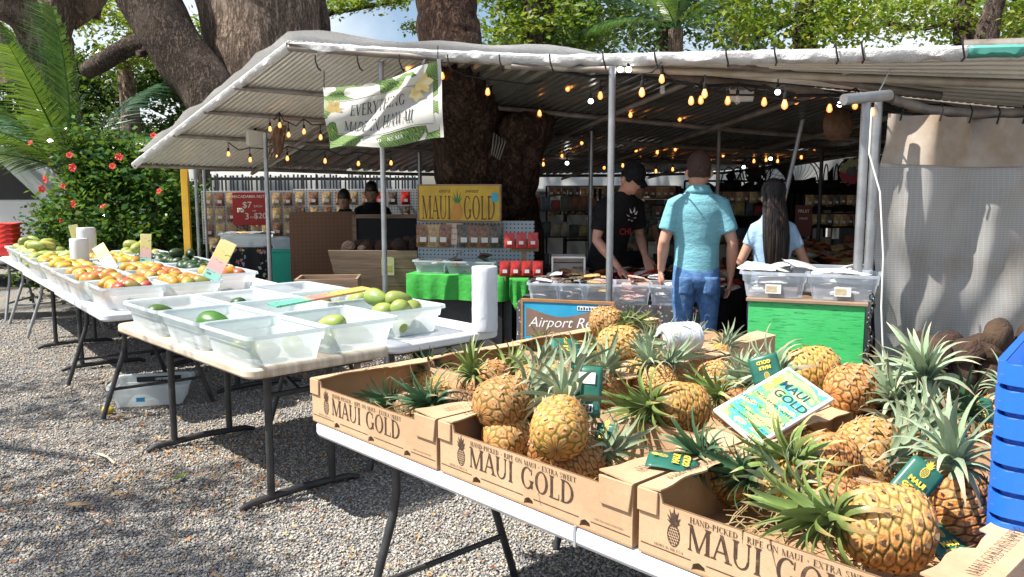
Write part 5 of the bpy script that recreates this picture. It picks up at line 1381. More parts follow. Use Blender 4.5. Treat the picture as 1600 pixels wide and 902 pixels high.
# ---------------------------------------------------------------- green hang tags
m_tag = PM('tag_green', (0.015, 0.10, 0.075), (0.03, 0.15, 0.10), 14, 0.35)
def hangtag(label, c, X, Y, wd=0.085, hg=0.12, barcode=False, fold=0.0):
    t = thing('hang_tag', label, 'tag', (0, 0, 0), 0, 'green pineapple tags')
    def fn(a, b): return Vector(((a - .5) * wd, (b - .5) * hg, 0.008 * math.sin(a * 3) - 0.03 * fold * (b - .5) ** 2))
    MB().grid(fn, 8, 8).build('card', m_tag, t, solid=0.0012)
    if barcode:
        MB().box((0.0, hg * 0.26, 0.0105), (wd * 0.55, hg * 0.22, 0.001)).build('white_patch', m_whiteink, t)
        b = MB().box((0.0, -hg * 0.33, 0.0105), (wd * 0.5, hg * 0.16, 0.001)).build('barcode', m_whiteink, t)
        mb = MB()
        for k in range(12): mb.box((-wd * 0.2 + wd * 0.4 * k / 11, -hg * 0.33, 0.0117), (wd * 0.014 * (1 + k % 3), hg * 0.12, 0.0004))
        mb.build('barcode_bars', m_blackink, b)
    else:
        letter('t1', t, (0, hg * -0.05, 0.0105), (1, 0, 0), (0, 1, 0)).scale = (hg / 0.125,) * 3; letter('t2', t, (0, -hg * 0.25, 0.0105), (1, 0, 0), (0, 1, 0)).scale = (hg / 0.125,) * 3
        o = link('emblem', ME_EMB2, t); frame(o, (0, hg * 0.12, 0.0105), (1, 0, 0), (0, 1, 0)); o.scale = (0.5,) * 3
    frame(t, c, X, Y)
    return t
ME_EMB2 = ME_EMB.copy(); ME_EMB2.materials[0] = m_gold
hangtag('green tag with barcode hanging over the tall crown in the middle carton', G(916, 612, 0.985), (0.96, -0.2, -0.02), (-0.05, 0.35, 0.93), 0.085, 0.14, True)
hangtag('green tag lying on the flap between the middle and right cartons', G(1052, 722, 0.905), (0.3, 0.95, 0.1), (-0.9, 0.3, 0.15), 0.085, 0.12, fold=0.9)
hangtag('green tag tucked in the crown before the green panel', G(1196, 577, 0.985), (-0.85, 0.25, -0.3), (0.2, -0.4, -0.8), 0.09, 0.085)
hangtag('dark green tag low in the third row left carton', G(884, 543, 0.895), (0.95, 0.1, -0.1), (0.1, 0.8, 0.5), 0.12, 0.09)
hangtag('green tag standing between the large pineapple and the upright one', G(1432, 752, 0.95), (0.6, -0.35, -0.5), (0.35, 0.3, 0.75), 0.07, 0.085)
hangtag('green tag fallen at the bottom right of the near carton', G(1478, 852, 0.81), (0.9, 0.3, 0), (-0.2, 0.8, 0.4), 0.09, 0.10)
hangtag('green tag in shade under the crown at left of the near carton', G(1165, 772, 0.80), (0.9, -0.3, 0.1), (0.1, 0.6, 0.7), 0.06, 0.06)
hangtag('dark tag leaning inside the middle carton right end', G(946, 684, 0.87), (0.75, -0.5, 0), (0.25, 0.4, 0.8), 0.065, 0.075)
hangtag('tag in the far right carton beside the blue crates', G(1526, 642, 0.90), (0.9, -0.2, 0), (0.1, 0.6, 0.7), 0.09, 0.08)
# ---------------------------------------------------------------- price card
def card_mat():
    t = NT('painted_card')
    n1 = t.noise(11, 3, t.coord('Object', (2.0, 1.0, 1)))
    c = t.ramp(n1, [(0.34, (0.66, 0.58, 0.20)), (0.46, (0.62, 0.57, 0.22)), (0.48, (0.16, 0.44, 0.16)), (0.54, (0.18, 0.46, 0.18)), (0.56, (0.06, 0.45, 0.48)), (0.60, (0.08, 0.48, 0.5)), (0.63, (0.66, 0.58, 0.22))])
    t.set(c, 0.22); return t.m
pc = thing('price_card', 'framed teal and yellow painted price card resting on the pineapples', 'sign')
CW, CHh = 0.275, 0.165
MB().box((0, 0, 0), (CW, CHh, 0.012)).build('frame', m_white_pl, pc, bevel=0.003)
MB().box((0, 0, 0.0066), (CW - 0.022, CHh - 0.022, 0.001)).build('painting', card_mat(), pc, smooth=False)
for k, x, y in (('c1', 0.088, 0.012), ('c2', 0.045, -0.010)):
    letter(k, pc, (x * 0.86, y * 0.9 - 0.012, 0.0076), (0, -1, 0), (1, 0, 0)).scale = (0.8,) * 3
for k, x in (('c3', -0.005), ('c4', -0.040), ('c5', -0.075), ('c6', -0.098)): letter(k, pc, (x * 0.95, -0.005, 0.0080), (0, -1, 0), (1, 0, 0)).scale = (0.78,) * 3
o = link('emblem', ME_EMB2, pc); frame(o, (0.025, 0.058, 0.0078), (0, -1, 0), (1, 0, 0)); o.scale = (0.8,) * 3
ca, cb = G(1128, 648, 0.965), G(1238, 592, 0.99)
Xc = (cb - ca); cc = G(1208, 640, 0.985)
frame(pc, (0.700, 2.155, 0.962), Vector((0.2266, 0.1055, 0.09)), Vector((-0.07, 0.109, 0.05)))
# twine spool
p = G(1062, 528, 0.975); ts = thing('twine_spool', 'white spool of plastic twine lying on the back carton', 'spool', p, R(18))
pts = [(x / 20 * 0.16 - 0.08, 0.058 * (1 - 0.25 * abs(x / 10 - 1) ** 6) + 0.0025 * (x % 2)) for x in range(21)]
MB().loft([(Vector((x, 0, 0)), r_, r_, Vector((0, 1, 0)), Vector((0, 0, 1))) for x, r_ in [(-0.08, 0.02)] + pts + [(0.08, 0.02)]], 28).build('twine', PM('white_twine', (0.72, 0.74, 0.78), (0.58, 0.61, 0.67), 20, 0.4, bump=0.8, bscale=40, stretch=(8, 1, 1)), ts)
MB().tube([(-0.083, 0, 0), (0.083, 0, 0)], 0.019, 14).build('core', m_card_d, ts)
# ---------------------------------------------------------------- stack of blue crates
def blue_mat():
    t = NT('blue_plastic')
    c = t.ramp(t.noise(3, 4), [(0.3, (0.012, 0.12, 0.56)), (0.7, (0.02, 0.16, 0.64))])
    sc1 = t.ramp(t.noise(34, 6, t.coord('Object', (0.5, 0.5, 3)), 0.7), [(0.62, (0, 0, 0)), (0.70, (0.55, 0.55, 0.55))])
    c = t.mix(sc1, c, (0.30, 0.42, 0.72))
    t.set(c, 0.42); t.bump(t.noise(60, 5), 0.2, 0.003)
    return t.m
m_blue = blue_mat()
def crate_proto():
    t = thing('blue_crate', 'x', 'crate')
    a = rrect(0.56, 0.40, 0.035, 5); b = rrect(0.60, 0.44, 0.04, 5); n = len(a)
    for nm, rings in (('tub', [(a, 0.0), (b, 0.17)]),):
        V = []; Fc = []
        for P, z in rings: V += [(x, y, z) for x, y in P]
        V2 = [(x * 0.985, y * 0.98, z + (0.006 if z == 0 else 0)) for x, y, z in V]
        Fc += [tuple(range(n))[::-1]] + [(i, (i + 1) % n, n + (i + 1) % n, n + i) for i in range(n)]
        MB().add(V, Fc).build(nm, m_blue, t, solid=0.004)
    c = rrect(0.625, 0.465, 0.045, 5)
    MB().add([(x, y, 0.172) for x, y in b] + [(x, y, 0.176) for x, y in c] + [(x * 1.0, y * 1.0, 0.134) for x, y in c] + [(x * 0.97, y * .96, 0.130) for x, y in c], [(i + q * n, (i + 1) % n + q * n, n + (i + 1) % n + q * n, n + i + q * n) for i in range(n) for q in (0, 1, 2)]).build('rim_band', m_blue, t)
    freeze(t)
    return t
CRT = crate_proto()
cp = D(1524, 888, 1.62)
rzc = R(-38)
ctr = Vector((cp.x, cp.y, 0)) + Vector((math.cos(rzc), math.sin(rzc), 0)) * 0.318 + Vector((-math.sin(rzc), math.cos(rzc), 0)) * 0.235
zb = cp.z - 0.128 + 0.004
labs = ['bottom', 'second from bottom', 'third from bottom', 'fourth from bottom', 'fourth from top', 'third from top', 'second from top', 'topmost, open']
for k in range(8):
    lab = 'blue plastic crate, ' + labs[k] + ' of the stack at right'
    p = ctr + Vector((0.001 * (k % 2), 0, zb + 0.0515 * k))
    if k == 0: CRT.location = p; CRT.rotation_euler = (0, 0, rzc); tag(CRT, lab, 'crate', 'stacked blue crates')
    else: dup(CRT, p, rzc, lab, 'stacked blue crates')
st = thing('crate_stand', 'blue tub stand beneath the stack of blue crates', 'stand', (ctr.x, ctr.y, 0), rzc)
for i, (sx, sy) in enumerate(((-1, -1), (1, -1), (-1, 1), (1, 1))): MB().box((sx * 0.22, sy * 0.14, (zb - 0.06) / 2), (0.05, 0.05, zb - 0.06)).build('leg', m_blue, st, bevel=0.004)
MB().box((0, 0, zb - 0.03), (0.52, 0.36, 0.055)).build('deck', m_blue, st, bevel=0.006)
# ---------------------------------------------------------------- husked coconuts heaped by the curtain
m_coco = PM('coconut_husk', (0.022, 0.011, 0.008), (0.06, 0.03, 0.019), 8, 0.9, bump=1.0, bscale=50, stretch=(1, 0.25, 1), bdist=0.02, obj_var=0.3)
cm_ = []
for k in range(3):
    mb = MB().ball((0, 0, 0), (0.085, 0.10, 0.08), 20, 14)
    mb.v = [tuple(Vector(v) * (1 + 0.22 * noise.noise(Vector(v) * 14 + Vector((k * 7, 0, 0))))) for v in mb.v]
    cm_.append(mb.mesh('coconut', m_coco, ang=80))
bx = D(1520, 560, 4.45)
pos = []
for j, (zz, n) in enumerate(((0.46, 8), (0.57, 7), (0.67, 6), (0.75, 4))):
    for i in range(n):
        for q in range(2 if j < 3 else 1):
            pos.append((bx.x - 0.42 + 0.16 * i + 0.05 * (j % 2) + 0.16 * j * (0.5 if j < 3 else 0.9), bx.y - 0.12 + 0.17 * q + 0.03 * rnd.random(), zz))
for k, p in enumerate(pos):
    o = link('coconut', cm_[k % 3]); o.location = p; o.rotation_mode = 'QUATERNION'; o.rotation_quaternion = Quaternion((rnd.random(), rnd.random(), rnd.random(), rnd.random())).normalized(); o.scale = (0.85 + 0.2 * rnd.random(), 0.9 + 0.25 * rnd.random(), 0.75 + 0.15 * rnd.random())
    tag(o, 'brown husked coconut in the heap below the mesh curtain', 'coconut', 'heaped coconuts')
tb = thing('coconut_stand', 'dark low wooden stand under the heap of coconuts', 'stand', (bx.x + 0.15, bx.y - 0.02, 0))
MB().box((0, 0, 0.36), (1.35, 0.5, 0.04)).build('deck', PM('stand_wood', (0.08, 0.06, 0.045), (0.13, 0.1, 0.07), 9, 0.8), tb)
for sx in (-1, 1):
    for sy in (-1, 1): MB().box((sx * 0.62, sy * 0.2, 0.17), (0.06, 0.06, 0.34)).build('leg', m_bark_d, tb)
# ================================================================= STALL COUNTERS, WALLS AND GOODS
def mat_peg(name, col, pitch=0.034, hole=(0.01, 0.01, 0.01)):
    t = NT(name)
    sep = t.n('ShaderNodeSeparateXYZ'); t.l(t.coord('Object', (1 / pitch,) * 3), sep.inputs[0])
    fx = t.math('SUBTRACT', t.math('FRACT', sep.outputs['X']), 0.5); fz = t.math('SUBTRACT', t.math('FRACT', sep.outputs['Z']), 0.5)
    d = t.math('SQRT', t.math('ADD', t.math('MULTIPLY', fx, fx), t.math('MULTIPLY', fz, fz)))
    c = t.mix(t.math('LESS_THAN', d, 0.2), t.ramp(t.noise(3, 4), [(0.3, col), (0.7, tuple(x * 0.8 for x in col))]), hole)
    t.set(c, 0.55); return t.m
m_peg_w = mat_peg('pegboard_white', (0.62, 0.62, 0.62)); m_peg_b = mat_peg('pegboard_brown', (0.20, 0.085, 0.035), 0.04, (0.16, 0.13, 0.10)); m_peg_g = mat_peg('pegboard_grey', (0.42, 0.47, 0.52))
def mat_floral(name, bgc, scale, thr=0.33):
    t = NT(name)
    v = t.n('ShaderNodeTexVoronoi'); v.inputs['Scale'].default_value = scale; t.l(t.coord('Object'), v.inputs['Vector'])
    hs = t.n('ShaderNodeHueSaturation'); hs.inputs['Saturation'].default_value = 0.9; hs.inputs['Value'].default_value = 0.75; t.l(v.outputs['Color'], hs.inputs['Color'])
    v2 = t.n('ShaderNodeTexVoronoi'); v2.inputs['Scale'].default_value = scale * 2.7; t.l(t.coord('Object'), v2.inputs['Vector'])
    pet = t.math('LESS_THAN', t.math('ADD', v.outputs['Distance'], t.math('MULTIPLY', v2.outputs['Distance'], 0.35)), thr)
    warm = t.mix(0.45, hs.outputs[0], (0.6, 0.22, 0.06))
    t.set(t.mix(pet, bgc, warm), 0.8); return t.m
m_floral = mat_floral('floral_black', (0.01, 0.01, 0.012), 17, 0.5); m_floral2 = mat_floral('floral_grey', (0.05, 0.052, 0.06), 30, 0.42)
m_green = PM('green_cloth', (0.03, 0.30, 0.035), (0.05, 0.40, 0.06), 7, 0.85, bump=0.5, bscale=14, bdist=0.02)
def ply():
    t = NT('green_plywood')
    c = t.ramp(t.noise(2.5, 5), [(0.3, (0.03, 0.43, 0.10)), (0.7, (0.09, 0.55, 0.19))])
    gr_ = t.ramp(t.noise(9, 7, t.coord('Object', (1, 1, 9)), 0.7), [(0.54, (0, 0, 0)), (0.62, (0.9, 0.9, 0.9))])
    c = t.mix(gr_, c, (0.012, 0.20, 0.05))
    sp_ = t.ramp(t.noise(70, 3), [(0.70, (0, 0, 0)), (0.76, (0.8, 0.8, 0.8))])
    t.set(t.mix(sp_, c, (0.02, 0.06, 0.03)), 0.6)
    t.bump(t.noise(14, 5, t.coord('Object', (1, 1, 8))), 0.4, 0.004)
    return t.m
m_gply = ply()
m_tealp = PM('teal_green_panel', (0.01, 0.36, 0.24), (0.02, 0.42, 0.28), 4, 0.6)
m_wood = PM('rough_plank', (0.34, 0.24, 0.16), (0.20, 0.13, 0.08), 4, 0.8, bump=0.5, bscale=12, stretch=(0.6, 4, 6))
def panel(name, a, b, z0, z1, th, m, label, cat, bevel=0.002, group=None):
    """upright board between plan points a-b; local x along it, z up, origin at a's foot"""
    a = Vector((a[0], a[1], 0)); b = Vector((b[0], b[1], 0)); L = (b - a).length
    o = MB().bx((0, -th / 2, z0), (L, th / 2, z1)).build(name, m, None, bevel=bevel)
    o.location = a; o.rotation_euler = (0, 0, math.atan2((b - a).y, (b - a).x))
    return tag(o, label, cat, group) if label else o
def skirt(parent, L, W, ztop, zbot, m, name='tablecloth', amp=0.012, k=30):
    mb = MB(); P = rrect(L, W, 0.02, 2); n = len(P)
    pts = []
    for i in range(n):
        a = Vector((*P[i], 0)); b = Vector((*P[(i + 1) % n], 0)); c = max(1, int((b - a).length / 0.03))
        for q in range(c): pts.append((a.lerp(b, q / c), (b - a).normalized()))
    N = len(pts); V = []
    for z, f in ((ztop, 0.0), (ztop - 0.02, 0.4), ((ztop + zbot) / 2, 0.8), (zbot, 1.2)):
        for i, (p, d) in enumerate(pts):
            nrm = Vector((d.y, -d.x, 0)); w_ = amp * f * math.sin(i * 1.05 + 1.5 * math.sin(i * 0.23))
            V.append(p + nrm * (0.006 + w_ + 0.008 * f) + Vector((0, 0, z)))
    mb.add(V, [(r_ * N + i, r_ * N + (i + 1) % N, (r_ + 1) * N + (i + 1) % N, (r_ + 1) * N + i) for r_ in range(3) for i in range(N)] + [tuple(range(N))])
    return mb.build(name, m, parent, ang=60)
def counter(label, c, rz, L, W, H, m, zbot=0.05, name='draped_table'):
    t = thing(name, label, 'table', (c[0], c[1], 0), rz)
    MB().box((0, 0, H - 0.02), (L, W, 0.036)).build('tabletop', m_wood, t)
    for sx in (-1, 1):
        for sy in (-1, 1): MB().box((sx * (L / 2 - 0.06), sy * (W / 2 - 0.06), (H - 0.04) / 2), (0.045, 0.045, H - 0.04)).build('leg', m_dark, t)
    skirt(t, L, W, H + 0.003, zbot, m)
    return t
# ---------------------------------------------------------------- snack bags
def mat_bag(name, a, b, sc_=28):
    t = NT(name)
    t.set(t.ramp(t.noise(sc_, 5), [(0.35, a), (0.65, b)]), 0.25, 0, 0.6); t.bump(t.noise(22, 4), 0.5, 0.01); return t.m
m_bags = [mat_bag('bag_nuts', (0.30, 0.17, 0.06), (0.55, 0.40, 0.2)), mat_bag('bag_jerky', (0.10, 0.035, 0.02), (0.36, 0.18, 0.08)), mat_bag('bag_tan', (0.45, 0.27, 0.08), (0.62, 0.44, 0.2)),
          mat_bag('bag_red', (0.40, 0.012, 0.012), (0.5, 0.03, 0.02), 6), mat_bag('bag_dark', (0.03, 0.025, 0.02), (0.2, 0.15, 0.1)), mat_bag('bag_pink', (0.55, 0.25, 0.2), (0.7, 0.55, 0.5)), mat_bag('bag_clear', (0.5, 0.5, 0.5), (0.72, 0.72, 0.7)), mat_bag('bag_orange', (0.5, 0.13, 0.04), (0.5, 0.3, 0.15))]
def bag_proto(m, w_=0.13, h_=0.19, th=0.035, lab=True):
    t = thing('snack_bag', 'x', 'snack bag')
    def fn(sd):
        return lambda a, b: Vector(((a - .5) * w_ * (1 - .05 * math.sin(math.pi * b)), sd * th / 2 * (math.sin(math.pi * a) ** .6) * (math.sin(math.pi * min(1, b * 1.12)) ** .5 if b < .89 else 0.02) + 0.003 * sd + 0.004 * math.sin(a * 9 + b * 7) * sd, -b * h_ if False else (b - 1) * h_))
    MB().grid(fn(-1), 8, 8).grid(fn(1), 8, 8).build('pouch', m, t)
    if lab: MB().box((0.0, -th / 2 - 0.008, -h_ * 0.66), (w_ * 0.42, 0.001, h_ * 0.22)).build('label', m_white, t)
    freeze(t)
    return t
BP = [bag_proto(m) for m in m_bags[:5]]
bagset = set()
def hang_bag(k, loc, rz, label, group, s=1.0, tilt=0.0):
    if k not in bagset:
        bagset.add(k); o = BP[k]; o.location = loc; o.rotation_euler = (tilt, 0, rz); o.scale = (s,) * 3; return tag(o, label, 'snack bag', group)
    o = dup(BP[k], loc, rz, label, group, scale=s); o.rotation_euler = (tilt, 0, rz + rnd.uniform(-.06, .06)); return o
# packets: flat pillows for tubs and heaps
def packet_mesh(m, L=0.20, W=0.15, th=0.035, seed=0):
    def fn(sd): return lambda a, b: Vector(((a - .5) * L, (b - .5) * W, sd * th / 2 * (math.sin(math.pi * a) * math.sin(math.pi * b)) ** .5 + 0.008 * noise.noise(Vector((a * 4 + seed, b * 4, sd)))))
    return MB().grid(fn(1), 7, 6).grid(fn(-1), 7, 6).mesh('packet', m, ang=70)
PK = [packet_mesh(m, seed=i) for i, m in enumerate(m_bags)]
def packet(k, loc, label, group, s=1.0, tilt=0.35, rz=None):
    o = link('packet', PK[k]); o.location = loc; o.rotation_euler = (rnd.uniform(-tilt, tilt), rnd.uniform(-tilt, tilt), rz if rz is not None else rnd.random() * 6.28); o.scale = (s,) * 3
    return tag(o, label, 'packet', group)
# ---------------------------------------------------------------- nut wall (left, far)
A_, B_ = D(316, 340, 9.7), D(458, 340, 10.0)
panel('pegboard', A_, B_, 0.85, 1.47, 0.02, m_peg_w, 'white pegboard hung with nut bags behind the red price sign', 'pegboard')
A2, B2_ = B_ + Vector((0.01, 0.02, 0)), D(655, 340, 10.3)
panel('pegboard', A2, B2_, 1.0, 1.49, 0.02, m_peg_w, 'shaded white pegboard continuing right of the nut display', 'pegboard')
m_fence = PM('fence_slat', (0.03, 0.03, 0.032), (0.07, 0.065, 0.06), 12, 0.7)
fa, fb = D(330, 290, 10.3), D(655, 290, 10.7)
fn_ = thing('slat_fence', 'dark bamboo slat screen above the nut display', 'fence', (fa.x, fa.y, 0), math.atan2(fb.y - fa.y, fb.x - fa.x))
FL_ = (fb - fa).length; sm = MB().bx((-0.011, -0.006, 0.05), (0.011, 0.006, 1.68)).mesh('slat', m_fence, smooth=False)
for k in range(58):
    o = link('slat', sm, fn_); o.location = (FL_ * k / 57, 0, 0); o.scale = (1, 1, 1 - 0.02 * rnd.random()); o.rotation_euler = (0, rnd.uniform(-.012, .012), 0)
for z in (0.5, 1.15, 1.6): MB().bx((0, 0.008, z), (FL_, 0.03, z + 0.035)).build('rail', m_fence, fn_)
def onwall(A, B, s, z, off): # point in front of a wall
    d = Vector((B.x - A.x, B.y - A.y, 0)); n = Vector((d.y, -d.x, 0)).normalized()
    return Vector((A.x, A.y, 0)) + d * s + n * off + Vector((0, 0, z)), math.atan2(d.y, d.x)
for r_, z in enumerate((1.45, 1.27, 1.09)):
    for i in range(8):
        if r_ < 2 and 2.6 < i < 5.6 and True: continue
        p, a = onwall(A_, B_, 0.07 + 0.125 * i, z, 0.035)
        hang_bag((i + r_ * 2) % 3, p, a, 'bag of nuts on pegboard hooks round the red price sign', 'nut bags on the white pegboard', 0.83)
for r_, z in enumerate((1.46, 1.28)):
    for i in range(9):
        if r_ == 1 and i in (4, 7): continue
        p, a = onwall(A2, B2_, 0.05 + 0.105 * i, z, 0.035); hang_bag((i + r_) % 2 + (3 if i > 5 else 0), p, a, 'dark snack bag on the shaded pegboard right of the nut display', 'bags on the shaded pegboard', 0.85)
for i in range(7):
    p, a = onwall(A_, B_, 0.12 + 0.12 * i, 0.92, 0.06); hang_bag(i % 3, p, a, 'nut bag in the lowest hanging row beneath the red sign', 'lowest row of nut bags', 0.85)
p, a = onwall(A_, B_, 0.52, 1.26, 0.07)
rs = thing('price_sign', 'red macadamia nut price sign on the nut display', 'sign', p, a)
MB().box((0, 0, 0), (0.385, 0.012, 0.385)).build('board', m_red, rs, bevel=0.002)
for k, x, z in (('mac', 0, 0.145), ('s7', -0.03, 0.045), ('each', 0.095, 0.03), ('orr', 0.05, -0.025), ('s3', -0.035, -0.09), ('forr', 0.03, -0.10), ('s20', 0.115, -0.085)):
    o = letter(k, rs, (x, -0.0068, z), (1, 0, 0), (0, 0, 1)); o.scale = (0.72,) * 3
mb = MB()
for k in range(9): mb.ball((-0.13 + 0.018 * (k % 4), -0.008, 0.0 - 0.016 * (k // 3)), (0.012, 0.003, 0.012), 8, 6)
mb.build('nut_picture', m_cream, rs)
# floral table with a long tub, teal counter
c = D(385, 410, 9.1); counter('table with black floral cloth below the nut display', (c.x, c.y + 0.2), 0.06, 0.72, 0.55, 0.86, m_floral)
t = put_bin(BIN_A, (c.x - 0.02, c.y + 0.12, 0.866), 0.06, 'long clear tub on the black floral table', 'tubs of packets')
for k in range(6): packet(k % 3, (c.x - 0.2 + 0.08 * k, c.y + 0.1 + 0.05 * (k % 2), 0.99 + 0.01 * (k % 3)), 'nut packet lying in the long tub on the floral table', 'packets in the long tub', 0.8, 0.15)
c = D(436, 420, 8.7)
t = thing('teal_counter', 'small bright teal green counter with a blue tub on it', 'counter', (c.x + 0.03, c.y + 0.25, 0), 0.05)
for nm, a_, b_ in (('front_panel', (-0.13, -0.25, 0.02), (0.16, -0.23, 0.84)), ('side_panel', (-0.15, -0.25, 0.02), (-0.132, 0.25, 0.84)), ('side_panel', (0.162, -0.25, 0.02), (0.18, 0.25, 0.84)), ('top', (-0.16, -0.26, 0.842), (0.19, 0.26, 0.86))): MB().bx(a_, b_).build(nm, m_tealp, t, bevel=0.003)
b_ = put_bin(BIN_S, (c.x + 0.04, c.y + 0.22, 0.862), 0.05, 'blueish tub on the teal counter', 'tubs of packets'); b_.scale = (0.8,) * 3
# brown pegboard partition, framed black board
panel('pegboard', D(453, 380, 8.4), D(556, 380, 8.6), 0.55, 1.27, 0.025, m_peg_b, 'brown pegboard partition in the middle of the left stall', 'pegboard')
c = D(600, 370, 8.6); bbd = thing('dark_board', 'black framed board behind the plank crate', 'board', (c.x, c.y, 0), 0.05)
MB().bx((-0.28, -0.01, 0.5), (0.34, 0.01, 1.2)).build('board', m_dark, bbd); MB().bx((-0.32, -0.03, 0.3), (-0.28, 0.02, 1.24)).build('frame_post', m_wood, bbd); MB().bx((-0.32, -0.03, 1.2), (0.36, 0.02, 1.24)).build('frame_rail', m_wood, bbd)
panel('dark_cloth', D(455, 420, 8.3), D(530, 420, 8.4), 0.02, 0.6, 0.02, PM('dark_cloth', (0.01, 0.02, 0.015), (0.02, 0.03, 0.02), 5, 0.9), 'black cloth hanging below the brown pegboard', 'cloth')
# ---------------------------------------------------------------- plank crate
c0, c1 = D(525, 420, 7.35), D(655, 420, 7.3)
wc = thing('plank_crate', 'big grey plank crate holding husked coconuts beside the steel pole', 'crate', (c0.x, c0.y, 0), math.atan2(c1.y - c0.y, c1.x - c0.x))
WL = (c1 - c0).length
for k in range(3):
    z0 = 0.50 + 0.16 * k
    MB().add([(0.05 - 0.03 * k, -0.015 - .03 * k, z0), (WL, -0.015 - .03 * k, z0), (WL, 0.015 - .03 * k, z0), (0.05 - 0.03 * k, 0.015 - .03 * k, z0), (0.02 - 0.03 * k, -0.045 - .03 * k, z0 + 0.155), (WL, -0.045 - .03 * k, z0 + 0.155), (WL, -0.015 - .03 * k, z0 + 0.155), (0.02 - 0.03 * k, -0.015 - .03 * k, z0 + 0.155)], [(0, 3, 2, 1), (4, 5, 6, 7), (0, 1, 5, 4), (1, 2, 6, 5), (2, 3, 7, 6), (3, 0, 4, 7)]).build('plank', m_wood, wc, smooth=False)
MB().bx((0.04, 0.02, 0.45), (WL, 0.5, 0.5)).build('floor_board', m_wood, wc); MB().bx((0.03, 0.5, 0.45), (WL, 0.53, 0.98)).build('back_board', m_wood, wc)
MB().bx((0.0, 0.02, 0.5), (0.03, 0.5, 0.95)).build('side_board', m_wood, wc)
for x in (0.08, WL - 0.08):
    for y in (0.06, 0.45): MB().bx((x - .03, y - .03, 0), (x + .03, y + .03, 0.45)).build('leg', m_wood, wc)
p = D(606, 416, 7.22); pn = thing('paper_notice', 'small fruit picture notice tacked to the plank crate', 'notice', p, 0.02); MB().box((0, 0, 0), (0.11, 0.006, 0.16)).build('sheet', PM('notice_print', (0.5, 0.45, 0.3), (0.35, 0.4, 0.15), 18, 0.6), pn); MB().box((0, -0.0035, -0.02), (0.07, 0.002, 0.05)).build('picture', m_papaya, pn)
for k in range(9):
    o = link('coconut', cm_[k % 3]); o.location = (c0.x + 0.1 + 0.075 * k, c0.y + 0.15 + 0.1 * (k % 2), 0.97 + 0.03 * (k > 5)); o.scale = (0.9,) * 3; o.rotation_euler = (k, k * 2, k * 3); tag(o, 'husked coconut on top of the plank crate', 'coconut', 'coconuts in the plank crate')
wt = thing('wood_tray', 'low weathered wooden tray beside the plank crate', 'tray', tuple(D(505, 446, 6.5).xy) + (0,), 0.1)
MB().bx((-0.2, -0.02, 0.73), (0.25, 0.0, 0.81)).build('side', m_wood, wt); MB().bx((-0.2, 0.3, 0.73), (0.25, 0.32, 0.81)).build('side', m_wood, wt); MB().bx((-0.22, -0.02, 0.73), (-0.2, 0.32, 0.81)).build('end', m_wood, wt); MB().bx((0.25, -0.02, 0.73), (0.27, 0.32, 0.81)).build('end', m_wood, wt); MB().bx((-0.2, 0, 0.70), (0.25, 0.3, 0.73)).build('base', m_wood, wt)
for x in (-.18, .22):
    for y in (0.02, .27): MB().bx((x, y, 0), (x + .03, y + .03, .70)).build('leg', m_wood, wt)
# ---------------------------------------------------------------- green cloth table with pegboard and the gold sign
ga, gb = D(648, 425, 6.9), D(800, 425, 6.7)
gang = math.atan2(gb.y - ga.y, gb.x - ga.x)
gc = (ga + gb) / 2 + Vector((0.0, 0.28, 0))
counter('table with bright green cloth under the gold pineapple sign', (gc.x, gc.y), gang, 0.86, 0.55, 0.80, m_green, 0.60)
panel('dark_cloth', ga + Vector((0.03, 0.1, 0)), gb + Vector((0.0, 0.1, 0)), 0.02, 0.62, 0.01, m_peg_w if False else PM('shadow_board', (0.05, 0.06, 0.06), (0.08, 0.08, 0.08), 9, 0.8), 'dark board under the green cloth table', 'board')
mb = MB().grid(lambda a, b: Vector((0.16 * a, -0.03 + 0.02 * math.sin(a * 14) * b, -0.30 * b * (0.55 + 0.45 * math.sin(a * 2.6)) )), 14, 8)
o = mb.build('cloth_corner', m_green, None, solid=0.002); o.location = gb + Vector((-0.02, 0.0, 0)) ; o.location.z = 0.80; tag(o, 'loose green cloth corner drooping at the table end', 'cloth')
pa, pb2 = ga + Vector((-0.02, 0.45, 0)), D(780, 380, 7.1)
panel('pegboard', pa, D(835, 380, 7.15), 0.80, 1.235, 0.02, m_peg_g, 'grey pegboard with hanging dried snack bags under the gold sign', 'pegboard')
for i, k in enumerate((1, 0, 1, None, 4, 1, 1, 4)):
    if k is None: continue
    p, a = onwall(pa, D(835, 380, 7.15), 0.06 + 0.088 * i, 1.20, 0.035); hang_bag(k, p, a, 'dried snack bag on the grey pegboard under the gold sign', 'bags under the gold sign', 1.04)
p, a = onwall(pa, D(835, 380, 7.15), 0.06 + 0.088 * 3, 1.12, 0.03)
pn = thing('price_notice', 'small printed price notice between the bags under the gold sign', 'notice', p, a); MB().box((0, 0, 0), (0.15, 0.005, 0.19)).build('sheet', PM('notice_pink', (0.62, 0.46, 0.38), (0.7, 0.55, 0.45), 9, 0.6), pn)
for k, z in (('sale', 0.05), ('p10', 0.0), ('p3', -0.05)): letter(k, pn, (0, -0.0032, z), (1, 0, 0), (0, 0, 1))
ys = thing('gold_sign', 'yellow hand painted pineapple sign standing above the grey pegboard', 'sign', (pa.x + 0.02, pa.y - 0.03, 1.238), math.atan2(pb2.y - pa.y, pb2.x - pa.x))
SW, SH = 0.745, 0.30
m_yel = PM('sign_yellow', (0.62, 0.40, 0.035), (0.42, 0.24, 0.02), 5, 0.55, lo=0.4, hi=0.75)
MB().bx((0, -0.012, 0), (SW, 0.012, SH)).build('board', m_yel, ys, bevel=0.003)
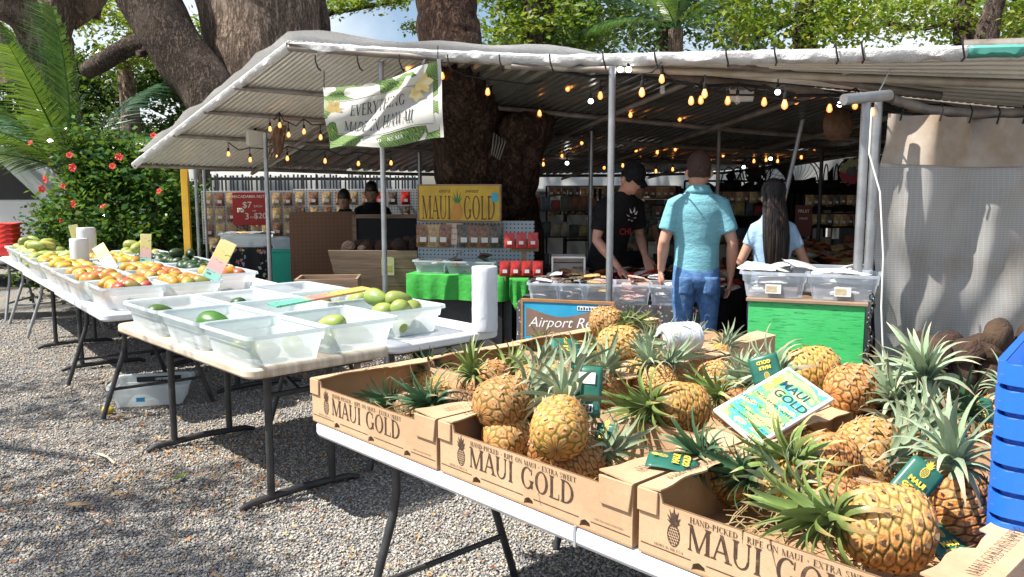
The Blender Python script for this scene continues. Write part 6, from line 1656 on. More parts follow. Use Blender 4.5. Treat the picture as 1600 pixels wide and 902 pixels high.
for a_, b_ in (((-0.012, -0.016, -0.012), (SW + 0.012, 0.014, 0)), ((-0.012, -0.016, SH), (SW + 0.012, 0.014, SH + 0.012)), ((-0.012, -0.016, 0), (0, 0.014, SH)), ((SW, -0.016, 0), (SW + 0.012, 0.014, SH))): MB().bx(a_, b_).build('frame', m_wood, ys)
m_sb = TX['gold2'].materials[0]
def tall(txt, x, w_): letter(serif_mesh('lettering', txt, w_, 0.20, m_sb, 0.04), ys, (x, -0.0135, 0.012), (1, 0, 0), (0, 0, 1))
tall('MAUI', 0.03, 0.27); tall('GOLD', 0.415, 0.29)
letter('extra', ys, (0.24, -0.0135, 0.255), (1, 0, 0), (0, 0, 1)); letter('sweet', ys, (0.49, -0.0135, 0.255), (1, 0, 0), (0, 0, 1))
pe = MB().ball((0.36, -0.014, 0.08), (0.045, 0.006, 0.075), 16, 10).build('painted_pineapple', PM('sign_orange', (0.6, 0.2, 0.04), (0.5, 0.28, 0.05), 40, 0.6), ys)
mb = MB()
for a_, L in ((-40, .08), (-20, .11), (0, .13), (20, .11), (40, .08)): 
    d = Vector((math.sin(R(a_)), 0, math.cos(R(a_)))); q = Vector((d.z, 0, -d.x)) * 0.012; b0 = Vector((0.36, -0.0145 - abs(a_) * 1e-5, 0.145)); mb.add([b0 - q, b0 + q, b0 + d * L], [(0, 1, 2)])
mb.build('painted_leaves', PM('sign_green', (0.05, 0.2, 0.05), rough=0.6), ys, smooth=False)
MB().box((0.70, -0.0145, 0.20), (0.055, 0.003, 0.075)).build('blue_sticker', PM('sticker_teal', (0.02, 0.35, 0.5), rough=0.4), ys)
# tubs on the green cloth
X_ = Vector((math.cos(gang), math.sin(gang), 0))
for k, (s_, lab) in enumerate(((0.13, 'blue tub of sweets at the left end of the green cloth table'), (0.47, 'blue tub of sweets at the right of the green cloth table'))):
    p = ga + X_ * (s_ + 0.02) + Vector((0, 0.2, 0)); b_ = put_bin(BIN_S, (p.x, p.y, 0.806), gang, lab, 'tubs of packets'); b_.scale = (0.72 if k == 0 else 1.05, 0.8, 0.7)
    for q in range(8 if k == 0 else 14): packet((4, 6, 4, 1)[q % 4], (p.x + (rnd.random() - .5) * (0.2 if k == 0 else 0.34), p.y + (rnd.random() - .5) * 0.16, 0.83 + 0.011 * q), 'dark wrapped sweet packet piled in a blue tub on the green table', 'packets in the blue tubs', 0.55, 0.3)
# red bags
rb0 = D(800, 412, 6.75)
for k, (dx, dz_, lab) in enumerate(((-0.06, 0.13, 'red bag standing nearest the green cloth'), (0.03, 0.13, 'second red standing bag from the green cloth'), (0.12, 0.13, 'third red standing bag from the green cloth'), (0.21, 0.13, 'red standing bag nearest the white crate'), (-0.02, 0.36, 'left red bag hanging above the standing ones'), (0.075, 0.36, 'middle red bag hanging above the standing ones'), (0.17, 0.36, 'right red bag hanging above the standing ones'))):
    hang_bag(3, (rb0.x + dx, rb0.y - 0.02 * (dz_ < .3), 0.80 + dz_), 0.03, lab, 'red coffee bags', 0.66 if dz_ > .3 else 0.67, tilt=-0.05)
wcx = D(888, 390, 6.9); wcr = thing('white_crate', 'white slatted box lying on its side beside the red bags', 'crate', (wcx.x, wcx.y, 0.74), -0.05)
for a_, b_ in (((-0.14, -0.12, 0), (-0.125, 0.12, 0.22)), ((0.125, -0.12, 0), (0.14, 0.12, 0.22)), ((-0.125, 0.1, 0.0), (0.125, 0.12, 0.07)), ((-0.125, 0.1, 0.078), (0.125, 0.12, 0.145)), ((-0.125, 0.1, 0.153), (0.125, 0.12, 0.22)), ((-0.125, -0.12, 0.205), (0.125, 0.1, 0.22)), ((-0.125, -0.12, 0), (0.125, 0.1, 0.015))): MB().bx(a_, b_).build('slat', m_white, wcr, bevel=0.002)
for k in range(12):
    a_ = bpy.data.objects.new('candy_tin', None) if False else None
    o = MB().lathe([(0.018, 0), (0.02, 0.003), (0.02, 0.045), (0.017, 0.05)], 12).build('small_jar', [m_black, m_red, m_gold][k % 3]) if k < 3 else link('small_jar', jm[k % 3])
    if k == 0: jm = []
    if k < 3: jm.append(o.data)
    o.location = (wcx.x + 0.18 + 0.055 * (k % 6), wcx.y - 0.05 + 0.07 * (k // 6), 0.742); tag(o, 'small dark jar in the cluster right of the white slatted box', 'jar', 'small jars by the white box')
ww = thing('wooden_box', 'small wooden box behind the red bags', 'box', (rb0.x + 0.1, rb0.y + 0.12, 1.0), 0)
MB().bx((-0.12, -0.05, 0), (0.12, 0.05, 0.1)).build('box_body', m_wood, ww, bevel=0.003); MB().bx((-0.1, -0.052, 0.02), (0.1, -0.05, 0.08)).build('inset', m_card_d, ww); MB().bx((-0.02, -0.04, -0.2), (0.02, 0.0, -0.001)).build('stem', m_wood, ww)
# ---------------------------------------------------------------- centre floral table with tubs of packets
fa_, fb_ = D(822, 470, 6.1), D(1045, 475, 5.95)
fang = math.atan2(fb_.y - fa_.y, fb_.x - fa_.x)
fc = (fa_ + fb_) / 2 + Vector((0.16, 0.42, 0)); FLn = (fb_ - fa_).length + 0.35
counter('long table with grey floral cloth under tubs of red packets', (fc.x, fc.y), fang, FLn, 0.75, 0.665, m_floral2, 0.05)
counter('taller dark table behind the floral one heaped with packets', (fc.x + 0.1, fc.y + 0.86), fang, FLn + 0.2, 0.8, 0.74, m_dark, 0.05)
Xf = Vector((math.cos(fang), math.sin(fang), 0)); Yf = Vector((-Xf.y, Xf.x, 0))
tubs = [(0.13, 0.20, 4, 'first, of gold tins'), (0.33, 0.2, 4, 'second, with a blue label'), (0.52, 0.2, 2, 'third, of gold wrapped sweets'), (0.76, 0.24, 5, 'fourth, of pink packets behind the pole'), (1.06, 0.26, 6, 'fifth, of white packets left of the man')]
for s_, wd, kd, lab in tubs:
    p = Vector((fa_.x, fa_.y, 0)) + Xf * s_ + Yf * 0.19
    b_ = put_bin(BIN_S, (p.x, p.y, 0.672), fang, 'clear tub along the floral table edge, ' + lab, 'tubs along the floral table'); b_.scale = (wd / 0.32, 0.95, 1.0)
    for q in range(12): packet(kd if rnd.random() < .8 else 6, (p.x + (rnd.random() - .5) * wd * .8, p.y + (rnd.random() - .5) * .18, 0.71 + 0.0145 * q), 'packet in the floral table edge tub, ' + lab, 'packets in tub ' + lab, 0.6, 0.15, fang + rnd.uniform(-.2, .2))
for q in range(85):
    s_ = 0.15 + 1.4 * rnd.random(); y_ = 0.42 + 0.9 * rnd.random(); p = Vector((fa_.x, fa_.y, 0)) + Xf * s_ + Yf * y_
    packet(rnd.choice((5, 6, 7, 5, 3, 2, 6)), (p.x, p.y, 0.70 + 0.10 * min(1, y_) + 0.05 * rnd.random()), 'clear packet of dried fruit heaped in front of the man in the black cap', 'heaped packets on the centre tables', 0.75, 0.35)
# chalk sign leaning on the cloth
cs = thing('painted_sign', 'blue and brown hand lettered sign leaning on the floral table', 'sign', tuple(D(818, 520, 5.55).xy) + (0.475,), R(-17))
MB().bx((0, -0.01, 0), (0.60, 0.01, 0.30)).build('board', PM('sign_blue', (0.02, 0.30, 0.52), (0.04, 0.38, 0.6), 5, 0.5), cs, bevel=0.002)
MB().grid(lambda a, b: Vector((0.02 + 0.57 * a, -0.0112, 0.07 + (0.165 + 0.03 * math.sin(2.2 + a * 6)) * b)), 20, 2).build('brown_wave', PM('sign_brown2', (0.19, 0.12, 0.09), (0.25, 0.16, 0.12), 8, 0.7), cs, smooth=False)
for a_, b_ in (((-0.014, -0.016, 0.30), (0.614, 0.012, 0.318)), ((-0.014, -0.016, 0), (0, 0.012, 0.30)), ((0.60, -0.016, 0), (0.614, 0.012, 0.30))): MB().bx(a_, b_).build('frame', PM('frame_orange_wood', (0.42, 0.2, 0.07), (0.3, 0.15, 0.06), 9, 0.7), cs)
letter('airport', cs, (0.27, -0.0125, 0.165), (1, 0, 0.02), (0, 0, 1)).scale = (0.62, 0.62, 0.62); wst = MB().bx((0.37, -0.0128, 0.255), (0.51, -0.0112, 0.283)).build('white_strip', m_whiteink, cs); mbs = MB(); [mbs.bx((0.375 + 0.018 * q, -0.0136, 0.26), (0.386 + 0.018 * q, -0.0129, 0.278 - 0.005 * (q % 2))) for q in range(7)]; tag(mbs.build('strip_print', m_teal, wst, smooth=False), kind='stuff')
MB().bx((0.02, 0.0, -0.45), (0.05, 0.02, 0)).build('leg', m_wood, cs); MB().bx((0.54, 0.0, -0.45), (0.57, 0.02, 0)).build('leg', m_wood, cs)
# ---------------------------------------------------------------- green plywood counter (right)
qa, qb = D(1170, 470, 4.95), D(1352, 480, 4.72)
qang = math.atan2(qb.y - qa.y, qb.x - qa.x); QL = (qb - qa).length; QH = 0.855
gcn = thing('green_counter', 'bright green plywood counter carrying two frosted tubs', 'counter', (qa.x, qa.y, 0), qang)
MB().bx((0, 0, 0.02), (QL, 0.018, QH)).build('front_panel', m_gply, gcn, bevel=0.002)
MB().bx((0.0, 0.02, 0.02), (0.018, 0.62, QH)).build('side_panel', PM('navy_panel', (0.01, 0.03, 0.07), (0.02, 0.05, 0.1), 6, 0.6), gcn); MB().bx((QL - 0.018, 0.02, 0.02), (QL, 0.62, QH)).build('side_panel', m_gply, gcn)
MB().bx((-0.015, -0.015, QH + 0.002), (QL + 0.015, 0.64, QH + 0.02)).build('top', m_wood, gcn, bevel=0.002)
Xq = Vector((math.cos(qang), math.sin(qang), 0)); Yq = Vector((-Xq.y, Xq.x, 0)); q0 = Vector((qa.x, qa.y, 0))
for s_, lab, sx in ((0.135, 'frosted tub of white packets at the left of the green counter', 0.92), (0.52, 'frosted tub with a paper label at the right of the green counter', 0.97)):
    p = q0 + Xq * s_ + Yq * 0.17; b_ = put_bin(BIN_S, (p.x, p.y, QH + 0.023), qang, lab, 'tubs on the green counter'); b_.scale = (sx, 0.95, 1.0)
    for q in range(12): packet(6, (p.x + (rnd.random() - .5) * .2, p.y + (rnd.random() - .5) * .14, QH + 0.05 + 0.0125 * q), 'white packet filling the tub ' + lab.split('tub ')[1], 'packets ' + lab[:30], 0.8, 0.12, qang + rnd.uniform(-.3, .3))
    pl_ = thing('paper_slip', 'paper slip on the tub ' + lab.split('tub ')[1][-28:].strip(), 'label', p - Yq * 0.137 + Xq * 0.0 + Vector((0, 0, QH + 0.075)), qang, 'tub slips'); MB().box((0, 0, 0), (0.09, 0.002, 0.055)).build('sheet', m_white, pl_); MB().box((-0.01, -0.0015, 0), (0.06, 0.001, 0.035)).build('print', PM('slip_print', (0.4, 0.33, 0.2), (0.6, 0.5, 0.3), 40), pl_)
p = q0 + Xq * 0.45 + Yq * 0.48; b_ = put_bin(BIN_S, (p.x, p.y, QH + 0.023), qang, 'rear tub on the green counter behind the labelled one', 'tubs on the green counter'); b_.scale = (1.1, 0.9, 1.0)
for q in range(7): packet(rnd.choice((4, 6, 6)), (p.x + (rnd.random() - .5) * .3, p.y + (rnd.random() - .5) * .15, QH + 0.13 + 0.01 * q), 'thin packet on the rear tub of the green counter', 'rear tub packets', 0.6, 0.2)
for k, (s_, y_) in enumerate(((0.02, 0.24), (0.15, 0.27), (0.28, 0.25))): o = packet(6, (*(q0 + Xq * s_ + Yq * y_).xy, QH + 0.185 + 0.01 * k), 'blue-white cloth bag spread over the left tub of the green counter', 'bags on the left tub', 1.0, 0.25)
# back right packet tables
rp = D(1255, 410, 7.4)
counter('dark table of orange and tan packets behind the woman', (rp.x + 0.35, rp.y + 0.5), -0.05, 1.5, 1.1, 0.80, m_dark, 0.05)
for q in range(130):
    p = Vector((rp.x - 0.35 + 1.4 * rnd.random(), rp.y + 0.02 + 1.0 * rnd.random(), 0.83 + 0.05 * rnd.random()))
    packet(rnd.choice((7, 7, 2, 2, 5, 3, 6)), (p.x, p.y, p.z + 0.10 * (p.y - rp.y)), 'orange or tan dried fruit packet on the table behind the woman', 'packets behind the woman', 0.75, 0.35)
pr_ = D(1255, 345, 8.0); fs = thing('snack_sign', 'small dark red sign with cream letters beside the woman', 'sign', pr_, 0.0); MB().box((0, 0, 0), (0.16, 0.012, 0.30)).build('board', PM('maroon', (0.10, 0.012, 0.01), rough=0.6), fs)
letter('fruit', fs, (0, -0.007, 0.09), (1, 0, 0), (0, 0, 1)).scale = (0.6,) * 3; letter('mixes', fs, (0, -0.007, 0.02), (1, 0, 0), (0, 0, 1)).scale = (0.5,) * 3
MB().bx((-0.01, 0.007, -1.0), (0.01, 0.02, -0.15)).build('stake', m_dark, fs)
# ---------------------------------------------------------------- shelves and racks at the back of the hall
m_good = [PM('goods_%d' % k, c, tuple(x * .25 for x in c), 14, 0.6) for k, c in enumerate(((0.30, 0.12, 0.06), (0.45, 0.38, 0.28), (0.10, 0.13, 0.10), (0.35, 0.05, 0.04), (0.12, 0.16, 0.22), (0.5, 0.4, 0.15)))]
gm = [MB().bx((-0.05, -0.03, 0), (0.05, 0.03, 0.13)).mesh('boxed_snack', m, smooth=False) for m in m_good]
def rack(label, px, d, L, zs, rz, nper, top=1.5, seed=0):
    r = random.Random(seed); c = D(px, 350, d)
    t = thing('shelf_rack', label, 'shelf', (c.x, c.y, 0), rz)
    for x in (-L / 2, L / 2):
        for y in (-0.15, 0.15): MB().box((x, y, top / 2), (0.03, 0.03, top)).build('upright', m_dark, t)
    X = Vector((math.cos(rz), math.sin(rz), 0)); Y = Vector((-X.y, X.x, 0))
    for z in zs:
        MB().box((0, 0, z), (L, 0.34, 0.02)).build('shelf', m_fence, t)
        for k in range(nper):
            o = link('boxed_snack', gm[r.randrange(6)]); s = r.uniform(0.8, 1.25)
            p = c + X * ((k + .5) / nper - .5) * L * .96 - Y * (0.09 + 0.03 * r.random()); o.location = (p.x, p.y, z + 0.011); o.rotation_euler = (0, 0, rz + r.uniform(-.15, .15)); o.scale = (s * L / nper / 0.125, 1, r.uniform(.8, 1.3))
            tag(o, 'small boxed snack standing on the ' + label, 'snack box', 'snacks on the ' + label)
rack('dark shelf rack behind the man in the black cap', 975, 10.5, 1.5, (0.5, 0.85, 1.2), 0.0, 12, seed=1)
rack('dark shelf rack left of the black cap', 880, 9.6, 0.8, (0.6, 0.95, 1.25), 0.1, 7, seed=2)
rack('dark shelf rack between the two shoppers', 1150, 10.0, 1.1, (0.5, 0.85, 1.18), 0.0, 9, seed=3)
rack('dark shelf rack right of the woman', 1330, 9.6, 1.3, (0.5, 0.8, 1.1), -0.1, 10, top=1.45, seed=4)
rack('long dark shelf rack against the rear tarp', 1090, 12.0, 3.2, (0.7, 1.05, 1.35), 0.0, 24, seed=5)
# rows of packets hung on the back racks
for row_, (x0_, x1_, y_, d_, n_, lab) in enumerate(((862, 1050, 292, 9.9, 20, 'top row behind the black cap'), (862, 1050, 322, 9.8, 18, 'second row behind the black cap'), (1100, 1210, 300, 9.5, 11, 'row between the two shoppers'), (1265, 1350, 305, 9.2, 9, 'row right of the woman'), (1265, 1350, 335, 9.1, 9, 'lower row right of the woman'))):
    for q in range(n_):
        hang_bag(rnd.choice((0, 1, 2, 4, 1, 2)), D(x0_ + (x1_ - x0_) * q / (n_ - 1), y_, d_), rnd.uniform(-.15, .15), 'small snack bag in the hanging ' + lab, 'hanging snack bags, ' + lab, 0.55 + 0.15 * rnd.random())
    a_, b_ = D(x0_ - 8, y_ - 1, d_ + 0.03), D(x1_ + 8, y_ - 1, d_ + 0.03)
    hr = thing('hanging_rail', 'thin dark rail carrying the ' + lab, 'rail', (a_.x, a_.y, 0)); MB().tube([(0, 0, a_.z), (b_.x - a_.x, b_.y - a_.y, b_.z)], 0.008, 6).build('bar', m_dark, hr)
    for q in (Vector((0, 0, 0)), b_ - a_): MB().tube([(q.x, q.y, 0), (q.x, q.y, a_.z)], 0.012, 6).build('upright', m_dark, hr)
# hanging dark garments on a rail
for k in range(14):
    p = D(1085 + 21 * k, 285, 11.2)
    o = MB().loft([(Vector((0, 0, -0.0)), 0.015, 0.015, Vector((1, 0, 0)), Vector((0, 1, 0))), (Vector((0, 0, -0.05)), 0.09, 0.03, Vector((1, 0, 0)), Vector((0, 1, 0))), (Vector((0, 0, -0.3)), 0.10, 0.04, Vector((1, 0, 0)), Vector((0, 1, 0))), (Vector((0, 0, -0.62)), 0.11, 0.05, Vector((1, 0, 0)), Vector((0, 1, 0)))], 10).build('hanging_bag', PM('cloth_%d' % k, tuple(0.012 + 0.05 * rnd.random() for _ in range(3)), rough=0.9))
    o.location = p; tag(o, 'dark cloth bag on the rail under the round fans', 'bag', 'dark bags on the rear rail')
ra, rb_ = D(1070, 283, 11.2), D(1390, 283, 11.2)
rl = thing('garment_rail', 'dark rail with hanging bags under the round fans', 'rail', (ra.x, ra.y, 0)); LR = rb_.x - ra.x
MB().tube([(0, 0, ra.z), (LR, 0, ra.z)], 0.014, 8).build('rail', m_dark, rl)
for x in (0, LR): MB().tube([(x, 0, 0), (x, 0, ra.z)], 0.014, 8).build('upright', m_dark, rl)
# ---------------------------------------------------------------- fans, wreath, boxes under the roof
def fan(label, px, py, d, r, yaw, stand=True, face=1):
    p = D(px, py, d)
    t = thing('round_fan', label, 'fan', p, yaw)
    for y in (-0.06, 0.06):
        MB().tube([(r * math.cos(a), y, r * math.sin(a)) for a in (2 * math.pi * k / 32 for k in range(33))], 0.008, 6, cap=False).build('ring', m_dark, t)
    mb = MB()
    for k in range(28):
        a = 2 * math.pi * k / 28
        mb.tube([(0.04 * math.cos(a), -0.1, 0.04 * math.sin(a)), (0.6 * r * math.cos(a + .2), -0.095, 0.6 * r * math.sin(a + .2)), (r * math.cos(a + .3), -0.06, r * math.sin(a + .3))], 0.0025, 4, cap=False)
    mb.build('wire_guard', m_dark, t)
    MB().tube([(0, -0.1, 0), (0, 0.12, 0)], 0.05, 14).build('motor', m_dark, t)
    for k in range(3):
        a = 2 * math.pi * k / 3; X = Vector((math.cos(a), 0, math.sin(a))); Z = Vector((-math.sin(a), 0, math.cos(a)))
        MB().grid(lambda u, v: X * (0.04 + (r * .85 - .04) * v) + Z * ((u - .5) * .14 * (0.4 + v)) + Vector((0, (u - .5) * 0.05, 0)), 3, 6).build('blade', PM('fan_blade', (0.03, 0.03, 0.03), rough=0.5), t)
    if stand:
        MB().tube([(0, 0.05, -0.03), (0, 0.05, -p.z + 0.02)], 0.018, 8).build('stand_pole', m_dark, t); MB().lathe([(0.2, 0.0), (0.2, 0.015), (0.03, 0.03)], 20, (0, 0.05, -p.z + .005)).build('base', m_dark, t)
    return t
fan('wide wire fan between the leaning pole and the woman', 1240, 288, 10.6, 0.36, 0.1)
fan('wide wire fan left of the leaning pole, partly behind the other', 1190, 290, 10.9, 0.32, -0.2)
fan('small dark fan high behind the woman', 1180, 268, 9.8, 0.17, 0.3)
fan('narrow wire fan seen edge on right of the woman', 1298, 290, 10.2, 0.26, 1.1)
fan('dim wire fan right of the man', 1145, 290, 11.0, 0.24, 0.9)
wr = thing('flower_wreath', 'round wreath of cream and pink flowers by the steel post', 'wreath', D(1330, 268, 9.0), 0)
MB().tube([(0.105 * math.cos(a), 0, 0.105 * math.sin(a)) for a in (2 * math.pi * k / 24 for k in range(25))], 0.02, 8, cap=False).build('ring', m_dark, wr)
MB().tube([(0.135 * math.cos(a), 0.02, 0.135 * math.sin(a)) for a in (2 * math.pi * k / 24 for k in range(25))], 0.01, 8, cap=False).build('rim', m_dark, wr)
for k in range(64):
    a = 2 * math.pi * k / 64 + rnd.random() * .1; q = 0.075 + 0.05 * rnd.random()
    o = link('flower', fme if False else (wf[0] if math.sin(a) > 0 else wf[1]), wr) if k else None
    if k == 0:
        wf = []
        for col in ((0.62, 0.62, 0.38), (0.55, 0.10, 0.14)):
            m2 = fme.copy(); m2.materials[0] = PM('petal_%d' % len(wf), col, tuple(min(1, c * 1.2) for c in col), 9, 0.6); wf.append(m2)
        o = link('flower', wf[0], wr)
    o.location = (q * math.cos(a), -0.02, q * math.sin(a)); o.rotation_euler = (R(90), rnd.random() * 3, 0); o.scale = (0.36,) * 3
sp = thing('loudspeaker', 'cream loudspeaker box hanging under the left roof', 'speaker', D(399, 216, 7.9), 0.5)
MB().prism([(-0.08, -0.07), (0.09, -0.055), (0.09, 0.06), (-0.08, 0.075)], 0.11, Matrix(((1, 0, 0), (0, 0, -1), (0, 1, 0))), (0, 0.05, 0)).build('case', PM('cream_plastic', (0.62, 0.58, 0.48), rough=0.5), sp, bevel=0.008); MB().bx((-0.01, -0.02, 0.07), (0.01, 0.0, 0.16)).build('bracket', m_dark, sp)
hw = D(433, 220, 7.7); nb = thing('hanging_net', 'brown dried net bundle hanging from the left pole', 'net', hw, 0)
mb = MB()
for k in range(26):
    a = k * 0.7; mb.tube([(0.03 * math.cos(a) + .06, 0.03 * math.sin(a), 0.14), (0.07 * math.cos(a + .8), 0.07 * math.sin(a + .8), 0.0), (0.05 * math.cos(a + 1.8) - .04, 0.05 * math.sin(a + 1.8), -0.16)], 0.006, 4)
mb.build('twigs', PM('dry_net', (0.16, 0.09, 0.05), (0.26, 0.16, 0.09), 20, 0.9), nb)
MB().ball((0.01, 0, 0), (0.055, 0.055, 0.14), 12, 10).build('bundle', PM('dry_bundle', (0.10, 0.06, 0.035), (0.2, 0.12, 0.07), 20, 0.9, bump=.8, bscale=60), nb)
ph_ = thing('paper_drum', 'white cylinder hung sideways among the string lights', 'drum', D(1156, 146, 6.0), R(-15))
MB().tube([(-0.095, 0, 0), (-0.09, 0, 0), (0.09, 0, 0), (0.095, 0, 0)], [0.058, 0.062, 0.062, 0.058], 24).build('drum', m_white, ph_); MB().tube([(0.096, 0, 0), (0.10, 0, 0)], 0.045, 20).build('end_cap', PM('tan_cap', (0.5, 0.3, 0.15), rough=.6), ph_); MB().tube([(0, 0, 0.06), (0, 0, 0.17)], 0.004, 5).build('hanger', m_dark, ph_)
cp_ = thing('copper_pan', 'big dark round basket hanging under the roof by the steel post', 'basket', D(1308, 195, 6.2), 0.5)
MB().loft([(Vector((0, 0.02, 0.0)), 0.13, 0.13, Vector((1, 0, 0)), Vector((0, 0, 1))), (Vector((0, -0.05, 0)), 0.12, 0.12, Vector((1, 0, 0)), Vector((0, 0, 1))), (Vector((0, -0.09, 0)), 0.05, 0.05, Vector((1, 0, 0)), Vector((0, 0, 1)))], 24).build('bowl', PM('basket_brown', (0.12, 0.06, 0.03), (0.2, 0.11, 0.06), 30, 0.7, bump=.5, bscale=80), cp_); MB().tube([(0, 0, 0.13), (0, 0, 0.30)], 0.005, 5).build('hanger', m_dark, cp_)
# chain on the post, hanging cords
chn = thing('chain', 'dark chain wrapped down the steel post by the green counter', 'chain', tuple(D(1360, 470, 4.68).xy) + (0,), 0)
lk = MB().tube([(0.011 * math.cos(a), 0, 0.018 * math.sin(a)) for a in (2 * math.pi * k / 10 for k in range(11))], 0.0045, 5, cap=False).mesh('chain_link', m_black)
for k in range(26):
    o = link('chain_link', lk, chn); o.location = (0.012 * math.sin(k * .9), -0.012, 0.92 - 0.027 * k); o.rotation_euler = (0, 0, R(90) * (k % 2))
def cord(label, pts, r, m, sub=True):
    o = MB().tube(pts, r, 6).build('cord', m); return tag(o, label, 'cord')
cord('pale cord running down beside the steel post to the mesh curtain', [D(1362, 170, 4.7), D(1358, 240, 4.7), D(1375, 300, 4.66), D(1380, 400, 4.66), D(1377, 480, 4.66), D(1380, 560, 4.66)], 0.005, m_white)
cord('thin white rope looped from the awning pipe to the post', [D(1345, 104, 5.05), D(1420, 104, 5.0), D(1390, 110, 5.0), D(1383, 125, 4.95), D(1372, 146, 4.9)], 0.004, m_white)
cord('thick black cable along the valley of the roof', [p + Vector((0, -0.03, -0.06 - 0.02 * math.sin(i * 2))) for i, p in enumerate([seg(VAw, k / 20) for k in range(21)])], 0.012, m_dark)
cord('second black cable hanging along the roof valley', [p + Vector((0, -0.05, -0.09 - 0.035 * abs(math.sin(i * 1.3)))) for i, p in enumerate([seg(VAw, 0.2 + 0.8 * k / 20) for k in range(21)])], 0.008, m_dark)
sgn = thing('post_marker', 'green wooden post with a red cap behind the canopy corner', 'post', tuple(D(282, 350, 11.0).xy) + (0,)); MB().bx((-0.045, -0.045, 0), (0.045, 0.045, 1.05)).build('post', PM('dark_green', (0.01, 0.07, 0.05), rough=.6), sgn); MB().bx((-0.035, -0.05, 1.052), (0.035, 0.04, 1.16)).build('cap', m_red, sgn)
# ================================================================= BANNER
def banner():
    TLc, TRc, BLc, BRc = D(504, 134, 6.15), D(686, 100, 6.0), D(514, 232, 6.1), D(691, 216, 5.95)
    bn = thing('fabric_banner', 'white leaf-bordered cloth banner sagging under the canopy front', 'banner', (TLc + BRc) / 2, 0)
    o0 = (TLc + BRc) / 2
    def S(a, b, off=0.0):
        top = TLc.lerp(TRc, a); bot = BLc.lerp(BRc, a)
        sag = 0.05 * math.sin(math.pi * min(1, a / 0.75)) * (1 if a < 0.75 else 0)
        p = bot.lerp(top - Vector((0, 0, sag)), b)
        p.z -= 0.018 * math.sin(math.pi * a) * (1 - b)
        # diagonal fold from the right top corner to the lower left
        f = (a - 0.35) - (b - 0.3) * 0.75
        y = 0.05 * math.exp(-(f / 0.07) ** 2) - 0.04 * math.exp(-((f + 0.16) / 0.10) ** 2) + 0.03 * math.sin(a * 7 + b * 3) * (1 - b * .3) + 0.022 * math.sin((a * 5.2 - b * 9)) + 0.03 * math.exp(-((b - 0.93) / 0.06) ** 2) * (a < 0.8) * math.sin(a * 11)
        return p + Vector((0.0, -y - off, 0.012 * math.sin(a * 9 + b * 5))) - o0
    t = NT('banner_leaf')
    co = t.coord('Object', (1, 1, 1))
    v = t.n('ShaderNodeTexVoronoi'); v.inputs['Scale'].default_value = 9; t.l(co, v.inputs['Vector'])
    w_ = t.n('ShaderNodeTexWave', wave_type='BANDS', bands_direction='DIAGONAL'); w_.inputs['Scale'].default_value = 30; w_.inputs['Distortion'].default_value = 9; t.l(co, w_.inputs['Vector'])
    lf = t.ramp(w_.outputs['Fac'], [(0.1, (0.06, 0.15, 0.04)), (0.5, (0.13, 0.24, 0.05)), (0.9, (0.26, 0.35, 0.12))])
    c = t.mix(t.ramp(v.outputs['Color'], [(0.55, (0, 0, 0)), (0.62, (1, 1, 1))]), lf, (0.7, 0.68, 0.62))
    t.set(c, 0.7); t.translucent(c, 0.3)
    MB().grid(lambda a, b: S(a, b), 60, 36).build('cloth', t.m, bn)
    t2 = NT('banner_white'); t2.set(t2.ramp(t2.noise(5, 4), [(0.3, (0.68, 0.66, 0.62)), (0.7, (0.6, 0.58, 0.54))]), 0.7); t2.translucent((0.7, 0.68, 0.64), 0.3)
    wp = MB().grid(lambda a, b: S(0.09 + 0.85 * a, 0.19 + 0.60 * b, 0.004), 56, 28).build('white_field', t2.m, bn)
    def warp(x, y, z): p = S(x, y, 0.013 + z); return (p.x, p.y, p.z)
    for txt, x0, wd, y0, h_ in (('EVERYTHING', 0.22, 0.47, 0.54, 0.155), ('MADE IN HAWAII', 0.15, 0.60, 0.28, 0.165)):
        link('lettering', serif_mesh('lettering', txt, wd, h_, m_blackink, 0.05, warp=lambda x, y, z, x0=x0, y0=y0: warp(x + x0 + (y) * 0.12, y + y0, z)), wp)
    link('lettering', serif_mesh('lettering', 'RONALD   NS MA', 0.36, 0.05, m_whiteink, 0.05, warp=lambda x, y, z: warp(x + 0.30, y + 0.085, z)), bn)
    for (y_, x0, x1) in ((0.205, 0.10, 0.93), (0.775, 0.10, 0.93)):
        MB().grid(lambda a, b: S(x0 + (x1 - x0) * a, y_ + 0.006 * b, 0.006), 40, 1).build('border_line', m_ink, wp)
    # plumeria flowers on the corners
    for (a, b, s) in ((0.09, 0.66, 1.0), (0.86, 0.80, 1.25), (0.80, 0.66, 0.9)):
        mb = MB(); c0 = S(a, b, 0.012)
        for k in range(5):
            an = 2 * math.pi * k / 5 + a * 9; d = Vector((math.cos(an), 0, math.sin(an))); q = Vector((-d.z, 0, d.x))
            mb.grid(lambda u, v: c0 + d * (0.065 * s * v) + q * ((u - .5) * 0.05 * s * math.sin(math.pi * min(1, .12 + .85 * v))) + Vector((0, -0.002 * k - .003, 0)), 3, 4)
        mb.build('printed_flower', PM('plumeria', (0.72, 0.62, 0.36), (0.66, 0.42, 0.06), 14, 0.7), wp, smooth=False)
    # white selvedge strip at the right
    MB().grid(lambda a, b: S(0.985 + 0.03 * a, b * 1.04, 0.003), 2, 16).build('selvedge', t2.m, bn)
    for a in (0.01, 0.99): MB().tube([S(a, 1.0), S(a, 1.0) + Vector((0, 0.02, 0.12))], 0.004, 5).build('tie', m_dark, bn)
banner()
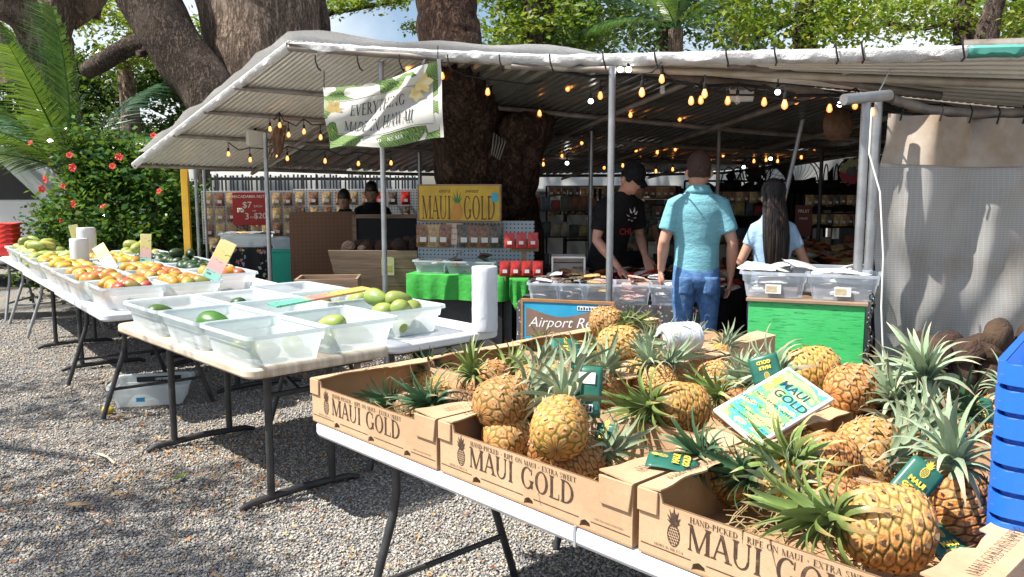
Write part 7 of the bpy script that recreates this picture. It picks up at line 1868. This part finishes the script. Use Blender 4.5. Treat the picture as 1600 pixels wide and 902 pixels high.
# ================================================================= STRING LIGHTS
m_warm = emit_mat('bulb_warm', (1.0, 0.42, 0.10), 4.0)
m_cool = emit_mat('bulb_cool', (1.0, 0.98, 0.95), 6.0)
tg_ = NT('bulb_glass'); tg_.set((0.9, 0.9, 0.9), 0.05); tg_.transparent(0.8); m_clear = tg_.m
m_shell = NT('bulb_shell'); m_shell.set((1.0, 0.62, 0.3), 0.05); m_shell.b.inputs['Emission Color'].default_value = (1, 0.35, 0.08, 1); m_shell.b.inputs['Emission Strength'].default_value = 0.8; m_shell.transparent(0.6); m_shell = m_shell.m
BPROF = [(0.012, 0), (0.014, -0.012), (0.022, -0.032), (0.027, -0.055), (0.025, -0.072), (0.015, -0.084), (0.003, -0.089)]
me_glass = MB().lathe(BPROF, 14).mesh('bulb', m_shell); me_glass_c = MB().lathe(BPROF, 14).mesh('bulb', m_clear)
me_fil = MB().lathe([(0.003, -0.012), (0.011, -0.03), (0.013, -0.055), (0.008, -0.068), (0.002, -0.073)], 10).mesh('filament', m_warm)
me_round = MB().ball((0, 0, -0.03), 0.03, 14, 10).mesh('bulb', m_cool)
me_sock = MB().lathe([(0.008, 0.05), (0.016, 0.045), (0.018, 0.0), (0.015, -0.006)], 12).mesh('socket', m_dark)
def strand(label, pts, drop=0.05, s=0.62):
    """pts: (px, py, depth, kind) bulb centres; cord runs above them"""
    P = [D(a, b, d) for a, b, d, k in pts]
    t = thing('string_light', label, 'string light', P[0], 0, 'festoon light strands'); o0 = P[0]
    cp = []
    for i, p in enumerate(P):
        h = p + Vector((0, 0, 0.055 * s + 0.05 * s + drop)) - o0
        if i:
            m_ = (cp[-1] + h) / 2; cp.append(m_ - Vector((0, 0, 0.03 + 0.02 * (i % 2))))
        cp.append(h)
    MB().tube(cp, 0.006, 6).build('cord', m_dark, t)
    for i, ((a, b, d, k), p) in enumerate(zip(pts, P)):
        q = p - o0 + Vector((0, 0, 0.05 * s))
        so = link('socket', me_sock, t); so.location = q; so.scale = (s,) * 3
        MB().tube([q + Vector((0, 0, 0.04 * s)), q + Vector((0, 0, 0.056 * s + drop))], 0.004, 5).build('drop_wire', m_dark, so).matrix_local = so.matrix_local.inverted() if False else Matrix.Identity(4)
        dw = so.children[0] if False else None
        if k == 'c': g_ = link('bulb', me_round, t); g_.location = q; g_.scale = (s,) * 3
        else:
            g_ = link('bulb', me_glass if k == 'w' else me_glass_c, t); g_.location = q; g_.scale = (s,) * 3
            if k == 'w': f = link('filament', me_fil, g_)
    return t
def drop_fix():
    """drop wires were modelled in strand space; shift them under their sockets"""
    for o in list(C.objects):
        if o.name.startswith('drop_wire') and o.parent is not None:
            so = o.parent; o.matrix_local = Matrix.Translation(Vector((0, 0, 0)))
            inv = Matrix.LocRotScale(so.location, None, so.scale).inverted(); o.matrix_local = inv
w_ = 'w'; c_ = 'c'; g_ = 'g'
strand('strand of warm bulbs along the left purlin under the roof', [(357, 241, 8.1, w_), (391, 250, 8.0, w_), (433, 243, 7.9, w_), (449, 248, 7.9, w_), (508, 252, 8.0, w_), (560, 256, 8.2, w_), (611, 255, 8.3, w_)])
strand('strand of warm bulbs by the cream loudspeaker', [(422, 202, 7.6, w_), (437, 196, 7.5, w_), (451, 211, 7.5, w_), (475, 206, 7.4, w_), (501, 215, 7.4, w_), (515, 196, 7.3, w_)])
strand('strand of warm bulbs in front of the banner and tree', [(637, 107, 6.45, w_), (691, 119, 6.35, w_), (762, 144, 6.2, w_), (887, 138, 6.4, w_), (843, 178, 6.8, w_)], 0.02, 0.7)
strand('strand with large amber bulbs near the front pole', [(938, 150, 6.1, w_), (1003, 145, 5.2, w_), (1034, 124, 5.5, w_), (1035, 141, 5.6, g_), (1080, 158, 5.5, w_), (1101, 147, 5.3, w_), (1095, 157, 5.7, w_), (1137, 158, 5.6, w_), (1152, 157, 5.6, g_), (1194, 160, 5.5, w_), (1226, 164, 5.0, w_)], 0.04, 0.72)
strand('strand of amber bulbs left of the steel post', [(1202, 139, 6.4, w_), (1236, 147, 6.4, w_), (1244, 158, 6.0, w_), (1258, 154, 6.2, w_), (1272, 143, 6.3, w_), (1296, 170, 5.3, w_), (1336, 165, 5.4, w_), (1362, 176, 4.85, w_)], 0.04, 0.68)
strand('strand of white globe bulbs across the middle of the hall', [(969, 112, 5.7, c_), (982, 112, 5.6, c_), (1056, 124, 5.8, c_), (923, 161, 6.4, c_), (1036, 186, 7.2, c_), (994, 206, 7.8, c_), (886, 257, 9.0, c_)], 0.04, 0.66)
strand('strand of white globe bulbs near the steel post', [(1215, 147, 5.5, c_), (1234, 144, 6.0, c_), (1312, 166, 5.6, c_), (1323, 217, 8.2, c_), (1204, 250, 9.0, c_), (1162, 263, 9.4, c_)], 0.05)
strand('far strand of warm bulbs beside the tree', [(917, 178, 7.3, w_), (927, 200, 7.8, w_), (909, 223, 8.2, w_), (891, 230, 8.6, w_), (878, 244, 9.0, w_), (858, 244, 9.2, w_), (849, 257, 9.4, w_)])
strand('far strand of warm bulbs over the black cap', [(944, 262, 9.6, w_), (973, 259, 9.6, w_), (1000, 262, 9.6, w_), (1025, 268, 9.8, w_), (1051, 265, 9.8, w_), (994, 235, 8.8, w_), (1027, 238, 8.8, w_), (1055, 233, 8.6, w_)])
strand('far strand of warm bulbs over the shoppers', [(1084, 231, 8.8, w_), (1130, 243, 9.2, w_), (1152, 237, 9, w_), (1178, 252, 9.6, w_), (1197, 250, 9.6, w_), (1215, 252, 9.8, w_), (1234, 236, 9, w_), (1242, 237, 9, w_), (1273, 232, 8.6, w_)])
strand('dim far strand of bulbs deep in the hall', [(955, 248, 10.5, w_), (985, 246, 10.5, w_), (1012, 250, 10.5, w_), (1140, 226, 8.6, w_), (1165, 228, 8.8, w_), (1190, 222, 8.4, w_), (1252, 246, 9.6, w_), (1300, 222, 8.8, w_)])
strand('short strand of bulbs over the leaning pole', [(1160, 176, 6.8, w_), (1188, 182, 6.9, w_), (1290, 190, 6.8, w_), (1340, 200, 7.0, w_)], s=0.6)
strand('row of small bulbs along the far purlin', [(900, 240, 9.4, w_), (935, 243, 9.6, w_), (965, 240, 9.6, w_), (1015, 226, 8.9, w_), (1070, 247, 9.9, w_), (1110, 250, 10, w_), (1145, 252, 10.2, w_), (1225, 224, 8.6, w_), (1262, 222, 8.5, w_), (1310, 238, 9.4, w_)], s=0.55)
strand('row of bulbs crossing the middle of the dark roof', [(958, 196, 7.2, w_), (985, 180, 6.9, w_), (1062, 186, 7.0, w_), (1112, 196, 7.3, w_), (1140, 190, 7.1, w_), (1210, 192, 7.0, w_), (1250, 200, 7.2, w_)], s=0.6)
drop_fix()
# ================================================================= PEOPLE
def skin_mat(name, a): 
    t = NT(name); t.set(t.ramp(t.noise(22, 4), [(0.3, a), (0.7, tuple(x * y for x, y in zip(a, (0.86, 0.78, 0.74))))]), 0.5); t.b.inputs['Subsurface Weight'].default_value = 0.08; t.b.inputs['Subsurface Radius'].default_value = (0.02, 0.008, 0.004); t.bump(t.noise(180, 3), 0.2, 0.001); return t.m
EX, EY, EZ = Vector((1, 0, 0)), Vector((0, 1, 0)), Vector((0, 0, 1))
def remesh(o, vox, sm=3):
    m = o.modifiers.new('remesh', 'REMESH'); m.mode = 'VOXEL'; m.voxel_size = vox; m.use_smooth_shade = True
    if sm: s = o.modifiers.new('smooth', 'SMOOTH'); s.iterations = sm; s.factor = 0.5
def hand(mb, wrist, d, palm_n, s=1.0, side=1, curl=0.5):
    """d: pointing direction of the hand, palm_n: palm normal; five fingers"""
    d = Vector(d).normalized(); pn = Vector(palm_n); pn = (pn - d * pn.dot(d)).normalized(); ac = d.cross(pn) * side  # towards the thumb
    w = Vector(wrist)
    mb.loft([(w - d * .01, .027 * s, .02 * s, ac, pn), (w + d * .03 * s, .036 * s, .017 * s, ac, pn), (w + d * .075 * s, .042 * s, .015 * s, ac, pn), (w + d * .092 * s, .040 * s, .012 * s, ac, pn)], 12)
    for k, (off, L) in enumerate(((.030, .070), (.010, .080), (-.010, .074), (-.030, .056))):
        b = w + d * .086 * s + ac * off * s; c = curl * (0.9 + 0.12 * k)
        p1 = b + (d * math.cos(c * .4) + pn * math.sin(c * .4)) * L * .45 * s; p2 = p1 + (d * math.cos(c * 1.1) + pn * math.sin(c * 1.1)) * L * .32 * s; p3 = p2 + (d * math.cos(c * 1.8) + pn * math.sin(c * 1.8)) * L * .26 * s
        mb.tube([b - d * .012, p1, p2, p3], [.0098 * s, .0092 * s, .0085 * s, .0070 * s], 8)
    t0 = w + d * .022 * s + ac * .026 * s; t1 = t0 + (d * .7 + ac * .6 + pn * .2).normalized() * .038 * s; t2 = t1 + (d * .92 + ac * .18 + pn * .3).normalized() * .034 * s
    mb.tube([t0, t1, t2], [.014 * s, .0115 * s, .0085 * s], 8)
def head_parts(parent, c, turn, tilt, skin, hair, style, s=1.0):
    """c: base of the skull/neck top. Face looks to local +Y turned by turn (rad), tilt forward"""
    h = link('head_pivot', None) if False else None
    Q = Quaternion((0, 0, 1), turn) @ Quaternion((1, 0, 0), -tilt)
    def T(v): return Vector(c) + Q @ (Vector(v) * s)
    X, Y, Z = Q @ EX, Q @ EY, Q @ EZ
    mb = MB()
    rings = [(-.10, .052, .054, -.012), (-.03, .056, .060, -.008), (.0, .060, .075, .012), (.03, .068, .088, .010), (.07, .075, .095, .004), (.11, .078, .098, .0), (.15, .076, .097, -.003), (.185, .064, .083, -.006), (.21, .042, .055, -.008), (.222, .015, .02, -.008)]
    mb.loft([(T((0, dy, z)), rx * s, ry * s, X, Y) for z, rx, ry, dy in rings], 24)
    mb.tube([T((0, .088, .095)), T((0, .108, .068)), T((0, .096, .055))], [.008 * s, .014 * s, .009 * s], 8)   # nose
    mb.tube([T((-.022, .083, .03)), T((0, .092, .03)), T((.022, .083, .03))], .008 * s, 6)                      # lips
    mb.ball(T((0, .075, -.002)), (.022 * s, .02 * s, .018 * s), 8, 6)
    for sx in (-1, 1):
        mb.loft([(T((sx * .074, -.004, .035)), .006 * s, .014 * s, X, Y), (T((sx * .088, -.010, .06)), .012 * s, .022 * s, X, Y), (T((sx * .090, -.012, .085)), .012 * s, .025 * s, X, Y), (T((sx * .078, -.008, .102)), .004 * s, .013 * s, X, Y)], 10)
    return mb, T, (X, Y, Z)
def face(parent, T, s=1.0):
    for sx in (-1, 1):
        e = MB().ball(T((sx * .030, .083, .098)), .0105 * s, 10, 8).build('eye', m_white, parent); MB().ball(T((sx * .030, .0905, .098)), .0055 * s, 8, 6).build('iris', m_dark, e)
        MB().tube([T((sx * .014, .093, .117)), T((sx * .03, .094, .121)), T((sx * .047, .084, .116))], .0035 * s, 5).build('eyebrow', m_hair_d, parent)
m_hair_d = PM('hair_dark', (0.012, 0.008, 0.006), (0.03, 0.018, 0.012), 60, 0.4, bump=0.6, bscale=200, stretch=(1, 1, 0.1))
m_hair_b = PM('hair_brown', (0.03, 0.014, 0.010), (0.075, 0.036, 0.025), 90, 0.7, bump=1.0, bscale=320, bdist=0.006)
def person(label, loc, rz, H, skin, shirt, pants, arms, turn=0, tilt=0, hair='short', hairm=None, sex='m', lean=0.0, shoes=None, legs=True, build=1.0):
    """arms: ((elbow, wrist, handdir, palm) left, right) in metres for a 1.75 m figure; figure faces local +Y"""
    t = thing('person', label, 'person', loc, rz)
    k = H / 1.75; f = sex == 'f'; sw = (0.158 if f else 0.19) * build
    bend = lambda z: lean * max(0, z - 0.95) ** 1.3
    def L(x, y, z): return Vector((x, y + bend(z), z)) * k
    # legs and trousers
    mb = MB()
    mb.loft([(L(0, 0, 1.02), .150 * build * k, .108 * k, EX, EY), (L(0, -.005, .95), .166 * build * k, .118 * k, EX, EY), (L(0, -.018, .86), .172 * build * k, .128 * k, EX, EY), (L(0, -.01, .80), .165 * build * k, .115 * k, EX, EY)], 20)
    for sx in (-1, 1):
        mb.loft([(L(sx * .082, -.012, .86), .088 * k, .110 * k, EX, EY), (L(sx * .088, -.006, .74), .086 * k, .098 * k, EX, EY), (L(sx * .094, .004, .52), .066 * k, .070 * k, EX, EY), (L(sx * .098, -.012, .34), .063 * k, .070 * k, EX, EY), (L(sx * .10, -.01, .07), .058 * k, .062 * k, EX, EY)], 16)
    pn = mb.build('trousers', pants, t); remesh(pn, 0.014, 2)
    for sx in (-1, 1):
        sh = MB(); sh.loft([(L(sx * .10, -.085, .045), .032 * k, .035 * k, EX, EZ), (L(sx * .10, -.03, .045), .042 * k, .045 * k, EX, EZ), (L(sx * .103, .08, .036), .047 * k, .034 * k, EX, EZ), (L(sx * .106, .16, .026), .034 * k, .022 * k, EX, EZ)], 12); o = sh.build('shoe', shoes or m_dark, t)
    # shirt
    mb = MB()
    mb.loft([(L(0, -.004, .90), .168 * build * k, .128 * k, EX, EY), (L(0, 0, 1.0), .162 * build * k, .122 * k, EX, EY), (L(0, .004, 1.10), (.145 if f else .162) * build * k, .112 * k, EX, EY), (L(0, 0, 1.24), (.158 if f else .182) * build * k, .122 * k, EX, EY), (L(0, -.004, 1.34), sw * .98 * k, .122 * k, EX, EY), (L(0, -.008, 1.41), sw * .86 * k, .104 * k, EX, EY), (L(0, -.008, 1.455), sw * .62 * k, .082 * k, EX, EY), (L(0, -.006, 1.482), .085 * k, .068 * k, EX, EY), (L(0, -.002, 1.50), .070 * k, .064 * k, EX, EY)], 24)
    for i, (el, wr, hd, pl_) in enumerate(arms):
        sx = -1 if i == 0 else 1; s0 = L(sx * sw * .84, -.005, 1.375); e = Vector(el) * k; e.y += bend(1.15) * k
        m_ = s0.lerp(e, 0.72 if not f else 0.52)
        mb.tube([s0 - Vector((sx * .06 * k, 0, -.03)), s0, s0.lerp(e, .3), m_], [(.066 if not f else .05) * k, (.074 if not f else .054) * k, (.070 if not f else .052) * k, (.068 if not f else .05) * k], 14)
    so = mb.build('shirt', shirt, t); remesh(so, 0.0125, 3)
    # skin: head, neck, arms, hands as one body
    c = L(0, .012, 1.53)
    mb, T, ax = head_parts(t, c, turn, tilt, skin, None, hair, k * (0.97 if f else 1.0))
    mb.loft([(L(0, 0, 1.44), .060 * k, .058 * k, EX, EY), (L(0, .002, 1.50), (.048 if f else .058) * k, .056 * k, EX, EY), (c + Vector((0, 0, .03)), .054 * k, .056 * k, EX, EY)], 16)
    mb.loft([(L(0, 0, 1.06), .10 * k, .08 * k, EX, EY), (L(0, 0, 1.3), .13 * k, .09 * k, EX, EY), (L(0, 0, 1.47), .07 * k, .055 * k, EX, EY)], 14)
    for i, (el, wr, hd, pl_) in enumerate(arms):
        sx = -1 if i == 0 else 1; s0 = L(sx * sw * .84, -.005, 1.375); e = Vector(el) * k; e.y += bend(1.15) * k; w = Vector(wr) * k; w.y += bend(1.15) * k
        a = .82 if f else 1.0
        mb.tube([L(sx * .09, 0, 1.38), s0, s0.lerp(e, .4), s0.lerp(e, .85), e, e.lerp(w, .3), e.lerp(w, .75), w], [.05 * a * k, .052 * a * k, .050 * a * k, .042 * a * k, .040 * a * k, .043 * a * k, .031 * a * k, .027 * a * k], 14)
        hand(mb, w, hd, pl_, k * (0.9 if f else 1.05), side=-sx, curl=0.55)
    bo = mb.build('body', skin, t); remesh(bo, 0.0075, 2)
    return t, T, ax, k, bo, so, pn, L
def hair_cap(parent, T, ax, k, m, zlow=.02, back=1.0, name='hair', grow=1.06, front=.115):
    X, Y, Z = ax; mb = MB(); n = 26; rings = [(.02, .069, .085), (.05, .074, .094), (.09, .0785, .0985), (.13, .080, .100), (.165, .074, .093), (.195, .058, .075), (.216, .034, .044), (.228, .004, .005)]
    V = []; Fc = []
    for z, rx, ry in rings:
        for q in range(n):
            a = 2 * math.pi * q / n; s_ = math.sin(a)   # s_>0 front
            lowz = front if s_ > 0.55 else (0.075 if s_ > -0.1 else zlow)
            zz = max(z, lowz + 0.0) if z < lowz else z
            V.append(T((rx * grow * math.cos(a), ry * grow * math.sin(a) - .002 + .003 * rnd.uniform(-1, 1), zz + .003 * rnd.uniform(-1, 1) + (.007 if z > .15 else 0))))
    for i in range(len(rings) - 1):
        for q in range(n): Fc.append((i * n + q, i * n + (q + 1) % n, (i + 1) * n + (q + 1) % n, (i + 1) * n + q))
    return mb.add(V, Fc).build(name, m, parent, ang=80)
sk_fair = skin_mat('skin_fair', (0.58, 0.33, 0.24)); sk_tan = skin_mat('skin_tan', (0.48, 0.27, 0.18))
def cloth(name, a, b, sc_=40, st=(1, 1, 1), bs=8):
    t = NT(name); t.set(t.ramp(t.noise(sc_, 4, t.coord('Object', st)), [(0.35, a), (0.65, b)]), 0.85, 0, 0.2); t.bump(t.math('ADD', t.math('MULTIPLY', t.noise(220, 2), 0.2), t.noise(bs, 4, t.coord('Object', (0.7, 0.7, 1.3)))), 0.55, 0.05); return t.m
m_polo = cloth('polo_teal', (0.15, 0.40, 0.48), (0.23, 0.49, 0.55), 60, (0.35, 0.35, 5)); m_jean = cloth('denim', (0.065, 0.16, 0.35), (0.13, 0.25, 0.47), 22)
m_tee = cloth('tee_paleblue', (0.30, 0.46, 0.64), (0.36, 0.52, 0.70), 20); m_btee = cloth('tee_black', (0.010, 0.010, 0.012), (0.018, 0.018, 0.02), 30)
# --- the man in the polo shirt, back to us
mp_ = D(1087, 450, 6.0)
r_ = person('man in teal polo shirt and jeans seen from behind', (mp_.x, mp_.y, 0), R(-4), 1.775, sk_fair, m_polo, m_jean,
            (((-.232, -.015, 1.13), (-.238, .10, .91), (-.02, .25, -.95), (1, .1, 0)), ((.245, -.03, 1.12), (.25, .045, .87), (.0, .12, -1), (-1, .1, 0))), turn=0.05, hair='short', build=0.98)
t, T, ax, k, bo, so, pn, L = r_
hair_cap(t, T, ax, k, m_hair_b, zlow=.045, grow=1.07)
cb_ = MB(); cb_.loft([(L(0, -.008, 1.468), .098 * k, .082 * k, EX, EY), (L(0, -.006, 1.500), .080 * k, .073 * k, EX, EY), (L(0, -.004, 1.522), .072 * k, .068 * k, EX, EY)], 24, cap=False); cb_.build('collar', m_polo, t, solid=0.006)
for sx in (-1, 1):
    MB().grid(lambda a, b: L(sx * .085 + (a - .5) * .10, -.1445 + .012 * abs(a - .5) * 2 - .004 * math.sin(b * 3) + .012 * (1 - b), .885 - .13 * (1 - b)) , 6, 6).build('back_pocket', m_jean, t, solid=0.003)
# --- the woman with long hair
wp_ = D(1204, 450, 5.75)
r_ = person('woman with long dark hair in a pale blue tee seen from behind', (wp_.x, wp_.y, 0), R(-6), 1.585, sk_tan, m_tee, cloth('leggings', (0.02, 0.03, 0.06), (0.03, 0.04, 0.08)),
            (((-.235, -.01, 1.12), (-.15, .19, 1.02), (.45, .8, -.1), (0, 0, -1)), ((.255, -.02, 1.10), (.25, .16, .98), (-.1, .95, -.3), (0, 0, -1))), turn=0.12, tilt=0.25, sex='f', build=0.94)
t, T, ax, k, bo, so, pn, L = r_
hair_cap(t, T, ax, k, m_hair_d, zlow=-.02, grow=1.09)
hz = MB()
rings = []
for z, w0, d0, y in ((.236, .01, .01, -.01), (.225, .045, .05, -.012), (.20, .070, .078, -.014), (.15, .089, .096, -.018), (.09, .095, .090, -.034), (.02, .100, .078, -.062), (-.06, .108, .066, -.095), (-.14, .114, .056, -.125), (-.22, .116, .048, -.145), (-.30, .110, .042, -.155), (-.38, .098, .036, -.16), (-.45, .078, .03, -.16)):
    q = T((0, 0, .10)); rings.append((Vector((q.x + 0.02 * max(0, .1 - z) * k, q.y + y * k, q.z + (z - .10) * k)), w0 * (1 if z > .1 else .82) * k, d0 * k, EX, EY))
hz.loft(rings, 26)
hz.v = [tuple(Vector(v) + Vector((0.004 * math.sin(i % 26 * 2.4) , 0.006 * math.sin(i % 26 * 1.9 + i // 26), 0.012 * math.sin(i % 26 * 1.7) * (i // 26 == 11)))) for i, v in enumerate(hz.v)]
t5 = NT('hair_strands'); t5.set(t5.ramp(t5.noise(46, 3, t5.coord('Object', (1, 1, .03))), [(0.35, (0.006, 0.005, 0.005)), (0.6, (0.02, 0.012, 0.009)), (0.75, (0.12, 0.06, 0.035))]), 0.35); t5.bump(t5.noise(70, 3, t5.coord('Object', (1, 1, .03))), 1.0, 0.01)
for q in range(70):
    a0 = math.pi * (1.02 + 0.96 * rnd.random()); pts = []
    for i, (c0, rx_, ry_, X_, Y_) in enumerate(rings[2:]):
        a1 = a0 + 0.05 * math.sin(i * .8 + q); pts.append(c0 + X_ * (rx_ * 1.02 * math.cos(a1)) + Y_ * (ry_ * 1.03 * math.sin(a1)) + Vector((0, -.002, -.03 * rnd.random() if i == len(rings) - 3 else 0)))
    hz.tube(pts, [0.004] * (len(pts) - 1) + [0.0012], 4, cap=False)
hz.build('long_hair', t5.m, t, ang=80)
# --- man in black cap, leaning over the packets
cpn = D(952, 450, 7.15)
r_ = person('man in black cap and black printed tee leaning over the packets', (cpn.x - 0.02, cpn.y, 0), R(212), 1.74, sk_fair, m_btee, cloth('dark_trousers', (0.015, 0.015, 0.018), (0.025, 0.025, 0.03)),
            (((-.27, .04, 1.12), (-.12, .30, .95), (.3, .75, -.55), (0, 0, -1)), ((.25, .10, 1.10), (.20, .34, .88), (-.2, .8, -.5), (0, 0, -1))), turn=0.1, tilt=0.55, lean=0.5, build=1.12)
t, T, ax, k, bo, so, pn, L = r_
hair_cap(t, T, ax, k, m_hair_d, zlow=.03, grow=1.02); face(t, T, k)
cp2 = hair_cap(t, T, ax, k, m_btee, zlow=.085, grow=1.10, name='cap', front=.125)
X, Y, Z = ax
MB().grid(lambda a, b: T(((a - .5) * .15 * (1 - .25 * b * b), .088 + .085 * b - .045 * (a - .5) ** 2 * 4, .135 - .018 * b - .05 * (a - .5) ** 2)), 10, 5).build('cap_peak', m_btee, cp2, solid=0.004)
letter('chi', so, L(-.02, .145, 1.16), (-1, 0, 0), (0, 0, 1))
pm = MB()
for q in range(7):
    a_ = q * .9; c0 = L(-.04 + .03 * math.cos(a_), .146, 1.29 + .035 * math.sin(a_)); pm.add([c0 + Vector((-.012, 0.001 * q, 0)), c0 + Vector((.012, 0.001 * q, .004)), c0 + Vector((.03 * math.cos(a_), 0.001 * q, .03 * math.sin(a_) + .02))], [(0, 1, 2)])
pm.build('shirt_print', m_whiteink, so, smooth=False)
# --- far figures
rest = (((-.25, .02, 1.12), (-.2, .2, 1.0), (.2, .9, -.2), (0, 0, -1)), ((.25, .02, 1.12), (.2, .2, 1.0), (-.2, .9, -.2), (0, 0, -1)))
for lab, px, d, rz, H, sk, sh, hs in (('man in patterned dark shirt standing behind the black cap', 992, 9.0, R(200), 1.62, sk_tan, cloth('aloha_shirt', (0.02, 0.03, 0.02), (0.25, 0.25, 0.2), 30), 'short'),
                                      ('cashier in dark shirt behind the shaded pegboard counter', 583, 9.4, R(185), 1.58, sk_tan, m_btee, 'short'),
                                      ('person with dark tied hair and black top beside the cashier', 541, 9.2, R(175), 1.50, sk_tan, m_btee, 'bun')):
    p = D(px, 400, d); r_ = person(lab, (p.x, p.y, 0), rz, H, sk, sh, cloth('dark_pants_' + hs + lab[:3], (0.02, 0.02, 0.025), (0.03, 0.03, 0.035)), rest, tilt=0.15, sex='m' if hs == 'short' else 'f')
    t, T, ax, k, bo, so, pn, L = r_
    hair_cap(t, T, ax, k, m_hair_d, zlow=.03, grow=1.05); face(t, T, k)
